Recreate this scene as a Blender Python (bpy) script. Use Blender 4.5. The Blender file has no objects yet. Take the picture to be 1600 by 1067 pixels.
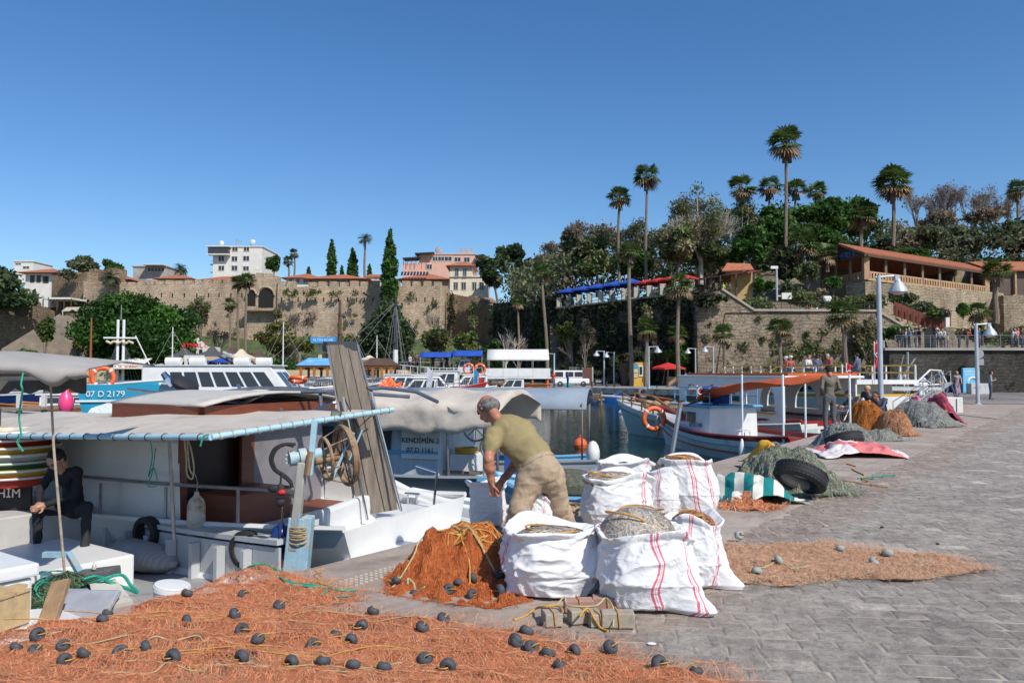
import bpy,math,random
import numpy as np
from math import sin,cos,pi,radians as rad,atan2,sqrt,hypot
from mathutils import Vector as V,Matrix,noise as mnoise
random.seed(11);RNG=np.random.default_rng(5)
scene=bpy.context.scene;COL=scene.collection
F=1200.0;CX,CY=800.0,533.5;TH=math.atan(48.5/F);CAMH=1.65
ZW=-0.95
def P(px,py,Y):
 dx=(px-CX)/F;dy=(CY-py)/F
 wy=cos(TH)-dy*sin(TH);wz=sin(TH)+dy*cos(TH)
 s=Y/wy
 return V((dx*s,Y,CAMH+wz*s))
def G(px,py,z=0.0):
 dx=(px-CX)/F;dy=(CY-py)/F
 wy=cos(TH)-dy*sin(TH);wz=sin(TH)+dy*cos(TH)
 s=(z-CAMH)/wz
 return V((dx*s,wy*s,z))
def U(a,b):return random.uniform(a,b)
def nz(x,y=0,z=0):return mnoise.noise(V((x,y,z)))
def nodes(name):
 m=bpy.data.materials.new(name);m.use_nodes=True
 nt=m.node_tree;b=nt.nodes['Principled BSDF']
 return m,nt,b
def N(nt,t,**k):
 n=nt.nodes.new(t)
 for a,v in k.items():
  if a.startswith('i_'):n.inputs[a[2:].replace('_',' ')].default_value=v
  else:setattr(n,a,v)
 return n
def L(nt,a,b):nt.links.new(a,b)
def c4(c):return(c[0],c[1],c[2],1)
def mixc(nt,fac,a,b,mode='MIX'):
 n=nt.nodes.new('ShaderNodeMix');n.data_type='RGBA';n.blend_type=mode
 for s,v in((0,fac),(6,a),(7,b)):
  if hasattr(v,'is_linked')or isinstance(v,bpy.types.NodeSocket):L(nt,v,n.inputs[s])
  else:n.inputs[s].default_value=v if s==0 else c4(v)
 return n.outputs[2]
def ramp(nt,src,stops):
 r=nt.nodes.new('ShaderNodeValToRGB');e=r.color_ramp.elements
 e[0].position,e[0].color=stops[0][0],c4(stops[0][1]);e[1].position,e[1].color=stops[-1][0],c4(stops[-1][1])
 for p,c in stops[1:-1]:
  x=e.new(p);x.color=c4(c)
 L(nt,src,r.inputs[0]);return r.outputs[0]
def noise_n(nt,vec,scale,detail=6,rough=.6,dist=0):
 n=N(nt,'ShaderNodeTexNoise');n.inputs['Scale'].default_value=scale;n.inputs['Detail'].default_value=detail
 n.inputs['Roughness'].default_value=rough;n.inputs['Distortion'].default_value=dist
 if vec is not None:L(nt,vec,n.inputs['Vector'])
 return n.outputs['Fac']
def mapping(nt,vec,scale=(1,1,1),rot=(0,0,0)):
 m=N(nt,'ShaderNodeMapping');m.inputs['Scale'].default_value=scale;m.inputs['Rotation'].default_value=rot
 L(nt,vec,m.inputs['Vector']);return m.outputs[0]
def gpos(nt):return N(nt,'ShaderNodeNewGeometry').outputs['Position']
def bump(nt,b,src,strength,dist=.02):
 n=N(nt,'ShaderNodeBump');n.inputs['Strength'].default_value=strength;n.inputs['Distance'].default_value=dist
 L(nt,src,n.inputs['Height']);L(nt,n.outputs[0],b.inputs['Normal'])
_mc={}
def M(name,col,rough=.55,var=.18,scale=4,bmp=.15,bd=.01,metal=0,grime=None,gs=1.2,gl=.55,att=False,stretch=(1,1,1)):
 """weathered surface: base colour with two scales of variation, optional grime patches, bump"""
 if name in _mc:return _mc[name]
 m,nt,b=nodes(name)
 p=mapping(nt,gpos(nt),stretch)
 f1=noise_n(nt,p,scale,8,.65)
 lo=[max(0,x*(1-var))for x in col];hi=[min(1,x*(1+var))for x in col]
 c=ramp(nt,f1,[(.3,lo),(.7,hi)])
 if grime:
  f2=noise_n(nt,p,gs,10,.7,.3)
  fac=ramp(nt,f2,[(gl,(0,0,0)),(gl+.12,(1,1,1))])
  c=mixc(nt,fac,c,grime)
 if att:
  a=N(nt,'ShaderNodeAttribute',attribute_name='col')
  c=mixc(nt,1.0,c,a.outputs['Color'],'MULTIPLY')
 L(nt,c,b.inputs['Base Color'])
 b.inputs['Roughness'].default_value=rough;b.inputs['Metallic'].default_value=metal
 if bmp:bump(nt,b,noise_n(nt,p,scale*5,6,.7),bmp,bd)
 _mc[name]=m;return m
def leaf_mat(name,col,trans=.35,rough=.6):
 if name in _mc:return _mc[name]
 m,nt,b=nodes(name)
 a=N(nt,'ShaderNodeAttribute',attribute_name='col')
 c=mixc(nt,1.0,col,a.outputs['Color'],'MULTIPLY')
 L(nt,c,b.inputs['Base Color']);b.inputs['Roughness'].default_value=rough
 b.inputs['Specular IOR Level'].default_value=.25
 t=N(nt,'ShaderNodeBsdfTranslucent');L(nt,c,t.inputs[0])
 mx=N(nt,'ShaderNodeMixShader');mx.inputs[0].default_value=trans
 L(nt,b.outputs[0],mx.inputs[1]);L(nt,t.outputs[0],mx.inputs[2])
 L(nt,mx.outputs[0],nt.nodes['Material Output'].inputs[0])
 _mc[name]=m;return m
def stone(name,ang,bw,bh,c1,c2,mort,moss=None,rough=.9,dark=.5,bd=.06,mf=.6,mscale=.25):
 """masonry: courses along direction ang (deg) in world space, weathered"""
 m,nt,b=nodes(name)
 g=gpos(nt);s=N(nt,'ShaderNodeSeparateXYZ');L(nt,g,s.inputs[0])
 ca,sa=cos(rad(ang)),sin(rad(ang))
 def mth(op,a,v):
  n=N(nt,'ShaderNodeMath',operation=op)
  for i,q in enumerate((a,v)):
   if isinstance(q,bpy.types.NodeSocket):L(nt,q,n.inputs[i])
   else:n.inputs[i].default_value=q
  return n.outputs[0]
 along=mth('ADD',mth('MULTIPLY',s.outputs[0],ca),mth('MULTIPLY',s.outputs[1],sa))
 wob=noise_n(nt,g,.9/bh*.3,3,.6)
 al=mth('ADD',along,mth('MULTIPLY',wob,bw*2.4));zz=mth('ADD',s.outputs[2],mth('MULTIPLY',wob,bh*2.6))
 cm=N(nt,'ShaderNodeCombineXYZ');L(nt,al,cm.inputs[0]);L(nt,zz,cm.inputs[1])
 br=N(nt,'ShaderNodeTexBrick',offset=.5,squash=1.3,squash_frequency=3)
 br.inputs['Scale'].default_value=1;br.inputs['Brick Width'].default_value=bw;br.inputs['Row Height'].default_value=bh
 br.inputs['Mortar Size'].default_value=bh*.07;br.inputs['Mortar Smooth'].default_value=.6;br.inputs['Bias'].default_value=-.1
 br.inputs['Color1'].default_value=c4(c1);br.inputs['Color2'].default_value=c4(c2);br.inputs['Mortar'].default_value=c4(mort)
 L(nt,cm.outputs[0],br.inputs[0])
 c=br.outputs[0]
 st=mapping(nt,g,(1,1,.35))
 f=noise_n(nt,st,mscale,8,.65)
 c=mixc(nt,ramp(nt,f,[(.45,(0,0,0)),(.68,(dark,dark,dark))]),c,[x*.35 for x in c1])
 f3=noise_n(nt,g,1.3/bw,6,.8);f4=noise_n(nt,mapping(nt,g,(1,1,.5)),mscale*.45,6,.7)
 c=mixc(nt,.8,c,ramp(nt,f4,[(.34,(.62,.6,.6)),(.5,(1,1,1)),(.66,(1.2,1.2,1.2))]),'MULTIPLY')
 c=mixc(nt,.75,c,ramp(nt,f3,[(.3,(.55,.5,.45)),(.7,(1,1,1))]),'MULTIPLY')
 if moss:
  f2=noise_n(nt,g,mscale*1.9,10,.75)
  c=mixc(nt,ramp(nt,f2,[(mf,(0,0,0)),(mf+.06,(1,1,1))]),c,moss)
 L(nt,c,b.inputs['Base Color']);b.inputs['Roughness'].default_value=rough;b.inputs['Specular IOR Level'].default_value=.2
 h=mth('SUBTRACT',mth('MULTIPLY',f3,1.0),mth('MULTIPLY',br.outputs['Fac'],.7))
 bump(nt,b,h,.9,bd);return m
def glass(name,col=(.02,.025,.03),rough=.06):
 if name in _mc:return _mc[name]
 m,nt,b=nodes(name);b.inputs['Base Color'].default_value=c4(col);b.inputs['Roughness'].default_value=rough
 f=noise_n(nt,gpos(nt),2,4);bump(nt,b,f,.05,.01)
 _mc[name]=m;return m
def tag(o,label=None,cat=None,group=None,kind=None):
 if label:o['label']=label
 if cat:o['category']=cat
 if group:o['group']=group
 if kind:o['kind']=kind
 return o
def thing(name,label,cat,loc=(0,0,0),rz=0,group=None,parent=None):
 o=bpy.data.objects.new(name,None);COL.objects.link(o);o.empty_display_size=.2
 o.location=loc;o.rotation_euler=(0,0,rz);return tag(o,label,cat,group)
def copytree(o,loc=None,rz=None,label=None,group=None,parent=None,scale=None):
 c=o.copy();COL.objects.link(c)
 if parent is not None:c.parent=parent
 if loc is not None:c.location=loc
 if rz is not None:c.rotation_euler=(0,0,rz)
 if scale is not None:c.scale=(scale,scale,scale)
 if label:c['label']=label
 if group:c['group']=group
 for ch in list(o.children):copytree(ch,parent=c)
 return c
class MB:
 def __init__(s):s.v=[];s.f=[];s.m=[];s.n=0;s.c=None
 def add(s,vs,fs,m=0):
  o=len(s.v);s.v+=[tuple(p)for p in vs];s.f+=[tuple(i+o for i in f)for f in fs];s.m+=[m]*len(fs);return o
 def box(s,c,sz,rz=0,m=0,R=None):
  x,y,z=[a/2 for a in sz]
  vs=[V((sx*x,sy*y,sw*z))for sx in(-1,1)for sy in(-1,1)for sw in(-1,1)]
  R=R or Matrix.Rotation(rz,3,'Z');c=V(c)
  s.add([R@p+c for p in vs],[(0,1,3,2),(4,6,7,5),(0,4,5,1),(2,3,7,6),(0,2,6,4),(1,5,7,3)],m)
 def bar(s,a,b,w,h=None,m=0,up=(0,0,1)):
  a,b=V(a),V(b);h=h or w;d=b-a;l=d.length
  if l<1e-6:return
  d/=l;up=V(up);sd=up.cross(d)
  if sd.length<1e-4:sd=V((1,0,0)).cross(d)
  sd.normalize();u=d.cross(sd)
  R=Matrix([[d[i],sd[i],u[i]]for i in range(3)])
  s.box((a+b)/2,(l,w,h),m=m,R=R)
 def tube(s,pts,r,n=6,m=0,cap=True,closed=False):
  pts=[V(p)for p in pts];k=len(pts)
  rs=r if isinstance(r,(list,tuple))else[r]*k
  vs=[];prev=None
  for i in range(k):
   if closed:d=pts[(i+1)%k]-pts[i-1]
   else:d=pts[min(i+1,k-1)]-pts[max(i-1,0)]
   d.normalize()
   if prev is None:
    a=d.cross(V((0,0,1)))
    if a.length<.05:a=d.cross(V((1,0,0)))
    a.normalize()
   else:
    a=prev-d*prev.dot(d)
    if a.length<1e-5:a=d.orthogonal()
    a.normalize()
   prev=a;b=d.cross(a)
   for j in range(n):
    t=2*pi*j/n;vs.append(pts[i]+(a*cos(t)+b*sin(t))*rs[i])
  fs=[]
  for i in range(k if closed else k-1):
   i2=(i+1)%k
   for j in range(n):
    j2=(j+1)%n;fs.append((i*n+j,i*n+j2,i2*n+j2,i2*n+j))
  if cap and not closed:fs+=[tuple(range(n-1,-1,-1)),tuple((k-1)*n+j for j in range(n))]
  s.add(vs,fs,m)
 def lathe(s,prof,c=(0,0,0),n=16,m=0,R=None,cap=True):
  c=V(c);R=R or Matrix.Identity(3);vs=[]
  for r,z in prof:
   for j in range(n):vs.append(R@V((r*cos(2*pi*j/n),r*sin(2*pi*j/n),z))+c)
  fs=[(i*n+j,i*n+(j+1)%n,(i+1)*n+(j+1)%n,(i+1)*n+j)for i in range(len(prof)-1)for j in range(n)]
  if cap:fs+=[tuple(range(n-1,-1,-1)),tuple((len(prof)-1)*n+j for j in range(n))]
  s.add(vs,fs,m)
 def ell(s,c,r,n=10,m=0,R=None,k=None):
  k=k or max(5,n//2+1)
  if isinstance(r,(int,float)):r=(r,r,r)
  R=R or Matrix.Identity(3);c=V(c);vs=[]
  for i in range(1,k):
   ph=pi*i/k
   for j in range(n):
    t=2*pi*j/n;vs.append(R@V((r[0]*sin(ph)*cos(t),r[1]*sin(ph)*sin(t),r[2]*cos(ph)))+c)
  vs+=[R@V((0,0,r[2]))+c,R@V((0,0,-r[2]))+c]
  T,B=len(vs)-2,len(vs)-1
  fs=[(i*n+j,(i+1)*n+j,(i+1)*n+(j+1)%n,i*n+(j+1)%n)for i in range(k-2)for j in range(n)]
  fs+=[(T,j,(j+1)%n)for j in range(n)]+[(B,(k-2)*n+(j+1)%n,(k-2)*n+j)for j in range(n)]
  s.add(vs,fs,m)
 def torus(s,c,R1,r,R=None,n=24,k=10,m=0,sq=1.0):
  R=R or Matrix.Identity(3);c=V(c)
  vs=[R@V(((R1+r*cos(b))*cos(a),(R1+r*cos(b))*sin(a),r*sq*sin(b)))+c for a in[2*pi*i/n for i in range(n)]for b in[2*pi*j/k for j in range(k)]]
  s.add(vs,[(i*k+j,((i+1)%n)*k+j,((i+1)%n)*k+(j+1)%k,i*k+(j+1)%k)for i in range(n)for j in range(k)],m)
 def prism(s,poly,z0,z1,m=0,mt=None,bottom=True):
  n=len(poly)
  z0s=z0 if isinstance(z0,(list,tuple))else[z0]*n;z1s=z1 if isinstance(z1,(list,tuple))else[z1]*n
  ar=sum(poly[i][0]*poly[(i+1)%n][1]-poly[(i+1)%n][0]*poly[i][1]for i in range(n))
  if ar<0:poly=poly[::-1];z0s=z0s[::-1];z1s=z1s[::-1]
  vs=[(p[0],p[1],a)for p,a in zip(poly,z0s)]+[(p[0],p[1],a)for p,a in zip(poly,z1s)]
  o=s.add(vs,[(i,(i+1)%n,(i+1)%n+n,i+n)for i in range(n)],m)
  s.f.append(tuple(o+n+i for i in range(n)));s.m.append(m if mt is None else mt)
  if bottom:s.f.append(tuple(o+n-1-i for i in range(n)));s.m.append(m)
 def poly(s,pts,m=0):s.add(pts,[tuple(range(len(pts)))],m)
 def slab(s,pts,thick,m=0):
  """thin solid from a planar polygon pushed along its normal"""
  pts=[V(p)for p in pts];nrm=(pts[1]-pts[0]).cross(pts[2]-pts[0]).normalized()*thick;n=len(pts)
  s.add(pts+[p-nrm for p in pts],[tuple(range(n)),tuple(range(2*n-1,n-1,-1))]+[(i,i+n,(i+1)%n+n,(i+1)%n)for i in range(n)],m)
 def cloth(s,p00,p10,p11,p01,nx,ny,disp=None,m=0):
  """disp(u,v)->Vector offset"""
  a,b,c,d=V(p00),V(p10),V(p11),V(p01);vs=[]
  for i in range(nx+1):
   for j in range(ny+1):
    u,v=i/nx,j/ny
    p=(a*(1-u)+b*u)*(1-v)+(d*(1-u)+c*u)*v
    if disp:p=p+V(disp(u,v))
    vs.append(p)
  s.add(vs,[(i*(ny+1)+j,(i+1)*(ny+1)+j,(i+1)*(ny+1)+j+1,i*(ny+1)+j+1)for i in range(nx)for j in range(ny)],m)
 def build(s,name,mats,parent=None,smooth=False,bevel=0,world=False,ang=40,solid=0,cols=None):
  me=bpy.data.meshes.new(name)
  vs=s.v
  if world and parent is not None:
   R=Matrix.Translation(parent.location)@Matrix.Rotation(parent.rotation_euler[2],4,'Z');Ri=R.inverted()
   vs=[Ri@V(p)for p in vs]
  me.from_pydata(vs,[],s.f)
  if not isinstance(mats,(list,tuple)):mats=[mats]
  for m in mats:me.materials.append(m)
  if len(mats)>1:me.polygons.foreach_set('material_index',s.m)
  if smooth:
   me.polygons.foreach_set('use_smooth',[True]*len(s.f))
   if ang<180:me.set_sharp_from_angle(angle=rad(ang))
  if cols is not None:setcol(me,cols)
  me.validate();me.update()
  o=bpy.data.objects.new(name,me);COL.objects.link(o)
  if parent is not None:o.parent=parent
  if solid:
   md=o.modifiers.new('solid','SOLIDIFY');md.thickness=solid;md.offset=0
  if bevel:
   md=o.modifiers.new('bevel','BEVEL');md.width=bevel;md.segments=2;md.limit_method='ANGLE';md.angle_limit=rad(35)
  return o
def bars(name,m,t,segs,r=None,n=5,world=True,ends=None):
 """each segment (a, b, w) is a part of its own"""
 for a,b,w_ in segs:
  q=MB()
  if r:q.tube([a,b],w_,n)
  else:q.bar(a,b,w_)
  q.build(name,m,t,world=world)
def setcol(me,facecols):
 """facecols: (nf,3) -> face colour attribute 'col'"""
 a=me.attributes.new('col','FLOAT_COLOR','FACE')
 fc=np.ones((len(me.polygons),4),dtype=np.float32);fc[:,:3]=np.asarray(facecols,dtype=np.float32)[:len(me.polygons)]
 a.data.foreach_set('color',fc.ravel())
def quads_obj(name,verts,k,mats,parent=None,cols=None,loc=None,mi=None):
 """verts (n*k,3): n separate polygons with k corners"""
 verts=np.asarray(verts,dtype=np.float32);nf=len(verts)//k
 if parent is not None and loc is None:verts=verts-np.array(parent.location,dtype=np.float32)
 me=bpy.data.meshes.new(name);me.vertices.add(nf*k);me.vertices.foreach_set('co',verts.ravel())
 me.loops.add(nf*k);me.loops.foreach_set('vertex_index',np.arange(nf*k,dtype=np.int32))
 me.polygons.add(nf);me.polygons.foreach_set('loop_start',np.arange(0,nf*k,k,dtype=np.int32))
 for m in(mats if isinstance(mats,(list,tuple))else[mats]):me.materials.append(m)
 if mi is not None:me.polygons.foreach_set('material_index',mi)
 me.update(calc_edges=True)
 if cols is not None:setcol(me,cols)
 o=bpy.data.objects.new(name,me);COL.objects.link(o)
 if parent is not None:o.parent=parent
 return o
def text(s,size,mat,M4,parent=None,name='lettering',ext=.004,align='CENTER',world=True,sx=1):
 cu=bpy.data.curves.new('t','FONT');cu.body=s;cu.size=size;cu.extrude=ext;cu.align_x=align;cu.align_y='CENTER'
 t=bpy.data.objects.new('t',cu);COL.objects.link(t)
 dg=bpy.context.evaluated_depsgraph_get();me=bpy.data.meshes.new_from_object(t.evaluated_get(dg));me.name=name
 bpy.data.objects.remove(t);me.transform(Matrix.Diagonal((sx,1,1,1)))
 me.transform(M4)
 if parent is not None and world:
  R=Matrix.Translation(parent.location)@Matrix.Rotation(parent.rotation_euler[2],4,'Z');me.transform(R.inverted())
 me.materials.clear();me.materials.append(mat)
 o=bpy.data.objects.new(name,me);COL.objects.link(o)
 if parent is not None:o.parent=parent
 return o
def face_mat(c,xdir,up=(0,0,1)):
 """matrix putting text at c reading along xdir"""
 x=V(xdir).normalized();u=V(up);z=x.cross(u).normalized();y=z.cross(x)
 R=Matrix([[x[i],y[i],z[i]]for i in range(3)]).to_4x4();return Matrix.Translation(V(c))@R
def surface_nets(f,lo,hi,h):
 lo=np.array(lo,float);hi=np.array(hi,float);n=np.ceil((hi-lo)/h).astype(int)+1
 g=np.stack(np.meshgrid(*[lo[i]+h*np.arange(n[i])for i in range(3)],indexing='ij'),-1)
 d=f(g.reshape(-1,3)).reshape(n)
 ins=d<0
 cs=[ins[a:n[0]-1+a,b:n[1]-1+b,c:n[2]-1+c]for a in(0,1)for b in(0,1)for c in(0,1)]
 tot=sum(x.astype(int)for x in cs);act=(tot>0)&(tot<8)
 idx=-np.ones(act.shape,int);ai=np.argwhere(act);idx[act]=np.arange(len(ai))
 acc=np.zeros((len(ai),3));cnt=np.zeros(len(ai))
 corners=[(a,b,c)for a in(0,1)for b in(0,1)for c in(0,1)]
 for i,p in enumerate(corners):
  for q in corners[i+1:]:
   if sum(abs(p[k]-q[k])for k in range(3))!=1:continue
   A=ai+p;B=ai+q;da=d[A[:,0],A[:,1],A[:,2]];db=d[B[:,0],B[:,1],B[:,2]]
   m=(da<0)!=(db<0);t=np.where(m,da/np.where(m,da-db,1),0)
   acc+=np.where(m[:,None],A+(B-A)*t[:,None],0);cnt+=m
 vs=lo+h*acc/cnt[:,None]
 fs=[]
 for ax in range(3):
  s0=[slice(None)]*3;s1=[slice(None)]*3;s0[ax]=slice(0,-1);s1[ax]=slice(1,None)
  ch=ins[tuple(s0)]!=ins[tuple(s1)];e=np.argwhere(ch)
  o1,o2=(ax+1)%3,(ax+2)%3
  e=e[(e[:,o1]>0)&(e[:,o2]>0)&(e[:,o1]<n[o1]-1)&(e[:,o2]<n[o2]-1)]
  u=np.zeros(3,int);u[o1]=1;w=np.zeros(3,int);w[o2]=1
  q=np.stack([idx[tuple((e-u-w).T)],idx[tuple((e-w).T)],idx[tuple(e.T)],idx[tuple((e-u).T)]],1)
  fl=ins[tuple(e.T)];q[~fl]=q[~fl][:,::-1];fs.append(q)
 return vs,np.concatenate(fs)
def rcone(p,a,b,r1,r2):
 a=np.array(a,float);b=np.array(b,float);ba=b-a;pa=p-a
 t=np.clip((pa@ba)/max(1e-9,ba@ba),0,1)
 return np.linalg.norm(pa-t[:,None]*ba,axis=1)-(r1+(r2-r1)*t)
def body_obj(name,prims,mats,h,k=.035,parent=None,fold=None,smooth=True,kk=None):
 """prims: (a, b, r1, r2, matindex[, flatten (axis vec, factor)])"""
 A=np.array([list(q[0])for q in prims]+[list(q[1])for q in prims]);R=max(max(q[2],q[3])for q in prims)+.05
 def single(p,q):
  if len(q)>5 and q[5]:
   ax=np.array(q[5][0],float);ax/=np.linalg.norm(ax);c=np.array(q[0],float)
   pp=p+np.outer((p-c)@ax,ax)*(1/q[5][1]-1)
   return rcone(pp,q[0],q[1],q[2],q[3])*min(1,q[5][1]+.15)
  return rcone(p,q[0],q[1],q[2],q[3])
 def f(p):
  s=None
  for q in prims:
   d=single(p,q)
   if s is None:s=d
   else:
    hh=np.clip(.5+.5*(s-d)/k,0,1);s=s*(1-hh)+d*hh-k*hh*(1-hh)
  if fold:s=s+fold(p)
  return s
 vs,fs=surface_nets(f,A.min(0)-R,A.max(0)+R,h)
 ds=np.stack([single(vs,q)for q in prims],1);mi=np.array([q[4]for q in prims])[ds.argmin(1)]
 fm=mi[fs].max(1)
 me=bpy.data.meshes.new(name);me.from_pydata(vs.tolist(),[],fs.tolist())
 for m in mats:me.materials.append(m)
 me.polygons.foreach_set('material_index',fm.astype(np.int32));me.polygons.foreach_set('use_smooth',[True]*len(fs));me.update()
 o=bpy.data.objects.new(name,me);COL.objects.link(o)
 if parent is not None:o.parent=parent
 return o
SUN=V((.63,-.80,1.02)).normalized();EL=math.asin(SUN.z);AZ=atan2(SUN.x,SUN.y)
w=bpy.data.worlds.new('World');scene.world=w;w.use_nodes=True;wt=w.node_tree
sk=wt.nodes.new('ShaderNodeTexSky');sk.sky_type='NISHITA';sk.sun_disc=False;sk.sun_elevation=EL;sk.sun_rotation=AZ
sk.air_density=1.0;sk.dust_density=.6;sk.ozone_density=2.2;sk.altitude=0
hs=wt.nodes.new('ShaderNodeHueSaturation');hs.inputs['Saturation'].default_value=1.24;hs.inputs['Value'].default_value=1
wt.links.new(sk.outputs[0],hs.inputs['Color'])
bg=wt.nodes['Background'];sx=wt.nodes.new('ShaderNodeMix');sx.data_type='RGBA';sx.blend_type='MULTIPLY';sx.inputs[0].default_value=1;sx.inputs[7].default_value=(.90,1.0,1.12,1);wt.links.new(hs.outputs[0],sx.inputs[6]);wt.links.new(sx.outputs[2],bg.inputs[0]);bg.inputs[1].default_value=.122
sl=bpy.data.lights.new('sun','SUN');sl.energy=4.6;sl.angle=rad(.53);sl.color=(1,.95,.87)
so=bpy.data.objects.new('sun',sl);COL.objects.link(so);so.rotation_euler=SUN.to_track_quat('Z','Y').to_euler()
cd=bpy.data.cameras.new('camera');co=bpy.data.objects.new('camera',cd);COL.objects.link(co)
cd.lens=27.0;cd.sensor_width=36;cd.clip_start=.1;cd.clip_end=6000
co.location=(0,0,CAMH);co.rotation_euler=(rad(90)+TH,0,0);scene.camera=co
scene.view_settings.view_transform='Standard';scene.view_settings.look='None';scene.view_settings.exposure=0
def QE(Y):
 pts=[(-8,-9.8),(4.68,-3.0),(5.86,-2.14),(7.98,-.52),(15,4.35),(21.3,8.8),(29,14.0),(39.6,21.6),(46,25)]
 for(a,xa),(b,xb)in zip(pts,pts[1:]):
  if Y<=b:return xa+(xb-xa)*(Y-a)/(b-a)
 return 25.0
def CE(Y):return 2.25+.763*(Y-7.8)
edge=[(QE(y),y)for y in(-8,4.68,5.86,7.98,15,21.3,29,39.6,46)]
shore=[(25.5,52),(26,58),(20,71),(8.6,83),(-8,86),(-20,122),(-140,128)]
def mat_concrete():
 m,nt,b=nodes('quay concrete')
 g=gpos(nt)
 f=noise_n(nt,g,1.1,10,.7);f2=noise_n(nt,g,14,8,.7)
 r=mapping(nt,g,(1,1,1),(0,0,-rad(51.7)))
 st=noise_n(nt,mapping(nt,r,(.25,2.5,1)),1.6,6,.6)
 c=ramp(nt,f,[(.3,(.31,.25,.205)),(.5,(.43,.36,.30)),(.72,(.53,.465,.4))])
 c=mixc(nt,.45,c,ramp(nt,f2,[(.3,(.62,.6,.58)),(.7,(1,1,1))]),'MULTIPLY')
 c=mixc(nt,.35,c,ramp(nt,st,[(.35,(.6,.55,.52)),(.65,(1,1,1))]),'MULTIPLY')
 wv=N(nt,'ShaderNodeTexVoronoi',feature='DISTANCE_TO_EDGE');wv.inputs['Scale'].default_value=.45;L(nt,mapping(nt,r,(.5,1,1)),wv.inputs['Vector'])
 ck=ramp(nt,wv.outputs['Distance'],[(0,(.55,.52,.5)),(.006,(1,1,1))])
 c=mixc(nt,.35,c,ck,'MULTIPLY')
 sp=noise_n(nt,g,.7,12,.8,1.5);c=mixc(nt,.7,c,ramp(nt,sp,[(.36,(.6,.55,.5)),(.46,(1,1,1)),(.62,(1,1,1)),(.7,(1.15,1.13,1.1))]),'MULTIPLY')
 L(nt,c,b.inputs['Base Color']);b.inputs['Roughness'].default_value=.85;b.inputs['Specular IOR Level'].default_value=.25
 bump(nt,b,noise_n(nt,g,30,8,.75),.35,.012);return m
mConc=mat_concrete()
mDarkConc=M('dark wet concrete',(.12,.115,.105),.7,.35,1.5,.4,.03,grime=(.03,.035,.03),gs=.8)
mPave=M('far paving',(.3,.27,.24),.85,.2,1.5,.2,.02,grime=(.2,.17,.15),gs=.5)
mb=MB()
quaypoly=edge+shore+[(-140,320),(160,320),(160,-8)]
mb.prism(quaypoly,-4,0,0,1)
o=mb.build('quay',[mDarkConc,mConc]);tag(o,kind='structure')
mb=MB();fq=[(26,58),(20,71),(8.6,83),(-8,86)]
blk=M('quay facing blocks',(.33,.32,.29),.8,.3,1.2,.3,.02,grime=(.14,.13,.11),gs=1.3,gl=.5)
for(x0,y0),(x1,y1)in zip(fq,fq[1:]):
 n=max(2,int(hypot(x1-x0,y1-y0)/1.6));
 for i in range(n):
  a=V((x0+(x1-x0)*(i+.02)/n,y0+(y1-y0)*(i+.02)/n,-.27));c=V((x0+(x1-x0)*(i+.98)/n,y0+(y1-y0)*(i+.98)/n,-.27))
  mb.bar(a,c,.35,.6+U(-.01,.01))
tag(mb.build('quay_facing',blk),kind='structure')
mb=MB();mb.prism([(x+.5,y-.15)for x,y in[(26.2,57),(20,70.6),(8.4,82.8),(-8,85.8)]]+[(-8,125),(60,125),(60,57)],.004,.008)
tag(mb.build('promenade_paving',mPave),kind='structure')
mb=MB();mb.prism([(-3000,-3000),(3000,-3000),(3000,3000),(-3000,3000)],-5.2,-5)
tag(mb.build('ground',M('land',(.16,.14,.1),.95,.3,.02,0)),kind='structure')
m,nt,b=nodes('harbour water');g=gpos(nt)
b.inputs['Base Color'].default_value=(.004,.030,.026,1);b.inputs['Roughness'].default_value=.03;b.inputs['IOR'].default_value=1.333
w1=noise_n(nt,mapping(nt,g,(1,1.3,1)),3.2,4,.55,.8);w2=noise_n(nt,mapping(nt,g,(1,1,1),(0,0,.5)),.8,3,.5)
ad=N(nt,'ShaderNodeMath',operation='ADD');L(nt,w1,ad.inputs[0]);L(nt,w2,ad.inputs[1])
bump(nt,b,ad.outputs[0],.13,.09)
mb=MB();mb.poly([(-160,-10,ZW),(40,-10,ZW),(40,140,ZW),(-160,140,ZW)])
tag(mb.build('water',m),kind='structure')
verts=[];cols=[];ca,sa=cos(rad(-7)),sin(rad(-7))
def sett(cx,cy,w,d,col,z0):
 hw,hd=w/2,d/2;b=.014
 top=[];bot=[]
 for sx,sy in((-1,-1),(1,-1),(1,1),(-1,1)):
  jx,jy=U(-.016,.016),U(-.014,.014)
  lx,ly=sx*(hw+.003)+jx,sy*hd+jy;tx,ty=sx*(hw-b)+jx+U(-.004,.004),sy*(hd-b)+jy+U(-.004,.004)
  f=lambda x,y:(cx+x*ca-y*sa,cy+x*sa+y*ca)
  bx,by=f(lx,ly);ux,uy=f(tx,ty)
  bot.append((bx,by,.0145));top.append((ux,uy,z0+U(-.0015,.0015)))
 verts.extend(top);cols.append(col)
 for i in range(4):
  j=(i+1)%4;verts.extend([bot[i],bot[j],top[j],top[i]]);cols.append(tuple(c*.9 for c in col))
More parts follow.
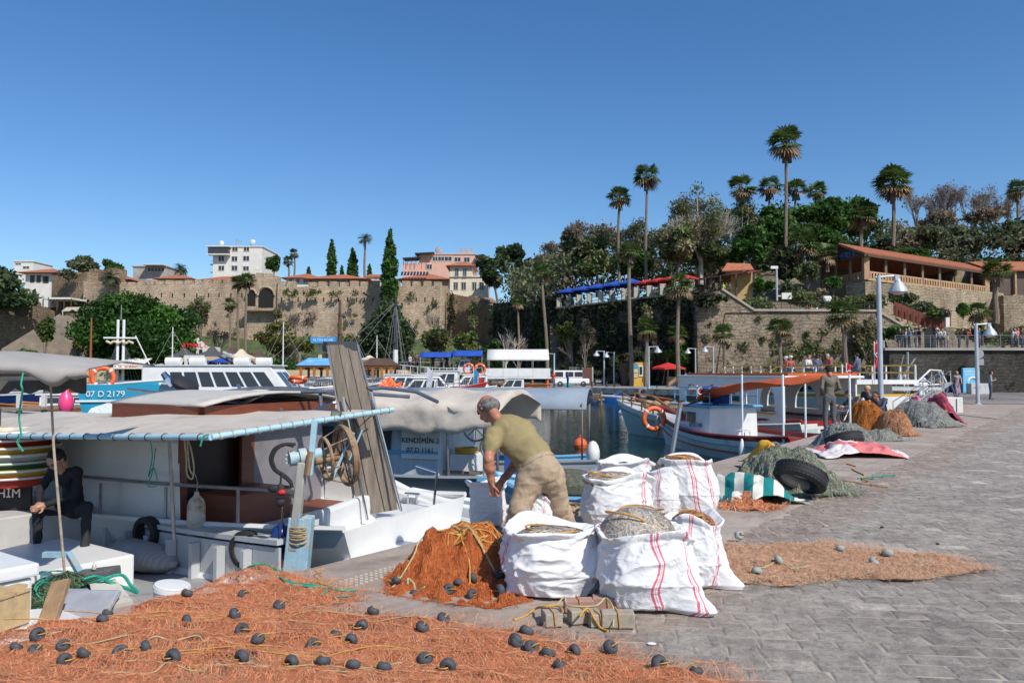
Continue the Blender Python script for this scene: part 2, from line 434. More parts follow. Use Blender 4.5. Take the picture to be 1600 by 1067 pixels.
for r in range(-20,260):
 v=r*.168;u=-9+U(0,.2)
 while u<42:
  wd=U(.16,.29);cx=(u+wd/2)*ca-v*sa;cy=(u+wd/2)*sa+v*ca
  u+=wd+.012
  e=cx-CE(cy)
  if cy<1.5 or cy>40 or e<.02 or cx>max(.72*cy+2,CE(cy)+2):continue
  if cy>22 and False:continue
  q=.5+.5*nz(cx*.35,cy*.35,3);s_=U(.86,1.1)
  if e<.95+.25*nz(cy*.4,9):col=(.35*s_,.285*s_,.235*s_)
  else:col=((.31+.09*q)*s_,(.275+.08*q)*s_,(.235+.07*q)*s_)
  if random.random()<.06:col=tuple(c*1.35 for c in col)
  sett(cx,cy,wd,.158,col,.0185+U(-.001,.001))
def mat_sett():
 m,nt,b=nodes('worn sett stone');g=gpos(nt);a=N(nt,'ShaderNodeAttribute',attribute_name='col')
 f=noise_n(nt,g,9,10,.75);f2=noise_n(nt,g,1.1,8,.7)
 c=mixc(nt,.8,a.outputs['Color'],ramp(nt,f,[(.3,(.42,.4,.38)),(.52,(1,1,1)),(.7,(1.5,1.47,1.42))]),'MULTIPLY')
 c=mixc(nt,.9,c,ramp(nt,f2,[(.3,(.72,.7,.7)),(.6,(1.05,1.05,1.05)),(.78,(1.3,1.3,1.3))]),'MULTIPLY')
 L(nt,c,b.inputs['Base Color']);b.inputs['Roughness'].default_value=.8;b.inputs['Specular IOR Level'].default_value=.3
 bump(nt,b,f,1,.03);return m
o=quads_obj('cobblestones',np.array(verts),4,mat_sett(),cols=np.array(cols));tag(o,kind='structure')
mb=MB();mb.poly([(CE(1),1,.014),(40,1,.014),(60,90,.014),(CE(48)+.3,60,.014),(CE(39.9),39.9,.014)])
bed=M('joint sand',(.36,.31,.25),.95,.3,3,.5,.02,grime=(.24,.21,.18),gs=2)
tag(mb.build('joint_bed',bed),kind='structure')
mb=MB();mb.poly([(24,40.1,.02),(60,40.1,.02),(60,66,.02),(26.5,66,.02),(25.7,50,.02)])
tag(mb.build('far_paving',stone('far setts',0,.25,.14,(.27,.25,.235),(.36,.33,.31),(.2,.17,.15),bd=.01)),kind='structure')
mb=MB();bl=[(QE(y)+.0,y)for y in(0,4.68,5.86,7.98,15,21.3,29,39.6)];mb.prism([(CE(0),0),(CE(39.6),39.6)]+bl[::-1],.004,.0235,0)
tag(mb.build('quay_band',mConc),kind='structure')
mb=MB();a=G(520,919,.024);c=G(690,866,.024)
d=(c-a);l=d.length;d.normalize();s_=V((-d.y,d.x,0))
for i in range(int(l/.055)):
 for j in range(4):
  q=a+d*(i*.055)+s_*(j*.055-.08);k=.8+U(-.1,.1)
  mb.box((q.x,q.y,.026),(.03*k,.03*k,.006),rz=atan2(d.y,d.x)+.78)
tag(mb.build('studded_strip',M('pale stud',(.5,.45,.38),.8)),kind='structure')
mRock=M('hill earth',(.2,.155,.105),.95,.35,.35,.8,.3,grime=(.05,.08,.025),gs=.12,gl=.5)
mGrass=M('rough grass bank',(.07,.095,.03),.95,.4,.6,.6,.2,grime=(.17,.14,.08),gs=.2,gl=.55)
def grid_obj(name,x0,x1,y0,y1,nx,ny,h,m):
 mb=MB();mb.v=[(x0+(x1-x0)*i/nx,y0+(y1-y0)*j/ny,0)for i in range(nx+1)for j in range(ny+1)]
 mb.v=[(x,y,h(x,y))for x,y,_ in mb.v]
 mb.f=[(i*(ny+1)+j,(i+1)*(ny+1)+j,(i+1)*(ny+1)+j+1,i*(ny+1)+j+1)for i in range(nx)for j in range(ny)];mb.m=[0]*len(mb.f)
 o=mb.build(name,m,smooth=True,ang=180);return tag(o,kind='structure')
def ss(a,b,x):t=max(0,min(1,(x-a)/(b-a)));return t*t*(3-2*t)
grid_obj('castle_bank',-150,8,128,170,90,30,lambda x,y:-.3+9.2*ss(134,164,y)+1.2*nz(x*.08,y*.08)*ss(130,140,y)-3*ss(-10,8,x)*ss(134,160,y),mGrass)
grid_obj('plateau',-420,30,169,420,60,40,lambda x,y:16+6*ss(169,260,y)+nz(x*.02,y*.02)*2,mRock)
def hillh(x,y):
 base=8.8+9*ss(96,130,y)*ss(10,50,x)+8*ss(110,175,y)*ss(5,45,x)
 return base+nz(x*.06,y*.06)*1.2
def hill_clip(x,y):
 h=hillh(x,y)
 xl=7.5+(120-y)*17.5/26+1.2
 if y<120 and x<xl:return-2
 if x>46 and y<134:return min(h,3.2+4*ss(97,108,y)*(1-ss(60,75,x)))
 return h
grid_obj('wooded_hill',6,260,94.4,300,150,110,hill_clip,mRock)
def rot_rand(n):
 q=RNG.normal(size=(n,4));q/=np.linalg.norm(q,axis=1)[:,None];w_,x,y,z=q.T
 a=np.stack([1-2*(y*y+z*z),2*(x*y+z*w_),2*(x*z-y*w_)],1)
 b=np.stack([2*(x*y-z*w_),1-2*(x*x+z*z),2*(y*z+x*w_)],1);return a,b
def leaves(clumps,n,size,cols,spread=.18,shell=.45):
 """clumps (k,6) centre+radii -> quads, colours"""
 cl=np.array(clumps,float);k=len(cl);wgt=(cl[:,3]*cl[:,4]+cl[:,4]*cl[:,5]);wgt/=wgt.sum()
 ci=RNG.choice(k,n,p=wgt);d=RNG.normal(size=(n,3));d/=np.linalg.norm(d,axis=1)[:,None]
 r=shell+(1-shell)*RNG.random(n)**.6;r*=1+RNG.normal(size=n)*spread
 c=cl[ci,:3]+d*cl[ci,3:6]*r[:,None]
 a,b=rot_rand(n);s=size*(.55+.9*RNG.random(n));a=a*s[:,None];b=b*(s*.55)[:,None]
 q=np.stack([c-a,c-b*.9,c+a,c+b*.9],1).reshape(-1,3)
 cc=np.array(cols,float);base=cc[RNG.integers(0,len(cc),k)]*(.72+.56*RNG.random(k))[:,None]
 col=base[ci]*(.65+.7*RNG.random(n))[:,None]
 return q,col
def crown_clumps(c,r,n,cr=.36,flat=.8,top=True):
 out=[]
 for i in range(n):
  while True:
   d=V((U(-1,1),U(-1,1),U(-1,1)))
   if d.length<1:break
  d=d.normalized()*(.35+.4*random.random())*(1 if not top or d.z>-.4 else .75)
  k=cr*U(.65,1.25)
  out.append((c[0]+d.x*r[0],c[1]+d.y*r[1],c[2]+d.z*r[2],r[0]*k,r[1]*k,r[2]*k*flat))
 return out
mBark=M('bark',(.17,.13,.1),.9,.35,2,.6,.05);mPale=M('pale plane tree bark',(.42,.38,.31),.9,.3,1,.5,.05)
mTwig=M('bare twigs',(.23,.18,.15),.9,.3,1,0);mPalmBark=M('palm trunk fibre',(.2,.155,.115),.95,.35,2.5,.8,.06,stretch=(1,1,5))
mLeaf=leaf_mat('tree foliage',(1,1,1));mPalm=leaf_mat('palm fronds',(1,1,1),.2,.5)
CG={'dark':[(.045,.11,.02),(.065,.14,.03),(.09,.17,.04)],'pine':[(.045,.075,.032),(.065,.10,.042),(.08,.12,.045)],'ficus':[(.03,.085,.014),(.045,.12,.018),(.065,.155,.025),(.025,.07,.012)],'olive':[(.14,.17,.06),(.18,.2,.08),(.12,.15,.055),(.21,.19,.1)],'grey':[(.12,.15,.07),(.16,.18,.10),(.10,.115,.065)],'spring':[(.10,.13,.035),(.08,.12,.03),(.13,.14,.05)],'brown':[(.23,.175,.12),(.18,.145,.10),(.25,.2,.13)],'bright':[(.04,.12,.015),(.06,.15,.02)],'yellow':[(.15,.15,.035),(.12,.14,.03)],'ivy':[(.035,.05,.02),(.055,.07,.03),(.08,.09,.04),(.06,.055,.035)]}
def branches(mb,p,d,l,r,depth,spread=.55,up=.12,tips=None,m=0,kids=3):
 q=p+d*l;mid=p+d*l*.5+V((U(-1,1),U(-1,1),U(-1,1)))*l*.07
 mb.tube([p,mid,q],[r,r*.85,r*.65],n=3 if r<.1 else 5,m=m,cap=False)
 if depth==0:
  if tips is not None:tips.append(q)
  return
 for i in range(kids if depth>1 else kids+1):
  nd=(d+V((U(-1,1),U(-1,1),U(-.8,1)))*spread+V((0,0,up))).normalized()
  branches(mb,p+(q-p)*U(.55,1),nd,l*U(.6,.85),r*.6,depth-1,spread,up,tips,m,kids)
def tree(label,box,Y,kind='dark',n=3000,size=.45,trunk_px=None,base_y=None,nc=16,name='broadleaf_tree',cat='tree',group=None,cr=.36,depth_r=None,bark=None,shell=.45,bare=0):
 px0,px1,pt,pb=box
 a,c=P(px0,pt,Y),P(px1,pb,Y);cx,cz=(a.x+c.x)/2,(a.z+c.z)/2;rx,rz_=abs(c.x-a.x)/2,abs(a.z-c.z)/2
 ry=depth_r or min(rx,rz_*1.3)
 bz=P(trunk_px or(px0+px1)/2,base_y or pb+6,Y);t=thing(name,label,cat,(bz.x,Y,bz.z),group=group)
 rr=max(.12,min(.55,rx*.07));mb=MB();top=V((cx,Y,cz))-bz;o0=V((0,0,0))
 mb.tube([o0-V((0,0,1)),top*.35+V((U(-.3,.3),0,0)),top*.8],[rr,rr*.8,rr*.45],7)
 cl=crown_clumps((cx,Y,cz),(rx,ry,rz_),nc,cr)
 for q in cl:
  if random.random()<.7:mb.tube([top*U(.25,.6),(V(q[:3])-bz-top*.5)*.5+top*.5+V((0,0,-.2)),V(q[:3])-bz],[rr*.4,rr*.25,rr*.1],4)
 if bare:
  for i in range(bare):
   dd=V((U(-1,1),U(-.6,.6),U(.3,1.3))).normalized();branches(mb,top*U(.3,.7),dd,rz_*.42,rr*.35,4,.6,.15)
 mb.build('trunk',bark or mBark,t,smooth=True)
 if n:
  q,col=leaves(cl,n,size,CG[kind],shell=shell);quads_obj('crown',q,4,mLeaf,t,col)
 return t
def bare_tree(label,px,by,top,Y,spread=.5,name='bare_tree',m=None,depth=5,leaf=None,nl=0,lean=0,group=None,kids=3,wide=1):
 b_=P(px,by,Y);tp=P(px,top,Y);h=tp.z-b_.z;t=thing(name,label,'tree',b_,group=group)
 mb=MB();tips=[];r=h*.017+.05
 mb.tube([(0,0,-1),(lean*.3,0,h*.2),(lean*.5,0,h*.32)],[r*1.2,r,r*.8],6)
 for i in range(4):
  d=V((U(-.7,.7)*wide,U(-.5,.5),1)).normalized();branches(mb,V((lean*.5,0,h*U(.2,.32))),d,h*.24,r*.6,depth,spread,.18,tips,kids=kids)
 mb.build('trunk',m or mTwig,t,smooth=True)
 if nl:
  cl=[(q.x+b_.x,q.y+b_.y,q.z+b_.z,h*.06,h*.06,h*.05)for q in random.sample(tips,min(len(tips),150))]
  q,c=leaves(cl,nl,.22,CG[leaf],shell=.1);quads_obj('crown',q,4,mLeaf,t,c)
 return t
def fan_crown(r,n=34,droop=.4,blades=11,seed=0):
 vs=[];cs=[];rs=random.Random(seed)
 for i in range(n):
  az=rs.uniform(0,2*pi);el=rs.uniform(-.85,1.25);dead=el<-.35
  d=V((cos(az)*cos(el),sin(az)*cos(el),sin(el)));hub=d*r*rs.uniform(.42,.55)+V((0,0,r*.05))
  side=d.cross(V((0,0,1))).normalized();upv=side.cross(d)
  col=(.10,.15,.04)if not dead else(.28,.21,.12)
  k=rs.uniform(.7,1.35);col=tuple(c*k for c in col)
  w_=.03*r;vs+=[V((0,0,0))+side*w_*.5,-side*w_*.5,hub-side*w_*.4,hub+side*w_*.4];cs.append((.12,.12,.05))
  L_=r*rs.uniform(.46,.66)
  for j in range(blades):
   a=(j/(blades-1)-.5)*3.6;dd=d*cos(a)+side*sin(a)
   tip=hub+dd*L_+V((0,0,-L_*(droop*(.5+.5*rs.random()))));ww=L_*.085;pr=(d*-sin(a)+side*cos(a))
   mid=hub+dd*L_*.55+V((0,0,-L_*.06))
   vs+=[hub,mid-pr*ww,tip,mid+pr*ww];cs.append(tuple(c*rs.uniform(.8,1.2)for c in col))
 for i in range(14):
  az=rs.uniform(0,2*pi);p0=V((cos(az),sin(az),0))*r*.12;p1=V((cos(az)*r*rs.uniform(.15,.4),sin(az)*r*rs.uniform(.15,.4),-r*rs.uniform(.5,.95)));s_=V((-sin(az),cos(az),0))*r*.09
  vs+=[p0-s_,p0+s_,p1+s_*1.3,p1-s_*1.3];cs.append((.2*rs.uniform(.6,1.2),.14*rs.uniform(.7,1.1),.08))
 return np.array([tuple(v)for v in vs]),np.array(cs)
def feather_crown(r,n=40,seed=0):
 vs=[];cs=[];rs=random.Random(seed)
 for i in range(n):
  az=rs.uniform(0,2*pi);el=rs.uniform(-.3,1.3);h0=V((cos(az),sin(az),0));p=V((0,0,0));d=h0*cos(el)+V((0,0,sin(el)))
  k=rs.uniform(.7,1.3);col=(.045*k,.065*k,.03*k);side=V((-sin(az),cos(az),0))
  for j in range(7):
   q=p+d*r/7;d=(d+V((0,0,-.2-.03*j))).normalized();l=r*.26*(1-abs(j-3)*.12)
   for s_ in(-1,1):
    for e in(0,.5):
     o=p.lerp(q,e);tip=o+side*s_*l+d*l*.6-V((0,0,l*.3));vs+=[o,o+d*r*.05,tip,tip-d*r*.01];cs.append(col)
   p=q
 return np.array([tuple(v)for v in vs]),np.array(cs)
def palm(label,px,by,ty,Y,rpx,r0=.26,kind='fan',lean=0,seed=0,n=34,base_r=None,group='palm trees around the harbour'):
 b_=P(px,by,Y);t_=P(px+lean,ty+rpx*.75,Y);r=rpx/F*Y*1.3;r0=r0*.68;tp=t_-b_
 t=thing('palm_tree',label,'palm tree',b_,group=None);mb=MB();n_=14
 pts=[];rr=[]
 for i in range(n_+1):
  u=i/n_;pts.append(V((tp.x*u**1.4+.1*sin(u*5+seed),0,tp.z*u)));rr.append(r0*(1.25-.4*u+(.12 if i%2 else 0)))
 mb.tube([V((0,0,-.5))]+pts,[r0*1.4]+rr,8);mb.build('trunk',mPalmBark,t,smooth=True)
 v,c=fan_crown(r,n,seed=seed)if kind=='fan' else feather_crown(r,n,seed)
 v=v+np.array(tuple(b_+pts[-1]));quads_obj('crown',v,4,mPalm,t,c);return t
def cypress(label,px,by,ty,wpx,Y,n=2500,col='dark',name='cypress_tree',size=.4):
 b_=P(px,by,Y);tp=P(px,ty,Y);h=tp.z-b_.z;R_=wpx/F*Y/2;t=thing(name,label,'cypress',b_)
 mb=MB();mb.tube([(0,0,-1),(0,0,h*.9)],[R_*.25,.05],6);mb.build('trunk',mBark,t,smooth=True)
 cl=[]
 for i in range(46):
  u=i/45;w_=R_*(min(1,u*5+.55))*(1-max(0,u-.35)**1.7*1.75)*U(.85,1.12);w_=max(w_,R_*.14)
  for j in range(3):a=U(0,6.28);cl.append((b_.x+cos(a)*w_*.45,b_.y+sin(a)*w_*.45,b_.z+u*h*.97+.3,w_*.6,w_*.6,h*.035))
 q,c=leaves(cl,n,size,CG[col],.12,.5);quads_obj('crown',q,4,mLeaf,t,c);return t
def bush(label,box,Y,kind,n=500,size=.25,name='shrub',nc=8,cr=.42,dr=None,cat='shrub'):
 px0,px1,pt,pb=box;a,c=P(px0,pt,Y),P(px1,pb,Y);cx,cz=(a.x+c.x)/2,(a.z+c.z)/2;rx,rz_=abs(c.x-a.x)/2,abs(a.z-c.z)/2
 t=thing(name,label,cat,(cx,Y,c.z));mb=MB()
 cl=crown_clumps((cx,Y,cz),(rx,dr or rx*.7,rz_),nc,cr,.9,False)
 for q in cl:mb.tube([V((0,0,0)),V(q[:3])-V((cx,Y,c.z))],[.06,.02],4)
 mb.build('stems',mBark,t);q,col=leaves(cl,n,size,CG[kind],shell=.3);quads_obj('foliage',q,4,mLeaf,t,col);return t
stCastle=stone('castle ashlar',0,.85,.42,(.64,.5,.36),(.5,.39,.28),(.36,.28,.2),moss=(.06,.07,.03),dark=.45,mf=.66,bd=.12)
stRuin=stone('ruined rubble',10,.7,.4,(.47,.34,.22),(.34,.25,.17),(.18,.14,.095),moss=(.05,.06,.025),dark=.6,mf=.58,bd=.25)
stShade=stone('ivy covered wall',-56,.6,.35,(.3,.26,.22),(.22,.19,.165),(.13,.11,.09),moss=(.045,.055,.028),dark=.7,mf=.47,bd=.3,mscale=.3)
stBast=stone('bastion ashlar',0,.8,.45,(.44,.355,.265),(.33,.27,.2),(.24,.195,.145),moss=(.05,.06,.03),dark=.75,mf=.56,bd=.3,mscale=.4)
stRest=stone('restaurant retaining stone',25,.7,.42,(.5,.41,.29),(.38,.31,.215),(.26,.205,.15),moss=(.07,.085,.03),dark=.7,mf=.6,bd=.15,mscale=.3)
stDark=stone('blackened quay wall',0,.5,.28,(.10,.095,.085),(.075,.07,.065),(.05,.045,.04),moss=(.02,.022,.014),dark=.8,mf=.55,bd=.06,mscale=.5)
mDark=M('shade and eye black',(.012,.011,.01),.9,.1,1,0)
def wall(mb,a,b,za,zb,z0,th=1.6,merl=None,rough=0):
 """straight wall A->B (xy) with top heights, optional merlons (width, gap, height)"""
 a,b=V((a[0],a[1],0)),V((b[0],b[1],0));d=b-a;l=d.length;d.normalize();nrm=V((-d.y,d.x,0))*th
 n=max(2,int(l/1.5))if rough else 1
 for i in range(n):
  u0,u1=i/n,(i+1)/n;p,q=a+d*l*u0,a+d*l*u1
  j0=rough*nz(i*.7,za,1);h0=za+(zb-za)*u0+j0;h1=za+(zb-za)*u1+j0+U(-.2,.2)*rough
  mb.prism([(p.x,p.y),(q.x,q.y),(q.x+nrm.x,q.y+nrm.y),(p.x+nrm.x,p.y+nrm.y)],z0,[h0,h1,h1,h0])
 if merl:
  w_,g_,h_=merl;k=int(l/(w_+g_))
  for i in range(k):
   u0=i*(w_+g_)+U(-.1,.1);p=a+d*u0;q=a+d*min(l,u0+w_);hh=h_*U(.8,1.08);zz=za+(zb-za)*u0/l-.003;e=nrm*.6
   if random.random()<.06:continue
   mb.prism([(p.x,p.y),(q.x,q.y),(q.x+e.x,q.y+e.y),(p.x+e.x,p.y+e.y)],zz,zz+hh)
def W2(px,Y):return((px-CX)/F*Y*1.0,Y)
def zt(py,Y):return P(800,py,Y).z
t=thing('castle_wall','long sandy stone castle wall with battlements above the harbour restaurants','wall',(W2(400,165)[0],165,8))
mb=MB()
wall(mb,W2(128,166),W2(168,165),zt(446,166),zt(442,165),3,2,(1.4,.7,.9))
wall(mb,W2(168,165.2),W2(385,165.2),zt(447,165),zt(441,165),3,2,(1.5,.55,.9))
wall(mb,W2(385,164.4),W2(432,164.4),zt(434,165),zt(432,165),3,2.6,(1.3,.6,.9))
wall(mb,W2(432,163.8),W2(695,162),zt(448,163.8),zt(447,162),3,2.4,(1.55,.7,1.15))
wall(mb,W2(695,162.1),W2(694,172),zt(447,162),zt(447,162),3,1.2)
mb.build('wall_body',stCastle,t,world=True)
for(x0,x1,yt,Yd,st_)in((180,380,461,165.2,17),(440,690,468,163.2,13)):
 x=x0
 while x<x1:
  if not(600<x<645):
   mb=MB();c=P(x,yt,Yd-.0);Yw=Yd if Yd>165 else 163.8-(x-432)/263*1.8
   c=P(x,yt,Yw);mb.box((c.x,c.y-.02,c.z),(.22,.1,.9));mb.build('arrow_slit_shade',mDark,t,world=True)  # proud dark box, its colour standing for the shade inside a slit
  x+=st_*U(.85,1.15)
for(x0,x1,y0,y1)in((387,399,453,478),(404,427,450,482)):
 a,c=P(x0,y0,164.3),P(x1,y1,164.3);mb=MB();r=(c.x-a.x)/2;pts=[(a.x,c.z),(c.x,c.z)]+[(a.x+r+r*cos(q),a.z-r+r*sin(q))for q in[pi*i/10 for i in range(11)]]
 o_=len(mb.v);mb.slab([(p[0],164.33,p[1])for p in pts],.25);mb.build('arch_shade',mDark,t,world=True)  # proud dark slab painted in for the shade under the arch
 mb=MB();mb.tube([(a.x+r+r*1.12*cos(q),164.2,a.z-r+r*1.12*sin(q))for q in[pi*i/12 for i in range(13)]],.28,4);mb.build('arch_stones',stCastle,t,world=True)
mb=MB();a,c=P(384,481,163.9),P(437,487,163.9);mb.box(((a.x+c.x)/2,163.2,(a.z+c.z)/2),(c.x-a.x,1.6,.5));mb.build('balcony_ledge',stCastle,t,world=True)
t=thing('ruined_wall','broken rubble wall running right from the castle corner under the cream house','wall',(W2(720,168)[0],168,5));mb=MB()
wall(mb,W2(694,170),W2(752,166),zt(461,170),zt(464,166),3,3,None,.5);wall(mb,W2(750,165.5),W2(772,160),zt(466,165),zt(484,160),2,3,None,.9);mb.build('wall_body',stRuin,t,world=True)
t=thing('ruined_wall','rough high rubble wall at the left end of the castle, shrubs on its top','wall',(W2(105,168)[0],168,5));mb=MB()
wall(mb,W2(78,172),W2(132,168),zt(432,172),zt(425,168),3,3,None,1.2);wall(mb,W2(136,175),W2(172,172),zt(420,175),zt(418,172),3,4,None,1.6);mb.build('wall_body',stRuin,t,world=True)
t=thing('retaining_wall','rough brown rock face below the dark trees at the far left','wall',(W2(20,135)[0],135,0));mb=MB()
wall(mb,W2(-60,133),W2(52,135),zt(468,133),zt(500,135),-1,4,None,1.0);wall(mb,W2(48,135.5),W2(84,143),zt(470,140),zt(485,140),-1,3,None,.6);mb.build('wall_body',stRuin,t,world=True)
t=thing('ramp_wall','sloping stone ramp wall climbing to the terrace on the far left','wall',(W2(50,131)[0],131,0));mb=MB()
wall(mb,W2(2,130),W2(92,133),zt(545,130),zt(490,133),-1,1.2);wall(mb,W2(92,133),W2(140,134),zt(492,133),zt(497,134),-1,1.5,None,.3);mb.build('wall_body',M('pale ramp stone',(.24,.195,.15),.9,.3,.8,.5,.1),t,world=True)
t=thing('harbour_wall','low tan stone wall behind the left quay lamps','wall',(W2(150,128)[0],128,0));mb=MB()
wall(mb,W2(60,128),W2(215,128),zt(556,128),zt(558,128),-1,1);mb.build('wall_body',M('tan render',(.42,.32,.2),.9,.15,1,.2),t,world=True)
A_=(7.4,120.5);B_=(24.2,95.4)
t=thing('terrace_wall','tall dark ivy-covered wall under the blue awnings','wall',(15,108,0));mb=MB()
for i in range(16):
 u0,u1=i/16,(i+1)/16;p=(A_[0]+(B_[0]-A_[0])*u0,A_[1]+(B_[1]-A_[1])*u0);q=(A_[0]+(B_[0]-A_[0])*u1,A_[1]+(B_[1]-A_[1])*u1)
 mb.prism([p,q,(q[0]+2,q[1]+1.4),(p[0]+2,p[1]+1.4)],-1,[11.7]*4)
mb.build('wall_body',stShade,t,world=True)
mb=MB();mb.bar((A_[0]-.1,A_[1],11.78),(B_[0],B_[1],11.78),1.2,.22);mb.build('coping',M('pale coping',(.4,.36,.28),.9),t,world=True)
t=thing('battlement_wall','shadowed wall with pointed merlons behind the tall palm','wall',(W2(820,150)[0],150,2));mb=MB()
wall(mb,W2(770,160),W2(884,128),zt(474,160),zt(468,128),-1,1.5)
a,b=V((*W2(796,152),0)),V((*W2(884,128),0))
for i in range(18):
 p=a.lerp(b,i/18);q=a.lerp(b,(i+.6)/18);zz=zt(474-6*i/18,150-22*i/18)-1.2+.4;n_=V((.5,.7,0))
 mb.prism([(p.x,p.y),(q.x,q.y),(q.x+.5,q.y+.7),(p.x+.5,p.y+.7)],zz-1,zz+1.2);o_=len(mb.v)
 mp=(p+q)/2+n_/2;mb.add([(p.x,p.y,zz+1.197),(q.x,q.y,zz+1.197),(q.x+.5,q.y+.7,zz+1.197),(p.x+.5,p.y+.7,zz+1.197),(mp.x,mp.y,zz+2.2)],[(0,1,4),(1,2,4),(2,3,4),(3,0,4)])
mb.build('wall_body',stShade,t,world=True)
Yb=94.6;t=thing('bastion','large sunlit stone bastion with tufts of weeds behind the harbour palms','wall',(33,Yb,0));mb=MB()
def bx(px):return(px-CX)/F*Yb
prof=[(1090,470),(1119,455),(1130,454),(1178,486),(1345,487),(1372,487),(1432,523),(1440,560)]
pts=[(bx(p),zt(y,Yb))for p,y in prof]
for(x0,z0),(x1,z1)in zip(pts,pts[1:]):mb.prism([(x0,Yb),(x1,Yb),(x1,Yb+3),(x0,Yb+3)],-1,[z0,z1,z1,z0])
mb.prism([(bx(1090),Yb+.1),(bx(1090)+.6,Yb+.1),(24.8,97.6),(23.8,97)],-1,zt(462,Yb));mb.build('wall_body',stBast,t,world=True)
mb=MB();
for(p0,y0),(p1,y1)in(((1129,453),(1178,485)),((1178,486),(1372,487)),((1370,486),(1432,522))):
 mb.bar((bx(p0),Yb+.05,zt(y0,Yb)+.12),(bx(p1),Yb+.05,zt(y1,Yb)+.12),.5,.26)
mb.build('coping',M('worn coping stone',(.36,.31,.24),.9,.2,1,.3),t,world=True)
t=thing('quay_wall','long blackened stone wall carrying the railed promenade on the right','wall',(40,63,0));mb=MB()
z_w=zt(544,63);mb.prism([(bx(1390)*63/Yb,63),(100,63),(100,66),(bx(1390)*63/Yb,66)],-.5,z_w-.18)
mb.prism([(31,66),(33,66),(50,97),(47.7,97)],-.5,z_w-.2);mb.build('wall_body',stDark,t,world=True)
mb=MB();mb.box((65.5,63.4,z_w-.08),(70,1.3,.2));mb.build('coping',M('grey coping',(.34,.32,.29),.9,.2,1,.3),t,world=True)
mb=MB();mb.prism([(31,64.3),(100,64.3),(100,140),(60,140),(48,97)],z_w-2,z_w-.05);tag(mb.build('upper_promenade',mPave),kind='structure')
t=thing('retaining_wall','pale cliff-like stone wall carrying the tiled-roof restaurant','wall',(55,110,5));mb=MB()
wall(mb,(P(1352,440,107.6).x,107.6),(P(1568,458,129).x,129),zt(440,107.6),zt(458,129),5,3,None,.12)
wall(mb,(P(1290,436,118).x,118),(P(1352,440,107.6).x,107.6),zt(437,118),zt(440,107.6),6,2)
wall(mb,(P(1568,461,124).x,124),(P(1720,463,124).x,124),zt(461,124),zt(461,124),3,3,None,.3);mb.build('wall_body',stRest,t,world=True)
mb=MB();mb.prism([(P(1352,440,108).x,108.2),(P(1568,458,129).x,129.3),(P(1568,458,129).x+5,150),(P(1290,437,118).x-2,150),(P(1290,437,118).x,118.3)],8,zt(440,107.6)-.1);tag(mb.build('restaurant_terrace',mPave),kind='structure')
mTile=M('terracotta roof tile',(.38,.13,.065),.85,.3,1.2,.5,.06,grime=(.2,.09,.055),gs=.6,gl=.58,stretch=(3,1,1))
mWhite=M('white render',(.68,.66,.6),.85,.1,.7,.15,.02,grime=(.5,.47,.41),gs=.35,gl=.6)
mCream=M('cream render',(.68,.6,.46),.85,.1,.7,.15,.02,grime=(.5,.43,.32),gs=.35,gl=.6)
mPink=M('salmon pink render',(.66,.38,.29),.85,.1,.7,.1);mGreyR=M('grey render',(.38,.35,.31),.9,.2,.5,.2,.02,grime=(.25,.22,.19),gs=.3)
mFrame=M('window frame paint',(.6,.58,.54),.6,.1,2,0);mBrownF=M('brown timber',(.09,.05,.03),.7,.3,3,.2);mGlass=glass('window glass',(.035,.04,.045))
mMetalD=M('dark metal',(.04,.04,.045),.5,.2,3,0,metal=.3);mGrey=M('grey paint',(.3,.3,.31),.6,.15,2,0)
def window(t,x0,x1,z0,z1,y,fm=None,gm=None,nm=1,name='window',cols=1):
 f=fm or mFrame;mb=MB();k=.09
 for(a,c)in(((x0,z0),(x1,z0)),((x0,z1),(x1,z1))):mb.bar((a[0]-k,y-.03,a[1]),(c[0]+k,y-.03,c[1]),.12,.14)
 for x in[x0+(x1-x0)*i/(cols+1)for i in range(cols+2)]:mb.bar((x,y-.03,z0+.07),(x,y-.03,z1-.07),.1,.1)
 o=mb.build(name,f,t,world=True);mb=MB();mb.poly([(x0,y-.015,z0),(x1,y-.015,z0),(x1,y-.015,z1),(x0,y-.015,z1)])
 q=mb.build('pane',gm or mGlass,None);q.data.transform(Matrix.Translation(-t.location));q.parent=o;return o
def pbox(px0,px1,py0,py1,Y):a,c=P(px0,py0,Y),P(px1,py1,Y);return a.x,c.x,c.z,a.z
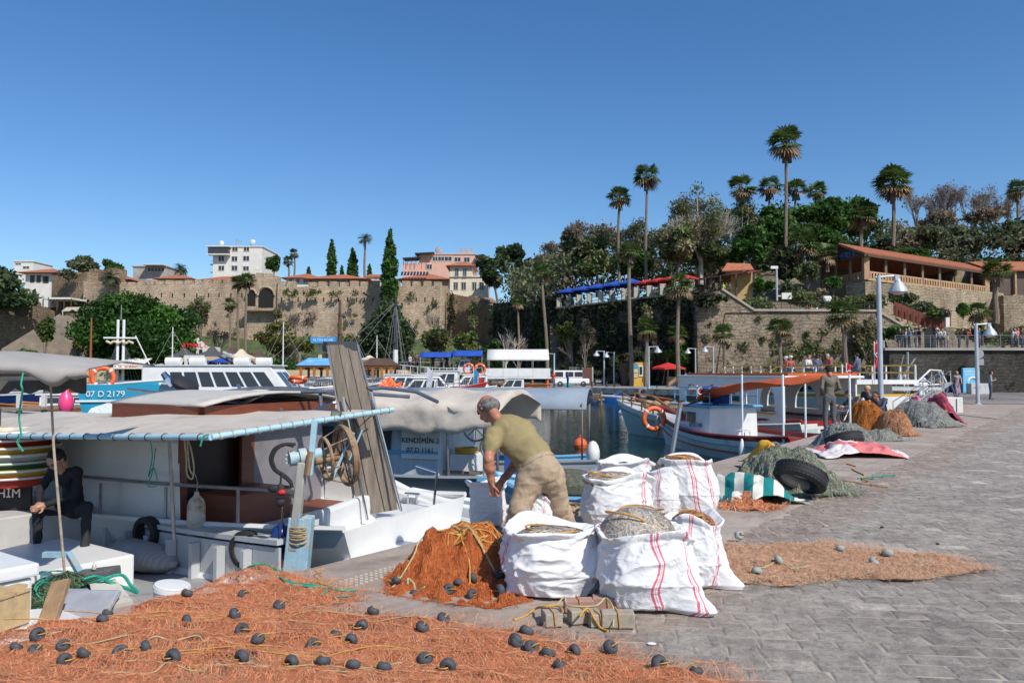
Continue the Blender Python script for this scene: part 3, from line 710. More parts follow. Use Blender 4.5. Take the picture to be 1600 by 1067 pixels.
def house(label,px0,px1,py0,py1,Y,dep,m,wins=(),roof=None,name='house',cat='house',over=.6,rise=1.6,fm=None,cols=1,flat=None,group=None):
 x0,x1,z0,z1=pbox(px0,px1,py0,py1,Y);t=thing(name,label,cat,((x0+x1)/2,Y,z0),group=group)
 mb=MB();mb.prism([(x0,Y),(x1,Y),(x1,Y+dep),(x0,Y+dep)],z0-3,z1);mb.build('wall',m,t,world=True)
 for w_ in wins:
  a,b,c,d=pbox(*w_,Y);window(t,a,b,c,d,Y,fm,cols=cols)
 if roof=='hip':
  mb=MB();o=over;zr=z1+.02;ym=Y+dep/2;i=min(dep,x1-x0)/2
  mb.add([(x0-o,Y-o,zr),(x1+o,Y-o,zr),(x1+o,Y+dep+o,zr),(x0-o,Y+dep+o,zr),(x0+i,ym,zr+rise),(x1-i+.01,ym,zr+rise)],[(0,1,5,4),(1,2,5),(2,3,4,5),(3,0,4),(3,2,1,0)]);mb.build('roof',mTile,t,world=True,solid=0)
 elif roof=='gable':
  mb=MB();o=over;ym=Y+dep/2;mb.slab([(x0-o,Y-o,z1-.1),(x1+o,Y-o,z1-.1),(x1+o,ym,z1+rise),(x0-o,ym,z1+rise)],.18)
  mb.slab([(x0-o,ym,z1+rise),(x1+o,ym,z1+rise),(x1+o,Y+dep+o,z1-.1),(x0-o,Y+dep+o,z1-.1)],.18);mb.build('roof',mTile,t,world=True)
 elif roof=='flat':
  mb=MB();mb.box(((x0+x1)/2,Y+dep/2,z1+.12),(x1-x0+.5,dep+.5,.26));mb.build('roof',flat or mWhite,t,world=True)
 return t
Y=205;t=house('white four-storey apartment block with rooftop clutter and a grey glazed balcony',333,409,386,440,Y,14,mWhite,[(341.5,350.5,400.5,408.5),(362,371,400.5,408.5),(380,389.5,400,408),(341.5,350.5,415,423),(362,371,415,423),(380,389,416,423),(363,371.5,386.5,393),(381,389.5,386.5,393)],'flat','apartment_building','building')
mb=MB();x0,x1,z0,z1=pbox(325,356,386,396.5,Y-1.6);mb.prism([(x0,Y-1.6),(x1,Y-1.6),(x1,Y-.005),(x0,Y-.005)],z0,z1);mb.build('glazed_balcony',M('dark glazing',(.05,.05,.055),.3),t,world=True)
mb=MB();mb.box(((x0+x1)/2,Y-.8,z1+.2),(x1-x0+.8,2.2,.3));mb.box(((x0+x1)/2,Y-.8,z0-.15),(x1-x0+.4,2,.3));mb.build('balcony_slab',mWhite,t,world=True)
for yy in(412,424):mb=MB();a,c=P(325,yy,Y-1),P(334,yy,Y-1);mb.box(((a.x+c.x)/2,Y+2,a.z),(c.x-a.x,3,.25));mb.bar((a.x,Y+.6,a.z+.9),(c.x,Y+.6,a.z+.9),.06);mb.build('balcony',mGrey,t,world=True)
for px,h in((346,5),(357,3),(369,11),(392,3.5)):a=P(px,384,Y+3);bars('antenna',mGrey,t,[(a,a+V((0,0,h*Y/F)),.12)],r=1)
bars('antenna_arm',mGrey,t,[(P(369,375,Y+3),P(378,378,Y+3),.25)])
for a in(P(346,380,Y+2),P(395,378,Y+2)):mb=MB();mb.ell(a,(.7,.3,.7),8);mb.build('satellite_dish',mWhite,t,world=True)
t=house('white overhanging timber-framed house with brown shutters at the far left',40,80,427,462,176,11,mWhite,[(48,53.5,431,441),(58,63,431,441),(68,72,432,442),(72.5,75.5,432,442)],'hip',over=1.6,rise=1.8,fm=mBrownF)
t=house('small white rooftop house with a terrace at the top left corner',22,52,409,425,215,9,mWhite,[(24,33,411,414),(36,46,416,420)],'flat',over=.5)
t=house('grey concrete house with a glazed roof terrace left of the white block',208,260,417,440,190,10,mGreyR,[(231,257,418,425),(231,237,430,438)],'flat',fm=mFrame,cols=4,flat=mGreyR)
mb=MB();x0,x1,z0,z1=pbox(228,259,415.6,417,189.5);mb.box(((x0+x1)/2,189,z1+.1),(x1-x0,3,.2));mb.build('terrace_roof',mFrame,t,world=True)
house('low red-tiled house between two date palms left of the white block',246,296,436,446,178,9,mGreyR,[],'hip',over=1,rise=1.7)
house('small red-tiled house behind the palm growing on the castle wall',146,198,437,446,176,8,M('brown render',(.25,.17,.12)),[(152,160,431,437)],'hip',over=1,rise=2.0)
house('terracotta roofed wing at the foot of the white apartment block',312,392,438,447,182,8,M('orange render',(.45,.2,.12)),[],'hip',over=.8,rise=1.4)
house('long white house with red roof and grey windows left of the cypresses',447,496,435,446,182,10,mWhite,[(452,457,435.5,442),(463,468,435.5,442),(474,480,435.5,442)],'hip',over=1.2,rise=1.8)
house('broad low house with a wide terracotta roof in front of the cypress pair',488,566,437,446,176,10,M('tan render',(.4,.26,.16)),[(505,515,437.5,441),(525,540,437.5,441)],'hip',over=2,rise=1.8)
house('white building end with sloping pale roof beside the tallest cypress',574,592,432,446,184,8,mWhite,[(585,589,434,438)],'gable',rise=1,over=.4)
Y=230;t=house('salmon pink building with dark rooftop canopies and white shutters',655,742,398,440,Y,16,mPink,[(676,684,401,408),(684.5,694,401,408),(694.5,706,401,408),(710,720,402,409),(725,734,402,410),(667,675,413,421)],'flat','apartment_building','building',flat=mPink)
mb=MB();x0,x1,z0,z1=pbox(629,656,411,440,Y-1);mb.prism([(x0,Y-1),(x1,Y-1),(x1,Y+10),(x0,Y+10)],z0,z1);mb.build('side_wing',mPink,t,world=True)
mb=MB()
for(p0,p1,yy)in((629,655,403.5),(648,678,396),(743,757,399.5)):
 a,c=P(p0,yy,Y-2),P(p1,yy-1.5,Y-2);mb.bar(V((a.x,Y+1,a.z)),V((c.x,Y+1,c.z)),6,.35)
 for i in range(4):x=a.x+(c.x-a.x)*(i+.2)/4;mb.bar((x,Y-1.8,a.z),(x,Y-1.8,a.z-2.2),.14)
mb.build('roof_canopy',mMetalD,t,world=True)
for px in(684,720,727,735):a=P(px,398,Y+2);mb=MB();mb.box(a+V((0,0,.9)),(.9,.8,1.9));mb.build('chimney',mGreyR,t,world=True)
mb=MB();a=P(685,391,Y+3);mb.ell(a,(1,.4,1),8);mb.build('water_tank',mGreyR,t,world=True)
house('terracotta roofed house with solar panels right of the tallest cypress',628,700,437,446,186,12,M('ochre render',(.4,.27,.17)),[],'hip',over=1.2,rise=2.3)
mb=MB();t=thing('solar_panel_array','dark blue row of rooftop solar panels in front of the pink building','solar panels',P(648,430,184.5))
for i in range(9):a,c=P(626+i*4.9,430,184),P(630.4+i*4.9,424.5,185.3);mb.slab([(a.x,184,a.z),(c.x,184,a.z),(c.x,185.3,c.z),(a.x,185.3,c.z)],.1)
mb.build('panels',glass('solar glass',(.02,.04,.08),.15),t,world=True)
Y=172;t=house('cream two-storey house with tall windows and hipped red roof beside the pine',703,763,433,466,Y,12,mCream,[(709,715.5,441,453),(721,728,441,453),(738,744.5,441,453),(749,756,441,453)],'flat',over=.6,fm=M('pale grey shutter',(.42,.4,.36)),flat=mCream)
mb=MB();x0,x1,z0,z1=pbox(703,738,416,432.6,Y-.3);mb.prism([(x0,Y-.3),(x1,Y-.3),(x1,Y+9),(x0,Y+9)],z0,z1);mb.build('upper_storey',mCream,t,world=True)
for w_ in((711,716.5,420,432),(723.5,729,420,432)):a,b,c,d=pbox(*w_,Y-.3);window(t,a,b,c,d,Y-.3,M('pale grey shutter',(.42,.4,.36)))
mb=MB();o=.9;zr=z1+.02;mb.add([(x0-o,Y-.3-o,zr),(x1+o,Y-.3-o,zr),(x1+o,Y+9+o,zr),(x0-o,Y+9+o,zr),((x0+x1)/2-.3,Y+4.5,zr+1.7),((x0+x1)/2+.3,Y+4.5,zr+1.7)],[(0,1,5,4),(1,2,5),(2,3,4,5),(3,0,4),(3,2,1,0)]);mb.build('tiled_roof',mTile,t,world=True)
t=thing('cafe_shelter','low flat-roofed terrace cafe in the castle corner at the left','shelter',P(88,480,150));mb=MB()
a,c=P(66,466,149),P(110,466,149);mb.box(((a.x+c.x)/2,152,a.z),(c.x-a.x,6,.35));mb.build('roof',mWhite,t,world=True)
bars('post',mBrownF,t,[((a.x+(c.x-a.x)*i/4,149.3,a.z),(a.x+(c.x-a.x)*i/4,149.3,a.z-2.4),.15)for i in range(5)])
mb=MB();mb.box(((a.x+c.x)/2,154.6,a.z-1.3),(c.x-a.x,.3,2.3));mb.build('back_wall',mBrownF,t,world=True)
t=thing('awning','cream sloping awning beside the big round tree','awning',P(118,495,142));mb=MB();mb.slab([P(96,486,141),P(152,484,141),P(158,479,146),P(104,480,146)],.12);mb.bar(P(98,486,141),P(98,497,141),.12);mb.bar(P(148,486,141),P(148,497,141),.12);mb.build('canvas',M('cream canvas',(.55,.47,.34)),t,world=True)
t=thing('restaurant_pavilion','long open-sided restaurant pavilion with terracotta roof and blue MERMERLI sign','restaurant',P(1352,440,108))
Lf,Rt,Bk=P(1353,437,108.2),P(1541,455.5,128),P(1284,436,119)
fz=Lf.z;Lf.z=Rt.z=Bk.z=fz
ax=(Rt-Lf);ln=ax.length;ax.normalize();bk=(Bk-Lf);wd=bk.length;bk.normalize()
H=3.5;rs_=2.35
e0=Lf-ax*1.0-bk*.9+V((0,0,H));e1=Rt+ax*1-bk*.9+V((0,0,H));f0=Lf-ax*1.0+bk*(wd+.9)+V((0,0,H));f1=Rt+ax+bk*(wd+.9)+V((0,0,H));r0=(e0+f0)/2+V((0,0,rs_));r1=(e1+f1)/2+V((0,0,rs_))
mb=MB();mb.slab([e0,e1,r1,r0],.22);mb.slab([r0,r1,f1,f0],.22)
for i in range(150):
 a=e0.lerp(e1,(i+.5)/150);c=r0.lerp(r1,(i+.5)/150);mb.tube([a+V((0,0,.05)),c+V((0,0,.05))],.14,5)
mb.build('roof',mTile,t,world=True)
mb=MB();g0,g1,gr=e0+ax*.5-V((0,0,.25)),f0+ax*.5-V((0,0,.25)),r0+ax*.5-V((0,0,.3));mb.slab([g0,g1,gr],.15);mb.build('gable',mBrownF,t,world=True)
mSignB=M('blue sign letters',(.12,.22,.55),.5,.1,3,0);gm=(g0+g1)/2+V((0,0,.55))-ax*.22
text('MERMERLİ',1.55,mSignB,face_mat(gm,-bk),t,'sign_lettering',.05,sx=1.05)
mb=MB();mb.bar(e0-V((0,0,.2))+ax*.3,e1-V((0,0,.2))-ax*.3,.3,.35);mb.bar(f0-V((0,0,.2)),e0-V((0,0,.2)),.3,.35);mb.build('eaves_beam',mBrownF,t,world=True)
mOch=M('ochre balustrade',(.42,.27,.15),.85,.2,1.5,.2)
for i in range(8):p=Lf+ax*(ln*i/7);mb=MB();mb.bar(p,p+V((0,0,H)),.34 if i not in(0,7)else .75);mb.build('column',mOch if i in(0,7)else M('weathered timber post',(.2,.145,.1),.8),t,world=True)
for i in range(1,4):p=Lf+bk*(wd*i/3);mb=MB();mb.bar(p,p+V((0,0,H)),.34);mb.build('column',M('weathered timber post',(.2,.145,.1)),t,world=True)
mb=MB()
for(a,d,l_)in((Lf,ax,ln),(Lf,bk,wd)):
 mb.bar(a+V((0,0,1.15)),a+d*l_+V((0,0,1.15)),.3,.22);mb.bar(a+V((0,0,.1)),a+d*l_+V((0,0,.1)),.35,.35);n_=int(l_/.75)
 for i in range(n_):p=a+d*(l_*(i+.5)/n_);mb.bar(p+V((0,0,.27)),p+V((0,0,1.04)),.42,.25)
mb.build('balustrade',mOch,t,world=True)
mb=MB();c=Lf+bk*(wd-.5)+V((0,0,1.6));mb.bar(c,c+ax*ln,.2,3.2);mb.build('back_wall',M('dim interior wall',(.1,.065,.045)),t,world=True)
t=thing('restaurant_wing','red-tiled side wing with dark windows at the right edge behind the pavilion','restaurant',P(1580,455,131));mb=MB()
a,c=P(1545,423,130),P(1720,425,130);mb.slab([(a.x,129,a.z),(c.x,129,a.z),(c.x,136,a.z+2.4),(a.x,136,a.z+2.4)],.2);mb.build('roof',mTile,t,world=True)
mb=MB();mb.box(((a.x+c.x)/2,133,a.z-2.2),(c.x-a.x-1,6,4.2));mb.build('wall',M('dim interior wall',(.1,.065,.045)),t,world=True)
bars('column',mOch,t,[((a.x+1+i*3.2,129.6,a.z-4.4),(a.x+1+i*3.2,129.6,a.z),.3)for i in range(6)])
t=thing('terrace_cafe','long dark red sloping canopy of the terrace cafe with an ochre kiosk','cafe',P(1140,452,104));mb=MB()
q0,q1=P(1012,446,116),P(1168,425,100);mb.slab([q0,q1,q1+V((3,5,.9)),q0+V((3,5,.7))],.15);mb.slab([P(1000,452,116),P(1050,440,113),P(1062,437,118),P(1012,448,121)],.12)
mb.build('canopy',M('dark red canopy',(.2,.045,.04),.8,.25,1,.2),t,world=True)
for i in range(7):p=q0.lerp(q1,(i+.3)/7);bars('post',mBrownF,t,[(p,V((p.x,p.y,11.7)),.2)])
mb=MB();x0,x1,z0,z1=pbox(1142,1176,424,452,106);mb.prism([(x0,106),(x1,106),(x1,110),(x0,110)],11,z1);mb.build('kiosk',M('ochre kiosk wall',(.45,.3,.13),.85),t,world=True)
mb=MB();mb.slab([P(1128,423,105.5),P(1178,421,105.5),P(1172,412,108),P(1136,411,108)],.15);mb.build('tiled_roof',mTile,t,world=True)
mBlue=M('royal blue canvas',(.012,.07,.38),.8,.25,1.5,.2);mRedC=M('red canvas',(.52,.03,.025),.75,.2,1.5,.2)
def parasol(label,c,r,h,m,group=None,sq=True,name='parasol',seg=None):
 n=seg or(4 if sq else 8);t=thing(name,label,'parasol',c,group=group);mb=MB();tp=V((0,0,h));vs=[tp];
 for j in range(n*2):
  a=pi*j/n+.4;rr=r*(1 if j%2==0 else .93 if not sq else .74);vs.append(V((cos(a)*rr,sin(a)*rr,h-r*(.32 if j%2==0 else .29))))
 k=n*2;vs+=[v-V((0,0,.22))for v in vs[1:]]
 mb.add(vs,[(0,1+j,1+(j+1)%k)for j in range(k)]+[(1+j,1+k+j,1+k+(j+1)%k,1+(j+1)%k)for j in range(k)]);mb.build('canopy',m,t)
 mb=MB();mb.tube([(0,0,0),(0,0,h-.05)],.045,6);mb.build('pole',mFrame,t);return t
lab=['blue square awning nearest the end of the dark wall','second blue awning from the dark wall end','third blue awning along the terrace, from its left end','fourth blue awning along the terrace, from its left end','blue awning just left of the red parasols']
tn=V((17.5,-26,0)).normalized()
for i in range(5):
 u=.03+i*.118;c=V((A_[0]+(B_[0]-A_[0])*u+1.2,A_[1]+(B_[1]-A_[1])*u+.8,11.7));parasol(lab[i],c,2.3,3.3,mBlue,'blue awnings on the terrace wall')
lab=['red parasol right beside the last blue awning','second red parasol on the terrace wall, beside the palm','third red parasol on the terrace wall','red parasol farthest from the blue awnings']
for i in range(4):
 u=.6+i*.075;c=V((A_[0]+(B_[0]-A_[0])*u+1.4,A_[1]+(B_[1]-A_[1])*u+1,11.7));parasol(lab[i],c,1.9,2.9,mRedC,'red parasols on the terrace wall',False)
t=thing('terrace_railing','row of pale stone posts with railing along the top of the dark terrace wall','railing',(15,108,11.7))
for i in range(12):
 u=i/12;c=V((A_[0]+(B_[0]-A_[0])*u,A_[1]+(B_[1]-A_[1])*u,11.8));mb=MB();mb.box(c+V((0,0,.8)),(.75,.75,1.6));mb.build('post',M('pale stone post',(.42,.38,.3)),t,world=True)
mb=MB();[mb.bar(V((A_[0],A_[1],z)),V((B_[0],B_[1],z)),.07)for z in(12.3,12.8,13.2)];mb.build('rail',mMetalD,t,world=True)
mRust=M('rusted steel',(.13,.035,.02),.85,.3,1.5,.3);t=thing('stair_screen','rust-brown metal screen along the stairs below the restaurant','screen',P(1450,510,97));mb=MB()
for q in(((1397,471),(1450,492),512,492),((1450,489),(1486,489),510,512)):
 a,b=P(*q[0],97),P(*q[1],97);c,d=P(q[1][0],q[2],97),P(q[0][0],q[3],97);mb.slab([d,c,b,a],.15)
mb.build('panel',mRust,t,world=True);bars('post',mRust,t,[(P(x,476+(x-1397)*.35,96.7),P(x,498+(x-1397)*.33,96.7),.1)for x in range(1400,1486,9)])
t=thing('stone_pillar','block of pale masonry beside the promenade railing at the stair foot','wall',P(1480,540,70));mb=MB();x0,x1,z0,z1=pbox(1462,1492,511,546,70);mb.prism([(x0,70),(x1,70),(x1,72),(x0,72)],z0,z1);mb.build('block',stBast,t,world=True)
t=thing('notice_board','small white notice board at the stair foot','sign',P(1481,512,69.5));mb=MB();mb.slab([P(1478,511,69.5),P(1484,511,69.5),P(1484,496,69.5),P(1478,496,69.5)],.06);mb.build('board',mWhite,t,world=True);mb=MB();mb.bar(P(1481,512,69.6),P(1481,495,69.6),.08);mb.build('post',mMetalD,t,world=True)
t=thing('railing','thin grey railing with wires above the blackened wall','railing',(40,63.5,z_w));mb=MB()
mRail=M('galvanised steel',(.25,.26,.27),.4,.15,4,0,metal=.7)
for i in range(30):x=31.6+i*1.45;mb=MB();mb.bar((x,63.3,z_w),(x,63.3,z_w+1.05),.045);mb.build('post',mRail,t,world=True)
mb=MB();[mb.tube([(31.6,63.3,z_w+z),(74,63.3,z_w+z)],.022 if z>1 else .008,4)for z in(1.05,.85,.65,.45,.25)];mb.build('rail',mRail,t,world=True)
t=thing('railing','thin dark railing on top of the sunlit bastion','railing',(33,95,9.5));mb=MB();[mb.tube([(bx(1180),94.9,9.35+z),(bx(1372),94.9,9.35+z)],.03,4)for z in(1.05,.7,.35)];mb.build('rail',mMetalD,t,world=True)
bars('post',mMetalD,t,[((bx(1180+i*14.5),94.9,9.3),(bx(1180+i*14.5),94.9,10.4),.06)for i in range(14)])
def pose(kind):
 """joint positions for a 1.72 m figure at the origin facing -Y"""
 j=dict(pel=(0,0,.93),ch=(0,.01,1.30),nk=(0,.0,1.47),hd=(0,-.02,1.61),sl=(-.18,.01,1.41),sr=(.18,.01,1.41),el=(-.24,.04,1.13),er=(.24,.04,1.13),hl=(-.25,-.04,.88),hr=(.25,-.04,.88),pl=(-.09,0,.9),pr=(.09,0,.9),kl=(-.1,-.02,.48),kr=(.1,-.02,.48),al=(-.11,.03,.07),ar=(.11,.03,.07))
 if kind=='walk':j.update(kl=(-.09,-.18,.5),al=(-.09,-.33,.09),kr=(.1,.06,.47),ar=(.1,.33,.12),el=(-.23,.14,1.14),hl=(-.22,.12,.9),er=(.23,-.1,1.13),hr=(.2,-.26,.95))
 if kind=='lean':j.update(ch=(0,-.12,1.27),nk=(0,-.2,1.42),hd=(0,-.27,1.54),sl=(-.18,-.17,1.37),sr=(.18,-.17,1.37),el=(-.22,-.25,1.1),er=(.22,-.25,1.1),hl=(-.14,-.45,1.06),hr=(.14,-.45,1.06))
 if kind=='phone':j.update(er=(.24,-.02,1.13),hr=(.1,-.26,1.28),el=(-.24,.0,1.13),hl=(-.08,-.26,1.2),hd=(0,-.06,1.6))
 if kind=='sit':j.update(pel=(0,0,.5),ch=(0,-.02,.86),nk=(0,-.05,1.03),hd=(0,-.09,1.17),sl=(-.18,-.03,.97),sr=(.18,-.03,.97),el=(-.23,-.1,.72),er=(.23,-.1,.72),hl=(-.12,-.35,.62),hr=(.12,-.35,.62),pl=(-.1,0,.48),pr=(.1,0,.48),kl=(-.13,-.42,.5),kr=(.13,-.42,.5),al=(-.13,-.4,.08),ar=(.13,-.4,.08))
 if kind=='back':j.update(el=(-.27,.06,1.15),er=(.27,.06,1.15),hl=(-.1,-.18,1.0),hr=(.1,-.18,1.0))
 return j
def fig_prims(j,skirt=False,long_hair=False,sleeve=1):
 g=lambda k:np.array(j[k],float)
 fw=lambda k:g(k)+np.array((0,-.17,-.035))
 up=g('nk')-g('pel');p=[(g('pel'),g('ch'),.125,.135,1,((0,1,0),.72)),(g('ch'),g('sl')*.8+g('nk')*.2,.12,.07,1),(g('ch'),g('sr')*.8+g('nk')*.2,.12,.07,1),(g('nk')-(0,0,.03),g('hd')-(0,0,.04),.052,.05,0),(g('hd')+(0,0,.03),g('hd')-(0,-.0,.05),.092,.075,0),(g('hd')+(0,-.1,-.01),g('hd')+(0,-.09,-.02),.015,.015,0),(g('pel')-(0.0,0,.02),g('pel'),.13,.13,2,((0,1,0),.8))]
 for s in 'lr':
  p+=[(g('s'+s),g('e'+s),.055,.043,1 if sleeve else 0),(g('e'+s),g('h'+s),.04,.03,1 if sleeve>1 else 0),(g('h'+s),g('h'+s)+(g('h'+s)-g('e'+s))*.25,.035,.028,0)]
  p+=[(g('p'+s),g('k'+s),.088,.06,2),(g('k'+s),g('a'+s),.06,.045,2),(g('a'+s)+(0,.03,-.02),fw('a'+s),.045,.035,3)]
 if skirt:p.append((g('pel'),(g('kl')+g('kr'))/2-(0,0,.12),.15,.2,2,((0,1,0),.7)))
 return p
_body={};_pm={}
def pmat(c,kind='cloth'):
 k=tuple(round(x,3)for x in c)
 if k not in _pm:_pm[k]=M('figure colour %d'%len(_pm),c,.8,.2,8,.2,.004)
 return _pm[k]
mSkin=M('skin',(.42,.22,.14),.55,.12,12,.1,.002);mShoe=M('shoe leather',(.04,.035,.03),.6,.2,10,0)
HAIR={'dark':(.02,.015,.012),'brown':(.09,.05,.025),'blond':(.45,.32,.15),'grey':(.35,.33,.31),'white':(.7,.68,.65),'red':(.22,.07,.03),'cap':(.6,.58,.54),'blue cap':(.05,.16,.4),'black cap':(.01,.01,.01)}
def person(label,loc,rz,kind,top,bottom,hair='dark',long_hair=False,skirt=False,sleeve=1,sc=1,h=.04,group=None,hat=None):
 key=(kind,skirt,sleeve,h);j=pose(kind)
 if key not in _body:
  o=body_obj('body',fig_prims(j,skirt,sleeve=sleeve),[mSkin,mSkin,mSkin,mShoe],h,.03);_body[key]=o.data;bpy.data.objects.remove(o)
 t=thing('person',label,'person',loc,rz,group);t.scale=(sc,sc,sc)
 me=_body[key].copy()
 for i,m in enumerate((mSkin,pmat(top),pmat(bottom),mShoe)):me.materials[i]=m
 o=bpy.data.objects.new('body',me);COL.objects.link(o);o.parent=t
 mb=MB();hd=V(j['hd']);mb.ell(hd+V((0,.022,.035)),(.098,.105,.1),10)
 if long_hair:mb.ell(hd+V((0,.06,-.08)),(.1,.06,.17),8)
 if hat or 'cap' in hair:mb.lathe([(.14,.05),(.14,.065),(.105,.07),(.1,.13),(.05,.155)],hd+V((0,-.01,0)),10)
 mb.build('hair' if 'cap' not in hair else 'hat',pmat(HAIR[hair]),t,smooth=True);return t
def at(px,py,z=0):return G(px,py,z)
PP=[(865,603,'walk',(.5,.03,.03),(.09,.1,.13),'blond','person in a red hooded jacket beside the turquoise crate',2),(887,602,'stand',(.05,.07,.35),(.03,.03,.04),'dark','person in blue behind the wooden pontoon rail',2),(964,597,'stand',(.05,.1,.2),(.04,.06,.12),'dark','man in dark navy standing left of the group by the kiosk',2),(970,598,'stand',(.2,.03,.04),(.02,.02,.03),'dark','person in a dark red top beside the navy man',2),(976,599,'walk',(.03,.03,.03),(.55,.53,.5),'dark','person in black top and pale trousers walking by the kiosk',1),(983,600,'walk',(.16,.13,.1),(.03,.03,.03),'brown','person in brown jacket next to the pale trousers',2),(995,600,'walk',(.72,.72,.7),(.6,.58,.55),'dark','person dressed all in white walking past the kiosk',1),(1013,598,'stand',(.02,.02,.025),(.02,.02,.025),'dark','person all in black beside the lamp and bench',2),(1022,597,'sit',(.12,.11,.1),(.05,.05,.06),'blond','fair-haired person sitting on the bench near the kick scooter',1),(1028,598,'sit',(.3,.28,.25),(.04,.04,.05),'brown','person in beige sitting beside the fair-haired one',1),(1046,597,'sit',(.35,.12,.02),(.03,.03,.03),'dark','person in an orange top under the red umbrella',1),(1053,597,'stand',(.03,.03,.04),(.03,.03,.04),'dark','person in black standing under the red umbrella',2),(1071,604,'walk',(.45,.28,.5),(.02,.02,.025),'dark','man in a lilac shirt and black trousers striding along the quay',1),(1078,603,'walk',(.03,.03,.035),(.3,.24,.18),'dark','person in black top just right of the lilac shirt',1),(1114,603,'stand',(.4,.4,.38),(.1,.1,.12),'grey','person in light grey next to the scooter by the bastion',1),(1126,602,'walk',(.12,.14,.1),(.08,.09,.06),'dark','person in olive green with a backpack at the bastion foot',2),(1131,603,'walk',(.55,.58,.6),(.05,.06,.09),'dark','person in pale blue beside the one with the backpack',1),(1135,602,'stand',(.6,.35,.05),(.3,.3,.3),'brown','person in a yellow-orange top by the bastion wall',1),(1220,601,'sit',(.3,.3,.32),(.1,.1,.1),'dark','person sitting on the quay right of the big dark tyre-like mound',1)]
PP+=[(1243+i*11.5,603.5,'stand',random.choice([(.5,.5,.48),(.06,.06,.08),(.35,.05,.05),(.3,.3,.4),(.6,.55,.45)]),(.05,.05,.07),random.choice(['dark','brown','cap','grey']),lb,1)for i,lb in enumerate(['person at the left end of the crowd behind the yellow-railed boat','second person of the crowd behind the yellow-railed boat','third person of the crowd behind the yellow-railed boat','fourth person of the crowd behind the yellow-railed boat','fifth person of the crowd behind the yellow-railed boat'])]
for(px,py,kd,tp,bt,hr_,lb,sl_)in PP:person(lb,at(px,py+3.4),U(-2.5,2.5),kd,tp,bt,hr_,sleeve=sl_,h=.045,sc=1.0)
PQ=[(1329,603,'stand',(.75,.75,.72),(.1,.1,.12),'white','person in a white shirt with white hair behind the boat rail',1,.4),(1355,606,'stand',(.4,.45,.5),(.1,.1,.1),'blue cap','person in a blue sun hat behind the yellow-railed boat',1,.2),(1386,610,'stand',(.42,.55,.65),(.1,.1,.14),'grey','man in a light blue shirt seen behind the tall lamp post',1,.3),(1415,614,'stand',(.62,.5,.4),(.7,.68,.62),'brown','woman in cream trousers left of the gangway',1,2.8),(1426,612,'walk',(.2,.09,.07),(.7,.7,.68),'red','woman in a dark patterned top and white trousers',0,-1.2),(1455,615,'walk',(.16,.26,.24),(.24,.3,.34),'red','woman in a grey-green top walking past the gangway',0,1.4),(1449,614,'walk',(.02,.03,.06),(.03,.04,.08),'dark','man in dark navy behind the woman in grey-green',1,1.4),(1468,616,'walk',(.1,.3,.34),(.6,.3,.25),'blond','fair woman in a turquoise top and pink shorts',0,-1.5)]
for(px,py,kd,tp,bt,hr_,lb,sl_,rz)in PQ:person(lb,at(px,py),rz,kd,tp,bt,hr_,sleeve=sl_,h=.035)
person('man in black T-shirt and blue jeans stepping past the blue billboard',at(1484,620),1.9,'walk',(.015,.015,.02),(.07,.13,.25),'brown',sleeve=1,h=.028)
person('fair-haired woman in a patterned long dress beside the man in jeans',at(1496,621),-.3,'walk',(.35,.28,.27),(.3,.2,.24),'blond',skirt=True,h=.028)
person('man in a patterned pale shirt and grey trousers looking at his phone',at(1548,624),1.2,'phone',(.26,.34,.34),(.09,.1,.14),'dark',sleeve=1,h=.028)
z2=z_w
PW=[(1406,'lean',(.02,.02,.02),'dark','person in black at the left end of the promenade railing'),(1412,'lean',(.03,.03,.03),'dark','second black-clad person at the left end of the railing'),(1415,'stand',(.6,.6,.6),'dark','person in white between the black-clad pair and the blue shirt'),(1421,'stand',(.16,.25,.45),'grey','man in a light blue shirt standing at the promenade railing'),(1431,'stand',(.03,.03,.05),'dark','man in dark navy right of the blue shirt on the promenade'),(1437,'stand',(.02,.02,.03),'dark','man in black beside the man in navy on the promenade'),(1459,'lean',(.02,.02,.02),'cap','person in black with a white hat leaning on the promenade railing'),(1467,'lean',(.6,.6,.62),'brown','person in white leaning over the railing beside the white hat'),(1474,'lean',(.55,.5,.5),'red','person in a pale top leaning near the stone block'),(1481,'stand',(.6,.5,.12),'blue cap','child in yellow with a blue hat on the promenade'),(1499,'lean',(.02,.02,.02),'dark','person in black leaning alone right of the stone block'),(1511,'lean',(.35,.04,.06),'red','person in a dark red coat leaning on the railing'),(1530,'stand',(.03,.08,.2),'dark','person in blue behind the second lamp head'),(1582,'lean',(.45,.38,.45),'grey','person in lilac at the railing near the right edge'),(1591,'stand',(.7,.2,.12),'dark','person in an orange-red top at the railing near the right edge'),(1598,'stand',(.03,.03,.04),'dark','person in black cut by the right edge on the promenade')]
for px,kd,tp,hr_,lb in PW:p=P(px,544,64.6);person(lb,(p.x,p.y,z2),U(-.7,.7)if kd=='lean' else U(-3,3),kd,tp,(.05,.06,.09),hr_,sleeve=1,sc=.75 if 'child' in lb else 1.02,h=.04)
p=P(1466,512,72);person('person with a black coat and white scarf standing on the stone stairs',(p.x,70.6,zt(513,70.6)),2,'stand',(.02,.02,.03),(.02,.02,.02),'dark',h=.04)
for px,tp,lb,kd in((1261,(.1,.05,.05),'person in dark clothes at the bastion railing','stand'),(1268,(.5,.22,.12),'person in orange sitting behind the bastion railing','stand'),(1277,(.7,.7,.7),'person in white sitting behind the bastion railing','stand'),(1294,(.1,.1,.1),'person beside the white balloons on the bastion','stand'),(1358,(.03,.03,.05),'person in dark blue alone on the bastion top','stand')):
 p=P(px,486,96.2);person(lb,(p.x,96.2,8.35),U(-1,1),kd,tp,(.04,.04,.05),'brown',h=.05)
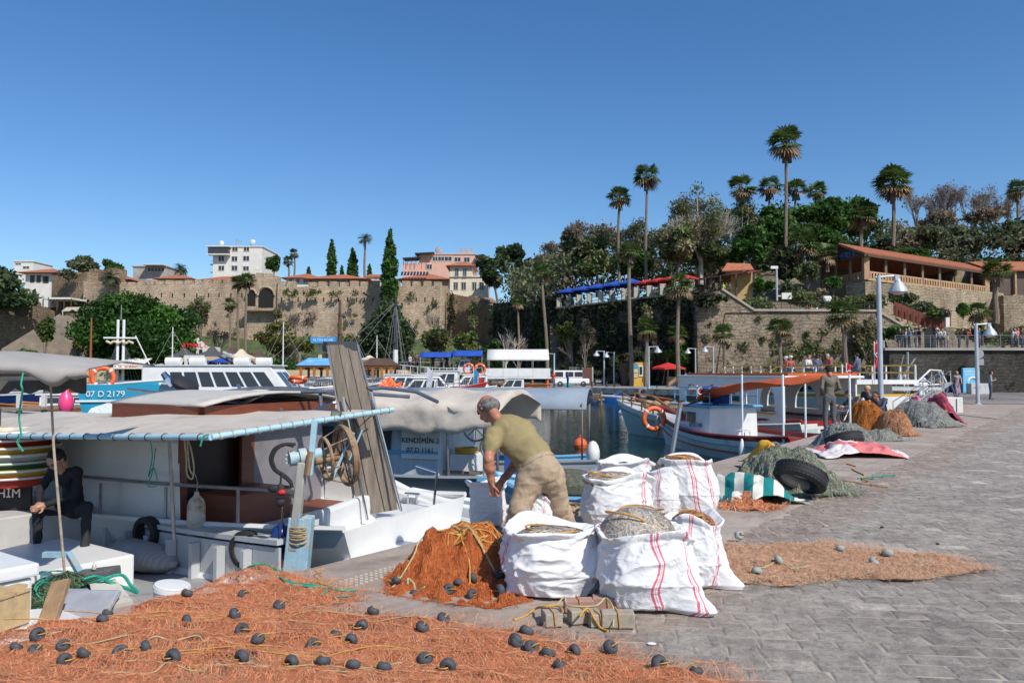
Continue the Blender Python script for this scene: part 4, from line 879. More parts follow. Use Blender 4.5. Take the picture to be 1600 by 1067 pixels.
for i,(px,tp)in enumerate(((1132,(.5,.55,.1)),(1137,(.1,.1,.1)),(1142,(.12,.1,.09)),(1120,(.2,.15,.1)))):
 p=P(px,452,97.5);person(['person in yellow-green by the ochre kiosk','person in black by the ochre kiosk','person in brown nearest the ochre kiosk','person in tan under the dark red canopy'][i],(p.x,98,11.4),U(-1,1),'stand',tp,(.04,.04,.05),'dark',h=.05)
mb=MB()
t=thing('balloon_bunch','bunch of white balloons on the bastion top','balloons',P(1292,470,95.6))
for i in range(5):mb=MB();mb.ell(P(1289+i*1.7,466+(i%2)*3,95.6),.3,8);mb.build('balloon',mWhite,t,world=True,smooth=True)
mLamp=M('pale blue-grey lamp paint',(.42,.46,.5),.45,.12,3,.1,metal=.2);mLampD=M('lamp glass',(.5,.5,.48),.3,.1,3,0)
def lamp(label,px,by,ty,side=1,r=.06,z=0,group='harbour lamps with bell shades',arm=.9,rz=0,hr=.3):
 b_=at(px,by,z);h=P(px,ty,b_.y).z-z;s=side;t=thing('street_lamp',label,'street lamp',b_,rz,group)
 mb=MB();mb.tube([(0,0,0),(0,0,h)],[r*1.15,r],10);mb.build('post',mLamp,t,smooth=True)
 mb=MB();mb.lathe([(r*2.4,0),(r*2.4,.03),(r*1.4,.05),(r*1.3,.12)],n=10);mb.build('base',mLamp,t)
 mb=MB();mb.tube([(-s*.12,0,h-.08),(s*arm,0,h-.02)],r*.45,6);mb.box((s*arm*.93,0,h-.1),(arm*.22,r*1.6,.22));mb.build('arm',mLamp,t)
 mb=MB();c=V((s*arm,0,h-.2));mb.lathe([(hr*.22,.06),(hr*.3,-.02),(hr*.5,-.1),(hr*.85,-.27),(hr,-.42),(hr*.97,-.44)],c,18,cap=False);mb.build('shade',mLamp,t,smooth=True)
 mb=MB();mb.lathe([(hr*.8,-.43),(hr*.5,-.5),(.02,-.53)],c,12);mb.build('bulb_glass',mLampD,t,smooth=True);return t
LL=[('leftmost lamp of the far quay row, beside the white-roofed boat',866,601,552,-1),('left lamp of a close pair in front of the dark wall',944,596,548,-1),('lamp right of a close pair in front of the dark wall',959.5,596,550,-1),('lamp in front of the yellow kiosk, facing right',1014,604,541,1),('lamp before the shaded bastion corner',1087,597,544,-1),('lamp in front of the bastion left part',1115,602,541,-1)]
for lb,px,by,ty,s in LL:lamp(lb,px,max(by,600)+3,ty,s,r=.09,arm=.95,hr=.42)
lamp('tallest near lamp post rising from the net piles, shade to the right',1377,652,430,1,r=.085,arm=.72,hr=.33)
lamp('second lamp at the bend of the quay, before the blue billboard',1528,632,505,1,r=.085,arm=.72,hr=.33)
lamp('lamp partly hidden behind the tallest lamp post',1382,612,532,-1,r=.08,arm=.6,hr=.32)
for lb,px,by,ty,s in(('left lamp of the pair at the far left of the harbour',38,592,534,-1),('shorter lamp at the far left behind the canopy',36,594,545,-1),('white twin-headed lamp near the orange mast',119,592,536,1),('lamp with a bright bell shade left of the blue-roofed boat',228,590,555,1),('lamp at the right end of the tents',590,590,540,1),('lamp beside the white arched boat roof',764,592,542,-1)):
 lamp(lb,px,by,ty,s,r=.1,arm=1.0,hr=.45)
t=thing('camera_mast','tall grey mast with a white box near the left green tree','mast',at(53,595));h=P(53,500,t.location.y).z;mb=MB();mb.tube([(0,0,0),(0,0,h)],.16,8);mb.build('post',mLamp,t)
mb=MB();mb.box((0,0,h+.1),(.5,.5,.3));mb.bar((-.7,0,h*.87),(.7,0,h*.87),.15);mb.build('bracket',mLamp,t);mb=MB();mb.box((.8,-.2,h*.48),(1.2,.2,.75));mb.build('sign_panel',mWhite,t)
t=thing('camera_mast','pale mast with small cameras on the slope left of the pavilion','mast',P(1214,470,97));h=P(1214,418,97).z-t.location.z;mb=MB();mb.tube([(0,0,0),(0,0,h)],.13,8);mb.build('post',mLamp,t);mb=MB();mb.box((-.3,0,h),(.9,.3,.35));mb.box((1.2,0,.6),(1.2,.3,.8));mb.bar((0,0,.6),(.8,0,.6),.1);mb.build('camera_box',mWhite,t)
mYel=M('yellow kiosk paint',(.62,.36,.05),.6,.12,2,.1)
t=thing('kiosk','yellow ticket kiosk with posters and a white door on the far quay','kiosk',at(1000,599));t.location.y=92;t.location.x=W2(1000,92)[0]
mb=MB();x0,x1,z0,z1=pbox(988,1013,566,599,92);mb.prism([(x0,92),(x1,92),(x1,94),(x0,94)],0,z1);mb.build('wall',mYel,t,world=True)
mb=MB();x0,x1,z0,z1=pbox(998,1005,571,588,91.9);mb.box(((x0+x1)/2,91.95,(z0+z1)/2),(x1-x0,.1,z1-z0));mb.build('door',mWhite,t,world=True);mb=MB();mb.box(((x0+x1)/2,91.88,(z0+z1)/2+.05),((x1-x0)*.55,.1,(z1-z0)*.7));mb.build('door_glass',mGlass,t,world=True)
for i,(a,b,cc)in enumerate(((568,575,(.05,.3,.5)),(577,582,(.4,.5,.5)),(584,590,(.5,.45,.3)))):
 x0,x1,z0,z1=pbox(990,996.5,a,b,91.9);mb=MB();mb.box(((x0+x1)/2,91.96,(z0+z1)/2),(x1-x0,.05,z1-z0));mb.build('poster',pmat(cc),t,world=True)
t=thing('info_panel','dark blue panel stand at the left of the yellow kiosk','sign',(W2(986,92)[0],92,0));mb=MB();x0,x1,z0,z1=pbox(984,988.4,563,599,92.1);mb.prism([(x0,91.9),(x1,91.9),(x1,92.1),(x0,92.1)],0,z1);mb.build('panel',pmat((.02,.07,.25)),t,world=True)
t=thing('shed','brown wooden shed behind the dark blue panel','shed',(W2(979,93)[0],93,0));mb=MB();x0,x1,z0,z1=pbox(974,984,567,599,93);mb.prism([(x0,93),(x1,93),(x1,95),(x0,95)],0,z1);mb.build('wall',mBrownF,t,world=True)
parasol('red market umbrella beside the thick palm on the far quay',at(1044,603),2.1,2.9,mRedC,None,False)
for px0,px1,yt,yb,lb in((1043,1069,589,600,'long wooden-clad planter bench around the palm on the quay'),(997,1013,590,599,'low planter bench beside the kiosk'),(1135,1152,591,601,'pale wooden bench at the foot of the bastion')):
 a=at(px0,yb+3);c=at(px1,yb+3);z1=P(px0,yt,a.y).z;t=thing('bench',lb,'bench',(a+c)/2);mb=MB();mb.box(((a.x+c.x)/2,a.y,z1*.5),(c.x-a.x,1.1,z1-.06));mb.build('body',M('slatted bench wood',(.33,.24,.15),.8,.25,2,.3,stretch=(1,1,12)),t,world=True,bevel=.02);mb=MB();mb.box(((a.x+c.x)/2,a.y,z1),(c.x-a.x+.08,1.2,.07));mb.build('top',M('bench plank',(.4,.31,.2)),t,world=True)
def bollard(label,p):t=thing('bollard',label,'bollard',p);mb=MB();mb.lathe([(.12,0),(.1,.1),(.08,.45),(.12,.5),(.11,.6),(.03,.64)],n=10);mb.build('body',mMetalD,t,smooth=True);mb=MB();mb.lathe([(.17,0),(.17,.03),(.12,.04)],n=10);mb.build('base',mMetalD,t)
for px,lb in((948,'first dark bollard from the left on the far quay'),(960,'bollard under the lamp pair on the far quay'),(1042,'bollard left of the planter bench'),(1062,'bollard in front of the planter bench'),(1099,'bollard between the planter bench and the bastion'),(925,'bollard beside the parked motorbike')):bollard(lb,at(px,604.5))
def wheel(mb_t,c,R,rz=0,t=None,mt=None,spokes=10,tr=.035):
 Rm=Matrix.Rotation(rz,3,'Z')@Matrix.Rotation(pi/2,3,'X');mb=MB();mb.torus(c,R,tr,Rm,20,6);o=mb.build('wheel',mt or mMetalD,t,smooth=True)
 mb=MB();d=Matrix.Rotation(rz,3,'Z')
 for i in range(spokes):a=pi*2*i/spokes;mb.tube([V(c),V(c)+d@V((cos(a)*R,0,sin(a)*R))],.008,3)
 q=mb.build('spokes',mRail,o)
def motorbike(label,p,rz,col):
 t=thing('motorbike',label,'motorbike',p,rz);wheel(None,(-.62,0,.3),.26,0,t,tr=.06);wheel(None,(.62,0,.3),.26,0,t,tr=.06)
 m=pmat(col);mb=MB();mb.bar((-.5,0,.5),(.25,0,.5),.28,.3);mb.bar((.25,0,.5),(.55,0,.95),.2,.16);mb.bar((.55,0,.45),(.45,0,1),.3,.06);mb.build('body',m,t,bevel=.04)
 mb=MB();mb.bar((-.65,0,.74),(.12,0,.72),.26,.12);mb.build('seat',mMetalD,t,bevel=.03);mb=MB();mb.tube([(.42,-.32,1.05),(.5,0,1.0),(.42,.32,1.05)],.02,6);mb.build('handlebar',mMetalD,t);mb=MB();mb.ell((.6,0,.88),.1,8);mb.build('headlight',mWhite,t);mb=MB();mb.tube([(.62,0,.3),(.5,0,.9)],.03,6);mb.build('fork',mRail,t)
motorbike('silver and dark motorbike parked beside the first lamp of the pair',at(936,602),.2,(.25,.26,.28));motorbike('grey scooter parked at the bastion foot',at(1111,605.5),1.2,(.4,.4,.42))
t=thing('kick_scooter','turquoise rental kick scooter leaning on the lamp post','scooter',at(1019,606));m_=pmat((.05,.4,.38));mb=MB();mb.bar((-.4,0,.14),(.45,0,.14),.16,.07);mb.build('deck',m_,t);mb=MB();mb.tube([(-.42,0,.15),(-.55,0,1.1)],.03,6);mb.tube([(-.56,-.25,1.1),(-.56,.25,1.1)],.025,6);mb.build('stem',m_,t);wheel(None,(-.45,0,.1),.08,0,t,tr=.03);wheel(None,(.5,0,.1),.08,0,t,tr=.03)
t=thing('van','white van half hidden behind the wire cage','van',at(893,600));t.location.y=90;t.location.x=W2(893,90)[0]
mb=MB();mb.prism([(-2.2,-.9),(2,-.9),(2,.9),(-2.2,.9)],.35,.95);mb.prism([(-2.15,-.85),(1.2,-.85),(1.2,.85),(-2.15,.85)],.95,[1.9]*4);mb.build('body',M('white car paint',(.75,.75,.74),.3,.04,2,0),t,bevel=.12)
for x in(-1.5,-.3,.75):mb=MB();mb.box((x,-.87,1.45),(.9,.03,.55));mb.build('window',mGlass,t)
for x in(-1.4,1.3):mb=MB();mb.torus((x,-.85,.34),.24,.1,Matrix.Rotation(pi/2,3,'X'),16,6);mb.build('wheel',mMetalD,t,smooth=True)
t=thing('billboard','light blue advertising billboard with white lettering and crescent logo','billboard',at(1517,614));Yb2=t.location.y;x0,x1,z0,z1=pbox(1503,1530,575,614,Yb2)
mSky=M('light blue poster',(.16,.5,.72),.4,.04,2,0);mb=MB();mb.box(((x0+x1)/2,Yb2,z1/2+.03),(x1-x0,.25,z1-.06));mb.build('panel',mSky,t,world=True,bevel=.02)
mb=MB();mb.box(((x0+x1)/2,Yb2,.02),(x1-x0+.1,.35,.08));mb.build('base',mRail,t,world=True)
mWp=M('white print',(.8,.8,.8),.5,.03,3,0);xm=(x0+x1)/2
mb=MB();pts=[(xm+.1+.42*cos(a),Yb2-.14,.82+.42*sin(a))for a in[rad(d)for d in range(40,330,12)]];mb.tube(pts,.085,4);mb.build('crescent_logo',mWp,t,world=True)
text('ANTALYA',.24,mWp,face_mat((xm-.02,Yb2-.13,1.72),(1,0,0)),t,ext=.003);text('BÜYÜKŞEHİR',.17,mWp,face_mat((xm,Yb2-.13,1.5),(1,0,0)),t,ext=.003)
t=thing('information_booth','dark blue booth with a lit sign behind the billboard','booth',at(1488,611));Yk=t.location.y;x0,x1,z0,z1=pbox(1478,1500,576,611,Yk);mb=MB();mb.box(((x0+x1)/2,Yk+.8,z1/2),(x1-x0,1.5,z1));mb.build('cabin',pmat((.015,.06,.16)),t,world=True);x0,x1,z0,z1=pbox(1480,1499,564,576,Yk-.05);mb=MB();mb.box(((x0+x1)/2,Yk,(z0+z1)/2),(x1-x0,.15,z1-z0));mb.build('sign_panel',pmat((.12,.3,.42)),t,world=True);text('ANTALYA',.28,mWp,face_mat(((x0+x1)/2,Yk-.09,(z0+z1)/2),(1,0,0)),t,ext=.003)
t=thing('utility_cabinet','low grey cabinet with small red notice right of the billboard','cabinet',at(1531,616));Yk=t.location.y;x0,x1,z0,z1=pbox(1517,1546,599,616,Yk);mb=MB();mb.box(((x0+x1)/2,Yk+.3,z1/2),(x1-x0,.7,z1));mb.build('body',M('pale grey cabinet',(.5,.5,.48),.6),t,world=True,bevel=.02);text('DİKKAT',.16,pmat((.5,.03,.03)),face_mat((x0+.42,Yk-.056,z1*.6),(1,0,0)),t,ext=.002)
t=thing('utility_cabinet','white metal cabinet standing behind the carpet-covered nets','cabinet',G(1485,645));Yk=t.location.y;x0,x1,z0,z1=pbox(1464,1503,621,648,Yk);mb=MB();mb.box(((x0+x1)/2,Yk+.3,z1/2+.01),(x1-x0,.8,z1));mb.build('body',M('white cabinet',(.62,.61,.58),.5,.08,3,.1),t,world=True,bevel=.02);mb=MB();mb.bar((x1-.27,Yk-.115,.05),(x1-.27,Yk-.115,z1-.05),.02);mb.build('door_seam',mMetalD,t,world=True)
t=thing('traffic_sign','grey round sign and plate seen from behind, by the second lamp','sign',at(1531,614));h=P(1531,553,t.location.y).z;mb=MB();mb.tube([(0,0,0),(0,0,h+.2)],.04,6);mb.build('post',mRail,t);mb=MB();mb.lathe([(.36,0),(.36,.03)],(0,-.05,h),18,R=Matrix.Rotation(pi/2,3,'X'));mb.build('disc',mGrey,t);mb=MB();mb.box((0,-.05,h-.65),(.7,.03,.5));mb.build('plate',mGrey,t)
mTan=M('tan tent fabric',(.55,.42,.24),.8,.12,1,.2);mGreyT=M('charcoal tent roof',(.075,.075,.08),.8,.2,1,.2);mBeige=M('beige tent roof',(.62,.52,.38),.8,.12,1,.2);mBrT=M('brown tent roof',(.09,.06,.05),.8,.2,1,.2)
def tent(label,px0,px1,yp,ye,yb,Y,m,mv=None):
 x0,x1,z0,z1=pbox(px0,px1,ye,yb,Y);zp=P(px0,yp,Y).z;t=thing('tent',label,'tent',((x0+x1)/2,Y,0));d=(x1-x0);xm=(x0+x1)/2
 mb=MB();c=[(x0,Y),(x1,Y),(x1,Y+d),(x0,Y+d)];mid=[(xm+(x-xm)*.32,Y+d/2+(y-Y-d/2)*.32,z1+(zp-z1)*.55)for x,y in c]
 v=[(x,y,z1)for x,y in c]+mid+[(xm+(x-xm)*.1,Y+d/2+(y-Y-d/2)*.1,zp)for x,y in c];mb.add(v,[(i,(i+1)%4,4+(i+1)%4,4+i)for i in range(4)]+[(4+i,4+(i+1)%4,8+(i+1)%4,8+i)for i in range(4)]+[(8,9,10,11)]);mb.build('roof',m,t,world=True)
 mb=MB();zb=z1-(z1-z0)*.42
 for i in range(4):a,b=c[i],c[(i+1)%4];mb.slab([(a[0],a[1],z1-.01),(b[0],b[1],z1-.01),(b[0],b[1],zb),(a[0],a[1],zb)],.05)
 mb.build('valance',mv or mTan,t,world=True)
 bars('post',mBrownF,t,[((x,y,0),(x,y,z1-.02),.14)for x,y in c])
tent('charcoal-roofed tent left of the red sign',258,300,543,558,575,121,mGreyT);tent('charcoal-roofed tent right of the red sign',300,345,541,557,575,121,mGreyT);tent('brown-roofed tent between the charcoal and beige ones',342,372,541,556,575,124,mBrT)
tent('beige pagoda tent right of the charcoal ones',350,390,545,560,576,119,mBeige);tent('low brown-roofed tent at the right end of the row',386,412,547,558,576,124,mBrT)
tent('long low beige tent behind the plank gangway',556,592,555,562,577,116,mBeige,M('grey slatted wall',(.2,.18,.16)))
t=thing('restaurant','white gabled restaurant with red AYNALI rooftop letters','restaurant',(W2(306,127)[0],127,0));mb=MB();x0,x1,z0,z1=pbox(288,322,541,590,127);mb.prism([(x0,127),(x1,127),(x1,133),(x0,133)],0,z1);mb.slab([(x0,127,z1),(x1,127,z1),((x0+x1)/2+.3,127,zt(528,127))],.4);mb.build('wall',mWhite,t,world=True)
for px in(290,301,311):mb=MB();a,b,c,d=pbox(px,px+5,546,556,126.9);mb.box(((a+b)/2,126.97,(c+d)/2),(b-a,.1,d-c));mb.build('window',mGlass,t,world=True)
mRedL=M('red letters',(.7,.02,.03),.4,.05,3,0)
for i,ch in enumerate('AYNALİ'):text(ch,1.0,mRedL,face_mat(P(287.5+i*6.6,540-(i-2.5)**2*-.0,119.8),(1,0,0)),t,'sign_letter',.1,sx=1.0)
t=thing('umbrella_row','white signboard frame in front of the charcoal tents','sign',(W2(303,118)[0],118,0));mb=MB();x0,x1,z0,z1=pbox(288,319,555,561,118);mb.box(((x0+x1)/2,118,(z0+z1)/2),(x1-x0,.3,z1-z0));mb.build('board',mWhite,t,world=True);bars('post',mWhite,t,[((x,118,0),(x,118,z0),.4)for x in(x0+.3,x1-.3)]);t.name='sign_frame'
for px,lb in((345,'blue parasol beside the beige tent'),(379,'blue parasol in front of the beige tent'),(313,'pale blue parasol below the charcoal tents')):parasol(lb,(W2(px,112)[0],112,0),1.6,P(px,559,112).z,mBlue,None,False)
t=thing('awning','white shop awning with red lettering left of the fig tree trunk','awning',(W2(200,117)[0],117,0));a,c=P(178,570,117),P(223,562,117);mb=MB();mb.slab([a,(c.x,117,a.z),(c.x,120,c.z+.3),(a.x,120,c.z+.3)],.1);mb.box(((a.x+c.x)/2,116.95,a.z-.3),(c.x-a.x,.08,.6));mb.build('canvas',mWhite,t,world=True);text('RESTAURANT',.5,mRedL,face_mat(((a.x+c.x)/2,116.88,a.z-.3),(1,0,0)),t,ext=.01);bars('post',mFrame,t,[((x,117,0),(x,117,a.z),.14)for x in(a.x,c.x)])
for px0,px1,yt,lb,m_ in((60,100,566,'tan garden wall at the left shore',mTan),(100,190,572,'long tan counter wall behind the orange mast',mTan),(232,262,568,'wooden deck bar left of the tents',mBrownF)):
 x0,x1,z0,z1=pbox(px0,px1,yt,590,122);t=thing('garden_wall',lb,'wall',(x0,122,0));mb=MB();mb.prism([(x0,122),(x1,122),(x1,122.6),(x0,122.6)],0,z1-.15);mb.build('wall_body',m_,t,world=True);mb=MB();mb.box(((x0+x1)/2,122.3,z1-.07),(x1-x0+.2,.8,.15));mb.build('coping',mBeige,t,world=True)
t=thing('shed','row of tan and brown quayside stalls behind the moored boats','stall',(W2(540,118)[0],118,0));mb=MB();x0,x1,z0,z1=pbox(430,640,578,590,119);mb.prism([(x0,119),(x1,119),(x1,121),(x0,121)],0,z1);mb.build('wall',mTan,t,world=True)
t=thing('wire_cage','grey wire mesh cage with a brown panel at the end of the pontoon','cage',at(909,602));Yc=t.location.y-.5;x0,x1,z0,z1=pbox(890,908,574,601,Yc);mb=MB()
for i in range(9):x=x0+(x1-x0)*i/8;mb.bar((x,Yc,0),(x,Yc,z1),.05)
for i in range(6):z=z1*i/5;mb.bar((x0,Yc,z),(x1,Yc,z),.05)
mb.build('mesh',mGrey,t,world=True);mb=MB();xa,xb,_,zz=pbox(910,926,574,601,Yc);mb.box(((xa+xb)/2,Yc,zz/2),(xb-xa,.12,zz));mb.build('brown_panel',M('rusty brown panel',(.14,.06,.04),.8),t,world=True);bars('post',mLamp,t,[((x,Yc,0),(x,Yc,zz+.05),.16)for x in(xa,xb)])
t=thing('crate','stack of turquoise plastic crates beside the wire cage','crate',at(888,603));mb=MB();[mb.box((0,0,.22+i*.4),(1.2,.9,.36))for i in range(4)];mb.build('crates',pmat((.02,.33,.4)),t)
t=thing('tyre_fender','pale old tyre hanging on the far quay face','tyre',(P(1004,612,78.2).x,78.0,0));c=P(1004,612,78.0);t.location=c;mb=MB();mb.torus((0,-.35,-.1),.42,.15,Matrix.Rotation(pi/2,3,'X'),20,8);mb.build('rubber',M('pale rubber',(.2,.2,.19),.9),t,smooth=True);mb=MB();mb.tube([(0,-.3,.3),(0,0,.9)],.03,5);mb.build('rope',mBeige,t)
tree('huge round dark-green fig tree on the left waterfront',(112,312,448,612),125,'ficus',42000,.33,trunk_px=205,base_y=605,nc=46,cr=.3,depth_r=9,shell=.6)
tree('dark pine-like tree covering the cliff at the far left edge',(-60,50,412,500),128,'pine',5000,.5,base_y=520,nc=18)
tree('rounded bluish-green tree left of the pair on the ruin',(106,160,401,432),186,'grey',2600,.6,base_y=440,nc=12)
tree('darker tree hanging right over the ruin above the castle palm',(158,196,402,436),184,'dark',2000,.6,base_y=442,nc=10)
tree('light-green leafy tree with visible trunk between the ramp and the fig tree',(56,92,492,545),126,'spring',1500,.35,base_y=597,trunk_px=66,nc=10)
tree('small dark round tree right of the white apartment block',(413,443,399,424),200,'dark',1100,.6,base_y=436,nc=8)
tree('young green tree at the left edge of the fig tree',(98,140,505,560),133.5,'spring',1500,.35,base_y=590,nc=9)
tree('loose pale-green tree at the right edge of the fig tree',(290,330,452,530),145,'olive',1700,.35,base_y=575,nc=10,cr=.32)
tree('large dark conifer in front of the wall at the foot of the tallest cypress',(560,656,462,600),128,'pine',12000,.42,base_y=604,nc=36,cr=.3)
tree('dark pine in front of the cream house',(735,800,386,462),158,'pine',3600,.45,base_y=480,trunk_px=780,nc=18,cr=.28)
tree('dark broad tree rising above the pine by the cream house',(770,830,375,430),165,'pine',3200,.5,base_y=470,nc=16,cr=.3)
tree('wide willow-like brown-green tree right of the cafe tents',(390,490,497,572),128,'yellow',3600,.3,base_y=598,trunk_px=440,nc=18,cr=.3,bare=4,bark=mTwig,shell=.2)
bare_tree('leafless grey tree behind the willow-like tree',468,560,480,140,leaf='brown',nl=500,depth=4)
bare_tree('thin leafless tree standing against the right end of the castle wall',690,560,478,142,depth=4,spread=.4)
bare_tree('leafless brown tree left of the three tall palms',340,575,508,138,leaf='brown',nl=300,depth=4)
tree('low green tree below the castle wall, left of the dark conifer',(515,575,512,580),135,'olive',1700,.35,base_y=598,nc=12)
tree('bright green small tree beside the dark conifer',(548,572,528,560),128,'bright',700,.3,base_y=598,nc=6)
tree('bushy olive-green tree right of the tallest cypress mast',(650,712,505,560),132,'olive',2500,.35,base_y=596,nc=14)
tree('leafy green tree between the ruined wall and the shaded wall',(706,762,500,570),128,'spring',1700,.35,base_y=596,nc=12,shell=.2)
tree('dark tree at the foot of the shadowed battlements',(755,800,520,590),124,'dark',1800,.35,base_y=600,nc=9)
bare_tree('pale leafless tree with thick crooked limbs before the shadowed wall',790,596,500,118,m=mPale,depth=3,spread=.7)
bare_tree('slim leafless tree with reddish twigs right of the crooked pale one',812,596,520,119,depth=3,spread=.5)
tree('yellow-green feathery tree in front of the terrace wall',(868,905,497,545),100,'yellow',1500,.2,base_y=600,trunk_px=900,nc=9,shell=.1,bare=3,bark=mTwig)
tree('orange-brown round bare tree in front of the terrace wall',(898,930,496,545),99,'brown',1700,.14,base_y=600,trunk_px=914,nc=9,shell=.1,bare=4,bark=mTwig)
tree('pale green feathery tree between the two tallest harbour palms',(988,1025,470,540),99,'olive',1300,.2,base_y=600,trunk_px=1012,nc=9,shell=.1,bare=3,bark=mTwig)
tree('dark green tree in the shaded corner beside the bastion',(1030,1085,530,595),97.5,'dark',2600,.3,base_y=603,nc=12)
tree('dark low tree in shadow left of the shaded bastion corner',(985,1040,535,592),98,'ivy',1800,.3,base_y=603,nc=10)
cypress('tallest dark cypress, rising high above the castle wall',609,470,360,27,158,7000,size=.4)
cypress('medium cypress standing left of its shorter neighbour',518,440,376,16,188,2600)
cypress('shorter cypress next to the lone feathery palm',551,440,388,16,188,2600)
cypress('tiny cypress tip left of the cypress pair',482,440,418,6,190,500)
cypress('tiny cypress tip behind the white gable right of the feathery palm',577,440,414,7,190,500)
cypress('small cypress between the two larger ones',534,440,417,6,190,500)
palm('lone tall feathery date palm between the cypresses',570,440,366,185,11,.35,'feather',seed=3)
palm('date palm left of the white apartment block',282,440,412,182,11,.3,'feather',seed=4)
palm('slender palm right of the white apartment block',460,438,391,190,7,.3,seed=5)
palm('shorter bushy palm beside the slender one near the white block',451,438,402,189,8,.3,seed=6)
palm('palm growing on top of the castle wall at the left',173,452,424,163,14,.4,'feather',seed=7,n=52)
palm('left of the three tall palms in front of the castle arches',372,590,433,134,11,.28,seed=8)
palm('right of the three tall palms in front of the castle arches',384,590,428,134,13,.3,seed=9)
palm('shorter middle palm with a ragged top near the castle arches',359,590,468,133,10,.25,seed=10)
palm('palm with slim reddish trunk before the shadowed battlements',810,597,466,122,10,.24,seed=12)
palm('tall leaning palm with white-flecked lower trunk left of the blue awnings',855,590,416,112,14,.3,lean=-8,seed=13)
palm('very tall palm with thick trunk in front of the parasols',986,600,382,92,16,.32,lean=-3,seed=14)
palm('palm whose crown overlaps the brown terrace canopy',1060,602,432,88,20,.3,lean=0,seed=15)
palm('medium palm with short pale trunk behind the yellow kiosk',1010,601,502,90,17,.28,seed=16)
palm('low palm crown in front of the shaded corner',1058,602,512,95,14,.28,seed=17)
palm('small palm against the left part of the sunlit bastion',1131,602,510,88,16,.26,seed=18)
palm('palm against the middle of the sunlit bastion',1219,602,500,86,18,.3,seed=19)
palm('shaggy palm against the right part of the bastion',1321,600,474,84,24,.34,seed=20)
palm('thin tall palm, left of the skyline pair on the hill',967,446,297,122,17,.28,seed=21,n=40)
palm('tall palm, right of the skyline pair on the hill',1010,440,262,120,19,.28,seed=22,n=40)
palm('tallest palm of all, rising from the hill behind the restaurant',1229,420,206,122,25,.36,lean=-2,seed=23,n=46)
palm('stout palm at the right skyline with dead brown skirt',1396,400,268,132,26,.42,seed=24,n=44)
palm('palm top poking out left of the tallest palm',1158,400,280,142,20,.3,seed=25)
palm('palm top just beside the tallest palm trunk on its left',1203,400,281,145,17,.3,seed=26)
palm('palm top just right of the tallest palm trunk',1243,400,284,146,16,.3,seed=27)
palm('palm top above the dark rounded trees',1274,400,288,148,15,.3,seed=28)
palm('shaggy palm with brown skirt against dark trees above the restaurant',1346,385,322,128,20,.4,seed=29)
palm('palm at the extreme right edge of the skyline',1590,400,285,150,16,.35,seed=30)
palm('palm crown behind the left end of the restaurant',1254,430,365,112,22,.35,seed=31)
palm('second palm crown behind the left end of the restaurant',1292,420,385,113,17,.35,seed=32)
palm('stout palm between the pavilion and the right wing',1556,500,412,104,20,.45,seed=33)
palm('short palm below the restaurant wall near the pavilion pillar',1528,520,475,98,17,.3,seed=34)
T=[('dense dark-green rounded tree, largest on the hill crest',(1238,1345,298,372),134,'dark',6500),('dark rounded tree beneath the tallest palm',(1165,1260,312,400),128,'dark',5500),('dark green tree right of the crest tree, behind the stout palm',(1318,1372,305,380),138,'dark',3800),('mid-green tree behind the ochre kiosk',(1140,1215,350,430),120,'dark',4000),('deep green tree behind the restaurant gable',(1245,1330,345,405),124,'dark',4200),('olive-coloured tree on the slope right of the skyline pair of palms',(1020,1100,345,425),118,'olive',4200),('green-brown tree left of the skyline pair',(900,965,362,445),126,'olive',4600),('dark leafy tree between the two skyline palms',(955,1020,370,445),124,'dark',3600),('brownish tree on the slope above the leaning palm',(815,885,392,450),150,'brown',3400),('grey-green tree above the blue awnings',(868,930,352,440),138,'grey',4200),('dark tree right of the pine by the cream house',(798,850,398,455),158,'pine',3000),('large grey-olive tree on the right slope',(1400,1480,345,405),140,'grey',4400),('grey-green tree behind the pavilion ridge',(1460,1545,350,412),142,'grey',4400),('dark tree at the right edge below the edge palm',(1540,1625,335,410),145,'pine',4600),('dim tree under the stout skyline palm',(1360,1420,372,412),134,'ivy',2600),('green tree behind the middle of the pavilion roof',(1390,1455,385,412),130,'dark',2000),('dark undergrowth tree between kiosk and pavilion',(1195,1262,385,448),113,'ivy',3200),('brown-green slope tree right above the dark canopy',(1075,1145,365,432),122,'olive',3800)]
for lb,bx_,Yt,kd,n_ in T:tree(lb,bx_,Yt,kd,n_,.42,base_y=bx_[3]+10,nc=22,cr=.3)
tree('big half-bare plane tree with pale limbs on the hill, left of the palm tops',(1030,1150,278,420),121,'olive',7500,.2,base_y=435,trunk_px=1095,nc=34,cr=.26,shell=.05,bare=9,bark=mPale)
tree('budding tree with pale branches under the left palm top',(1120,1200,300,400),127,'olive',4500,.2,base_y=430,nc=22,cr=.28,shell=.05,bare=6,bark=mPale)
bare_tree('bare grey tree behind the green-brown tree left of the skyline palms',925,440,340,134,.5,depth=5,leaf='brown',nl=1500,wide=1.3)
bare_tree('bare purple-grey tree above the dark pine by the cream house',850,440,372,152,.5,depth=5,leaf='brown',nl=900,wide=1.4)
tree('half-bare tree between the two skyline palms',(955,1030,332,430),129,'grey',3800,.2,base_y=440,nc=20,cr=.28,shell=.05,bare=6,bark=mTwig)
for i,(px,top,Yt)in enumerate(((1432,296,158),(1462,282,164),(1492,284,166),(1522,280,168),(1552,286,170),(1578,312,166))):
 bare_tree(['bare purplish tree just right of the stout skyline palm','second bare skyline tree from the stout palm','third bare skyline tree from the stout palm','bare skyline tree third from the right edge','bare skyline tree second from the right edge','bare skyline tree nearest the right edge'][i],px,385,top,Yt,.45,depth=5,wide=1.5,leaf='brown',nl=450,group='bare trees on the right skyline')
tree('reddish-brown thicket tree under the bare skyline trees',(1425,1500,318,365),156,'brown',2200,.35,base_y=380,nc=14,shell=.1)
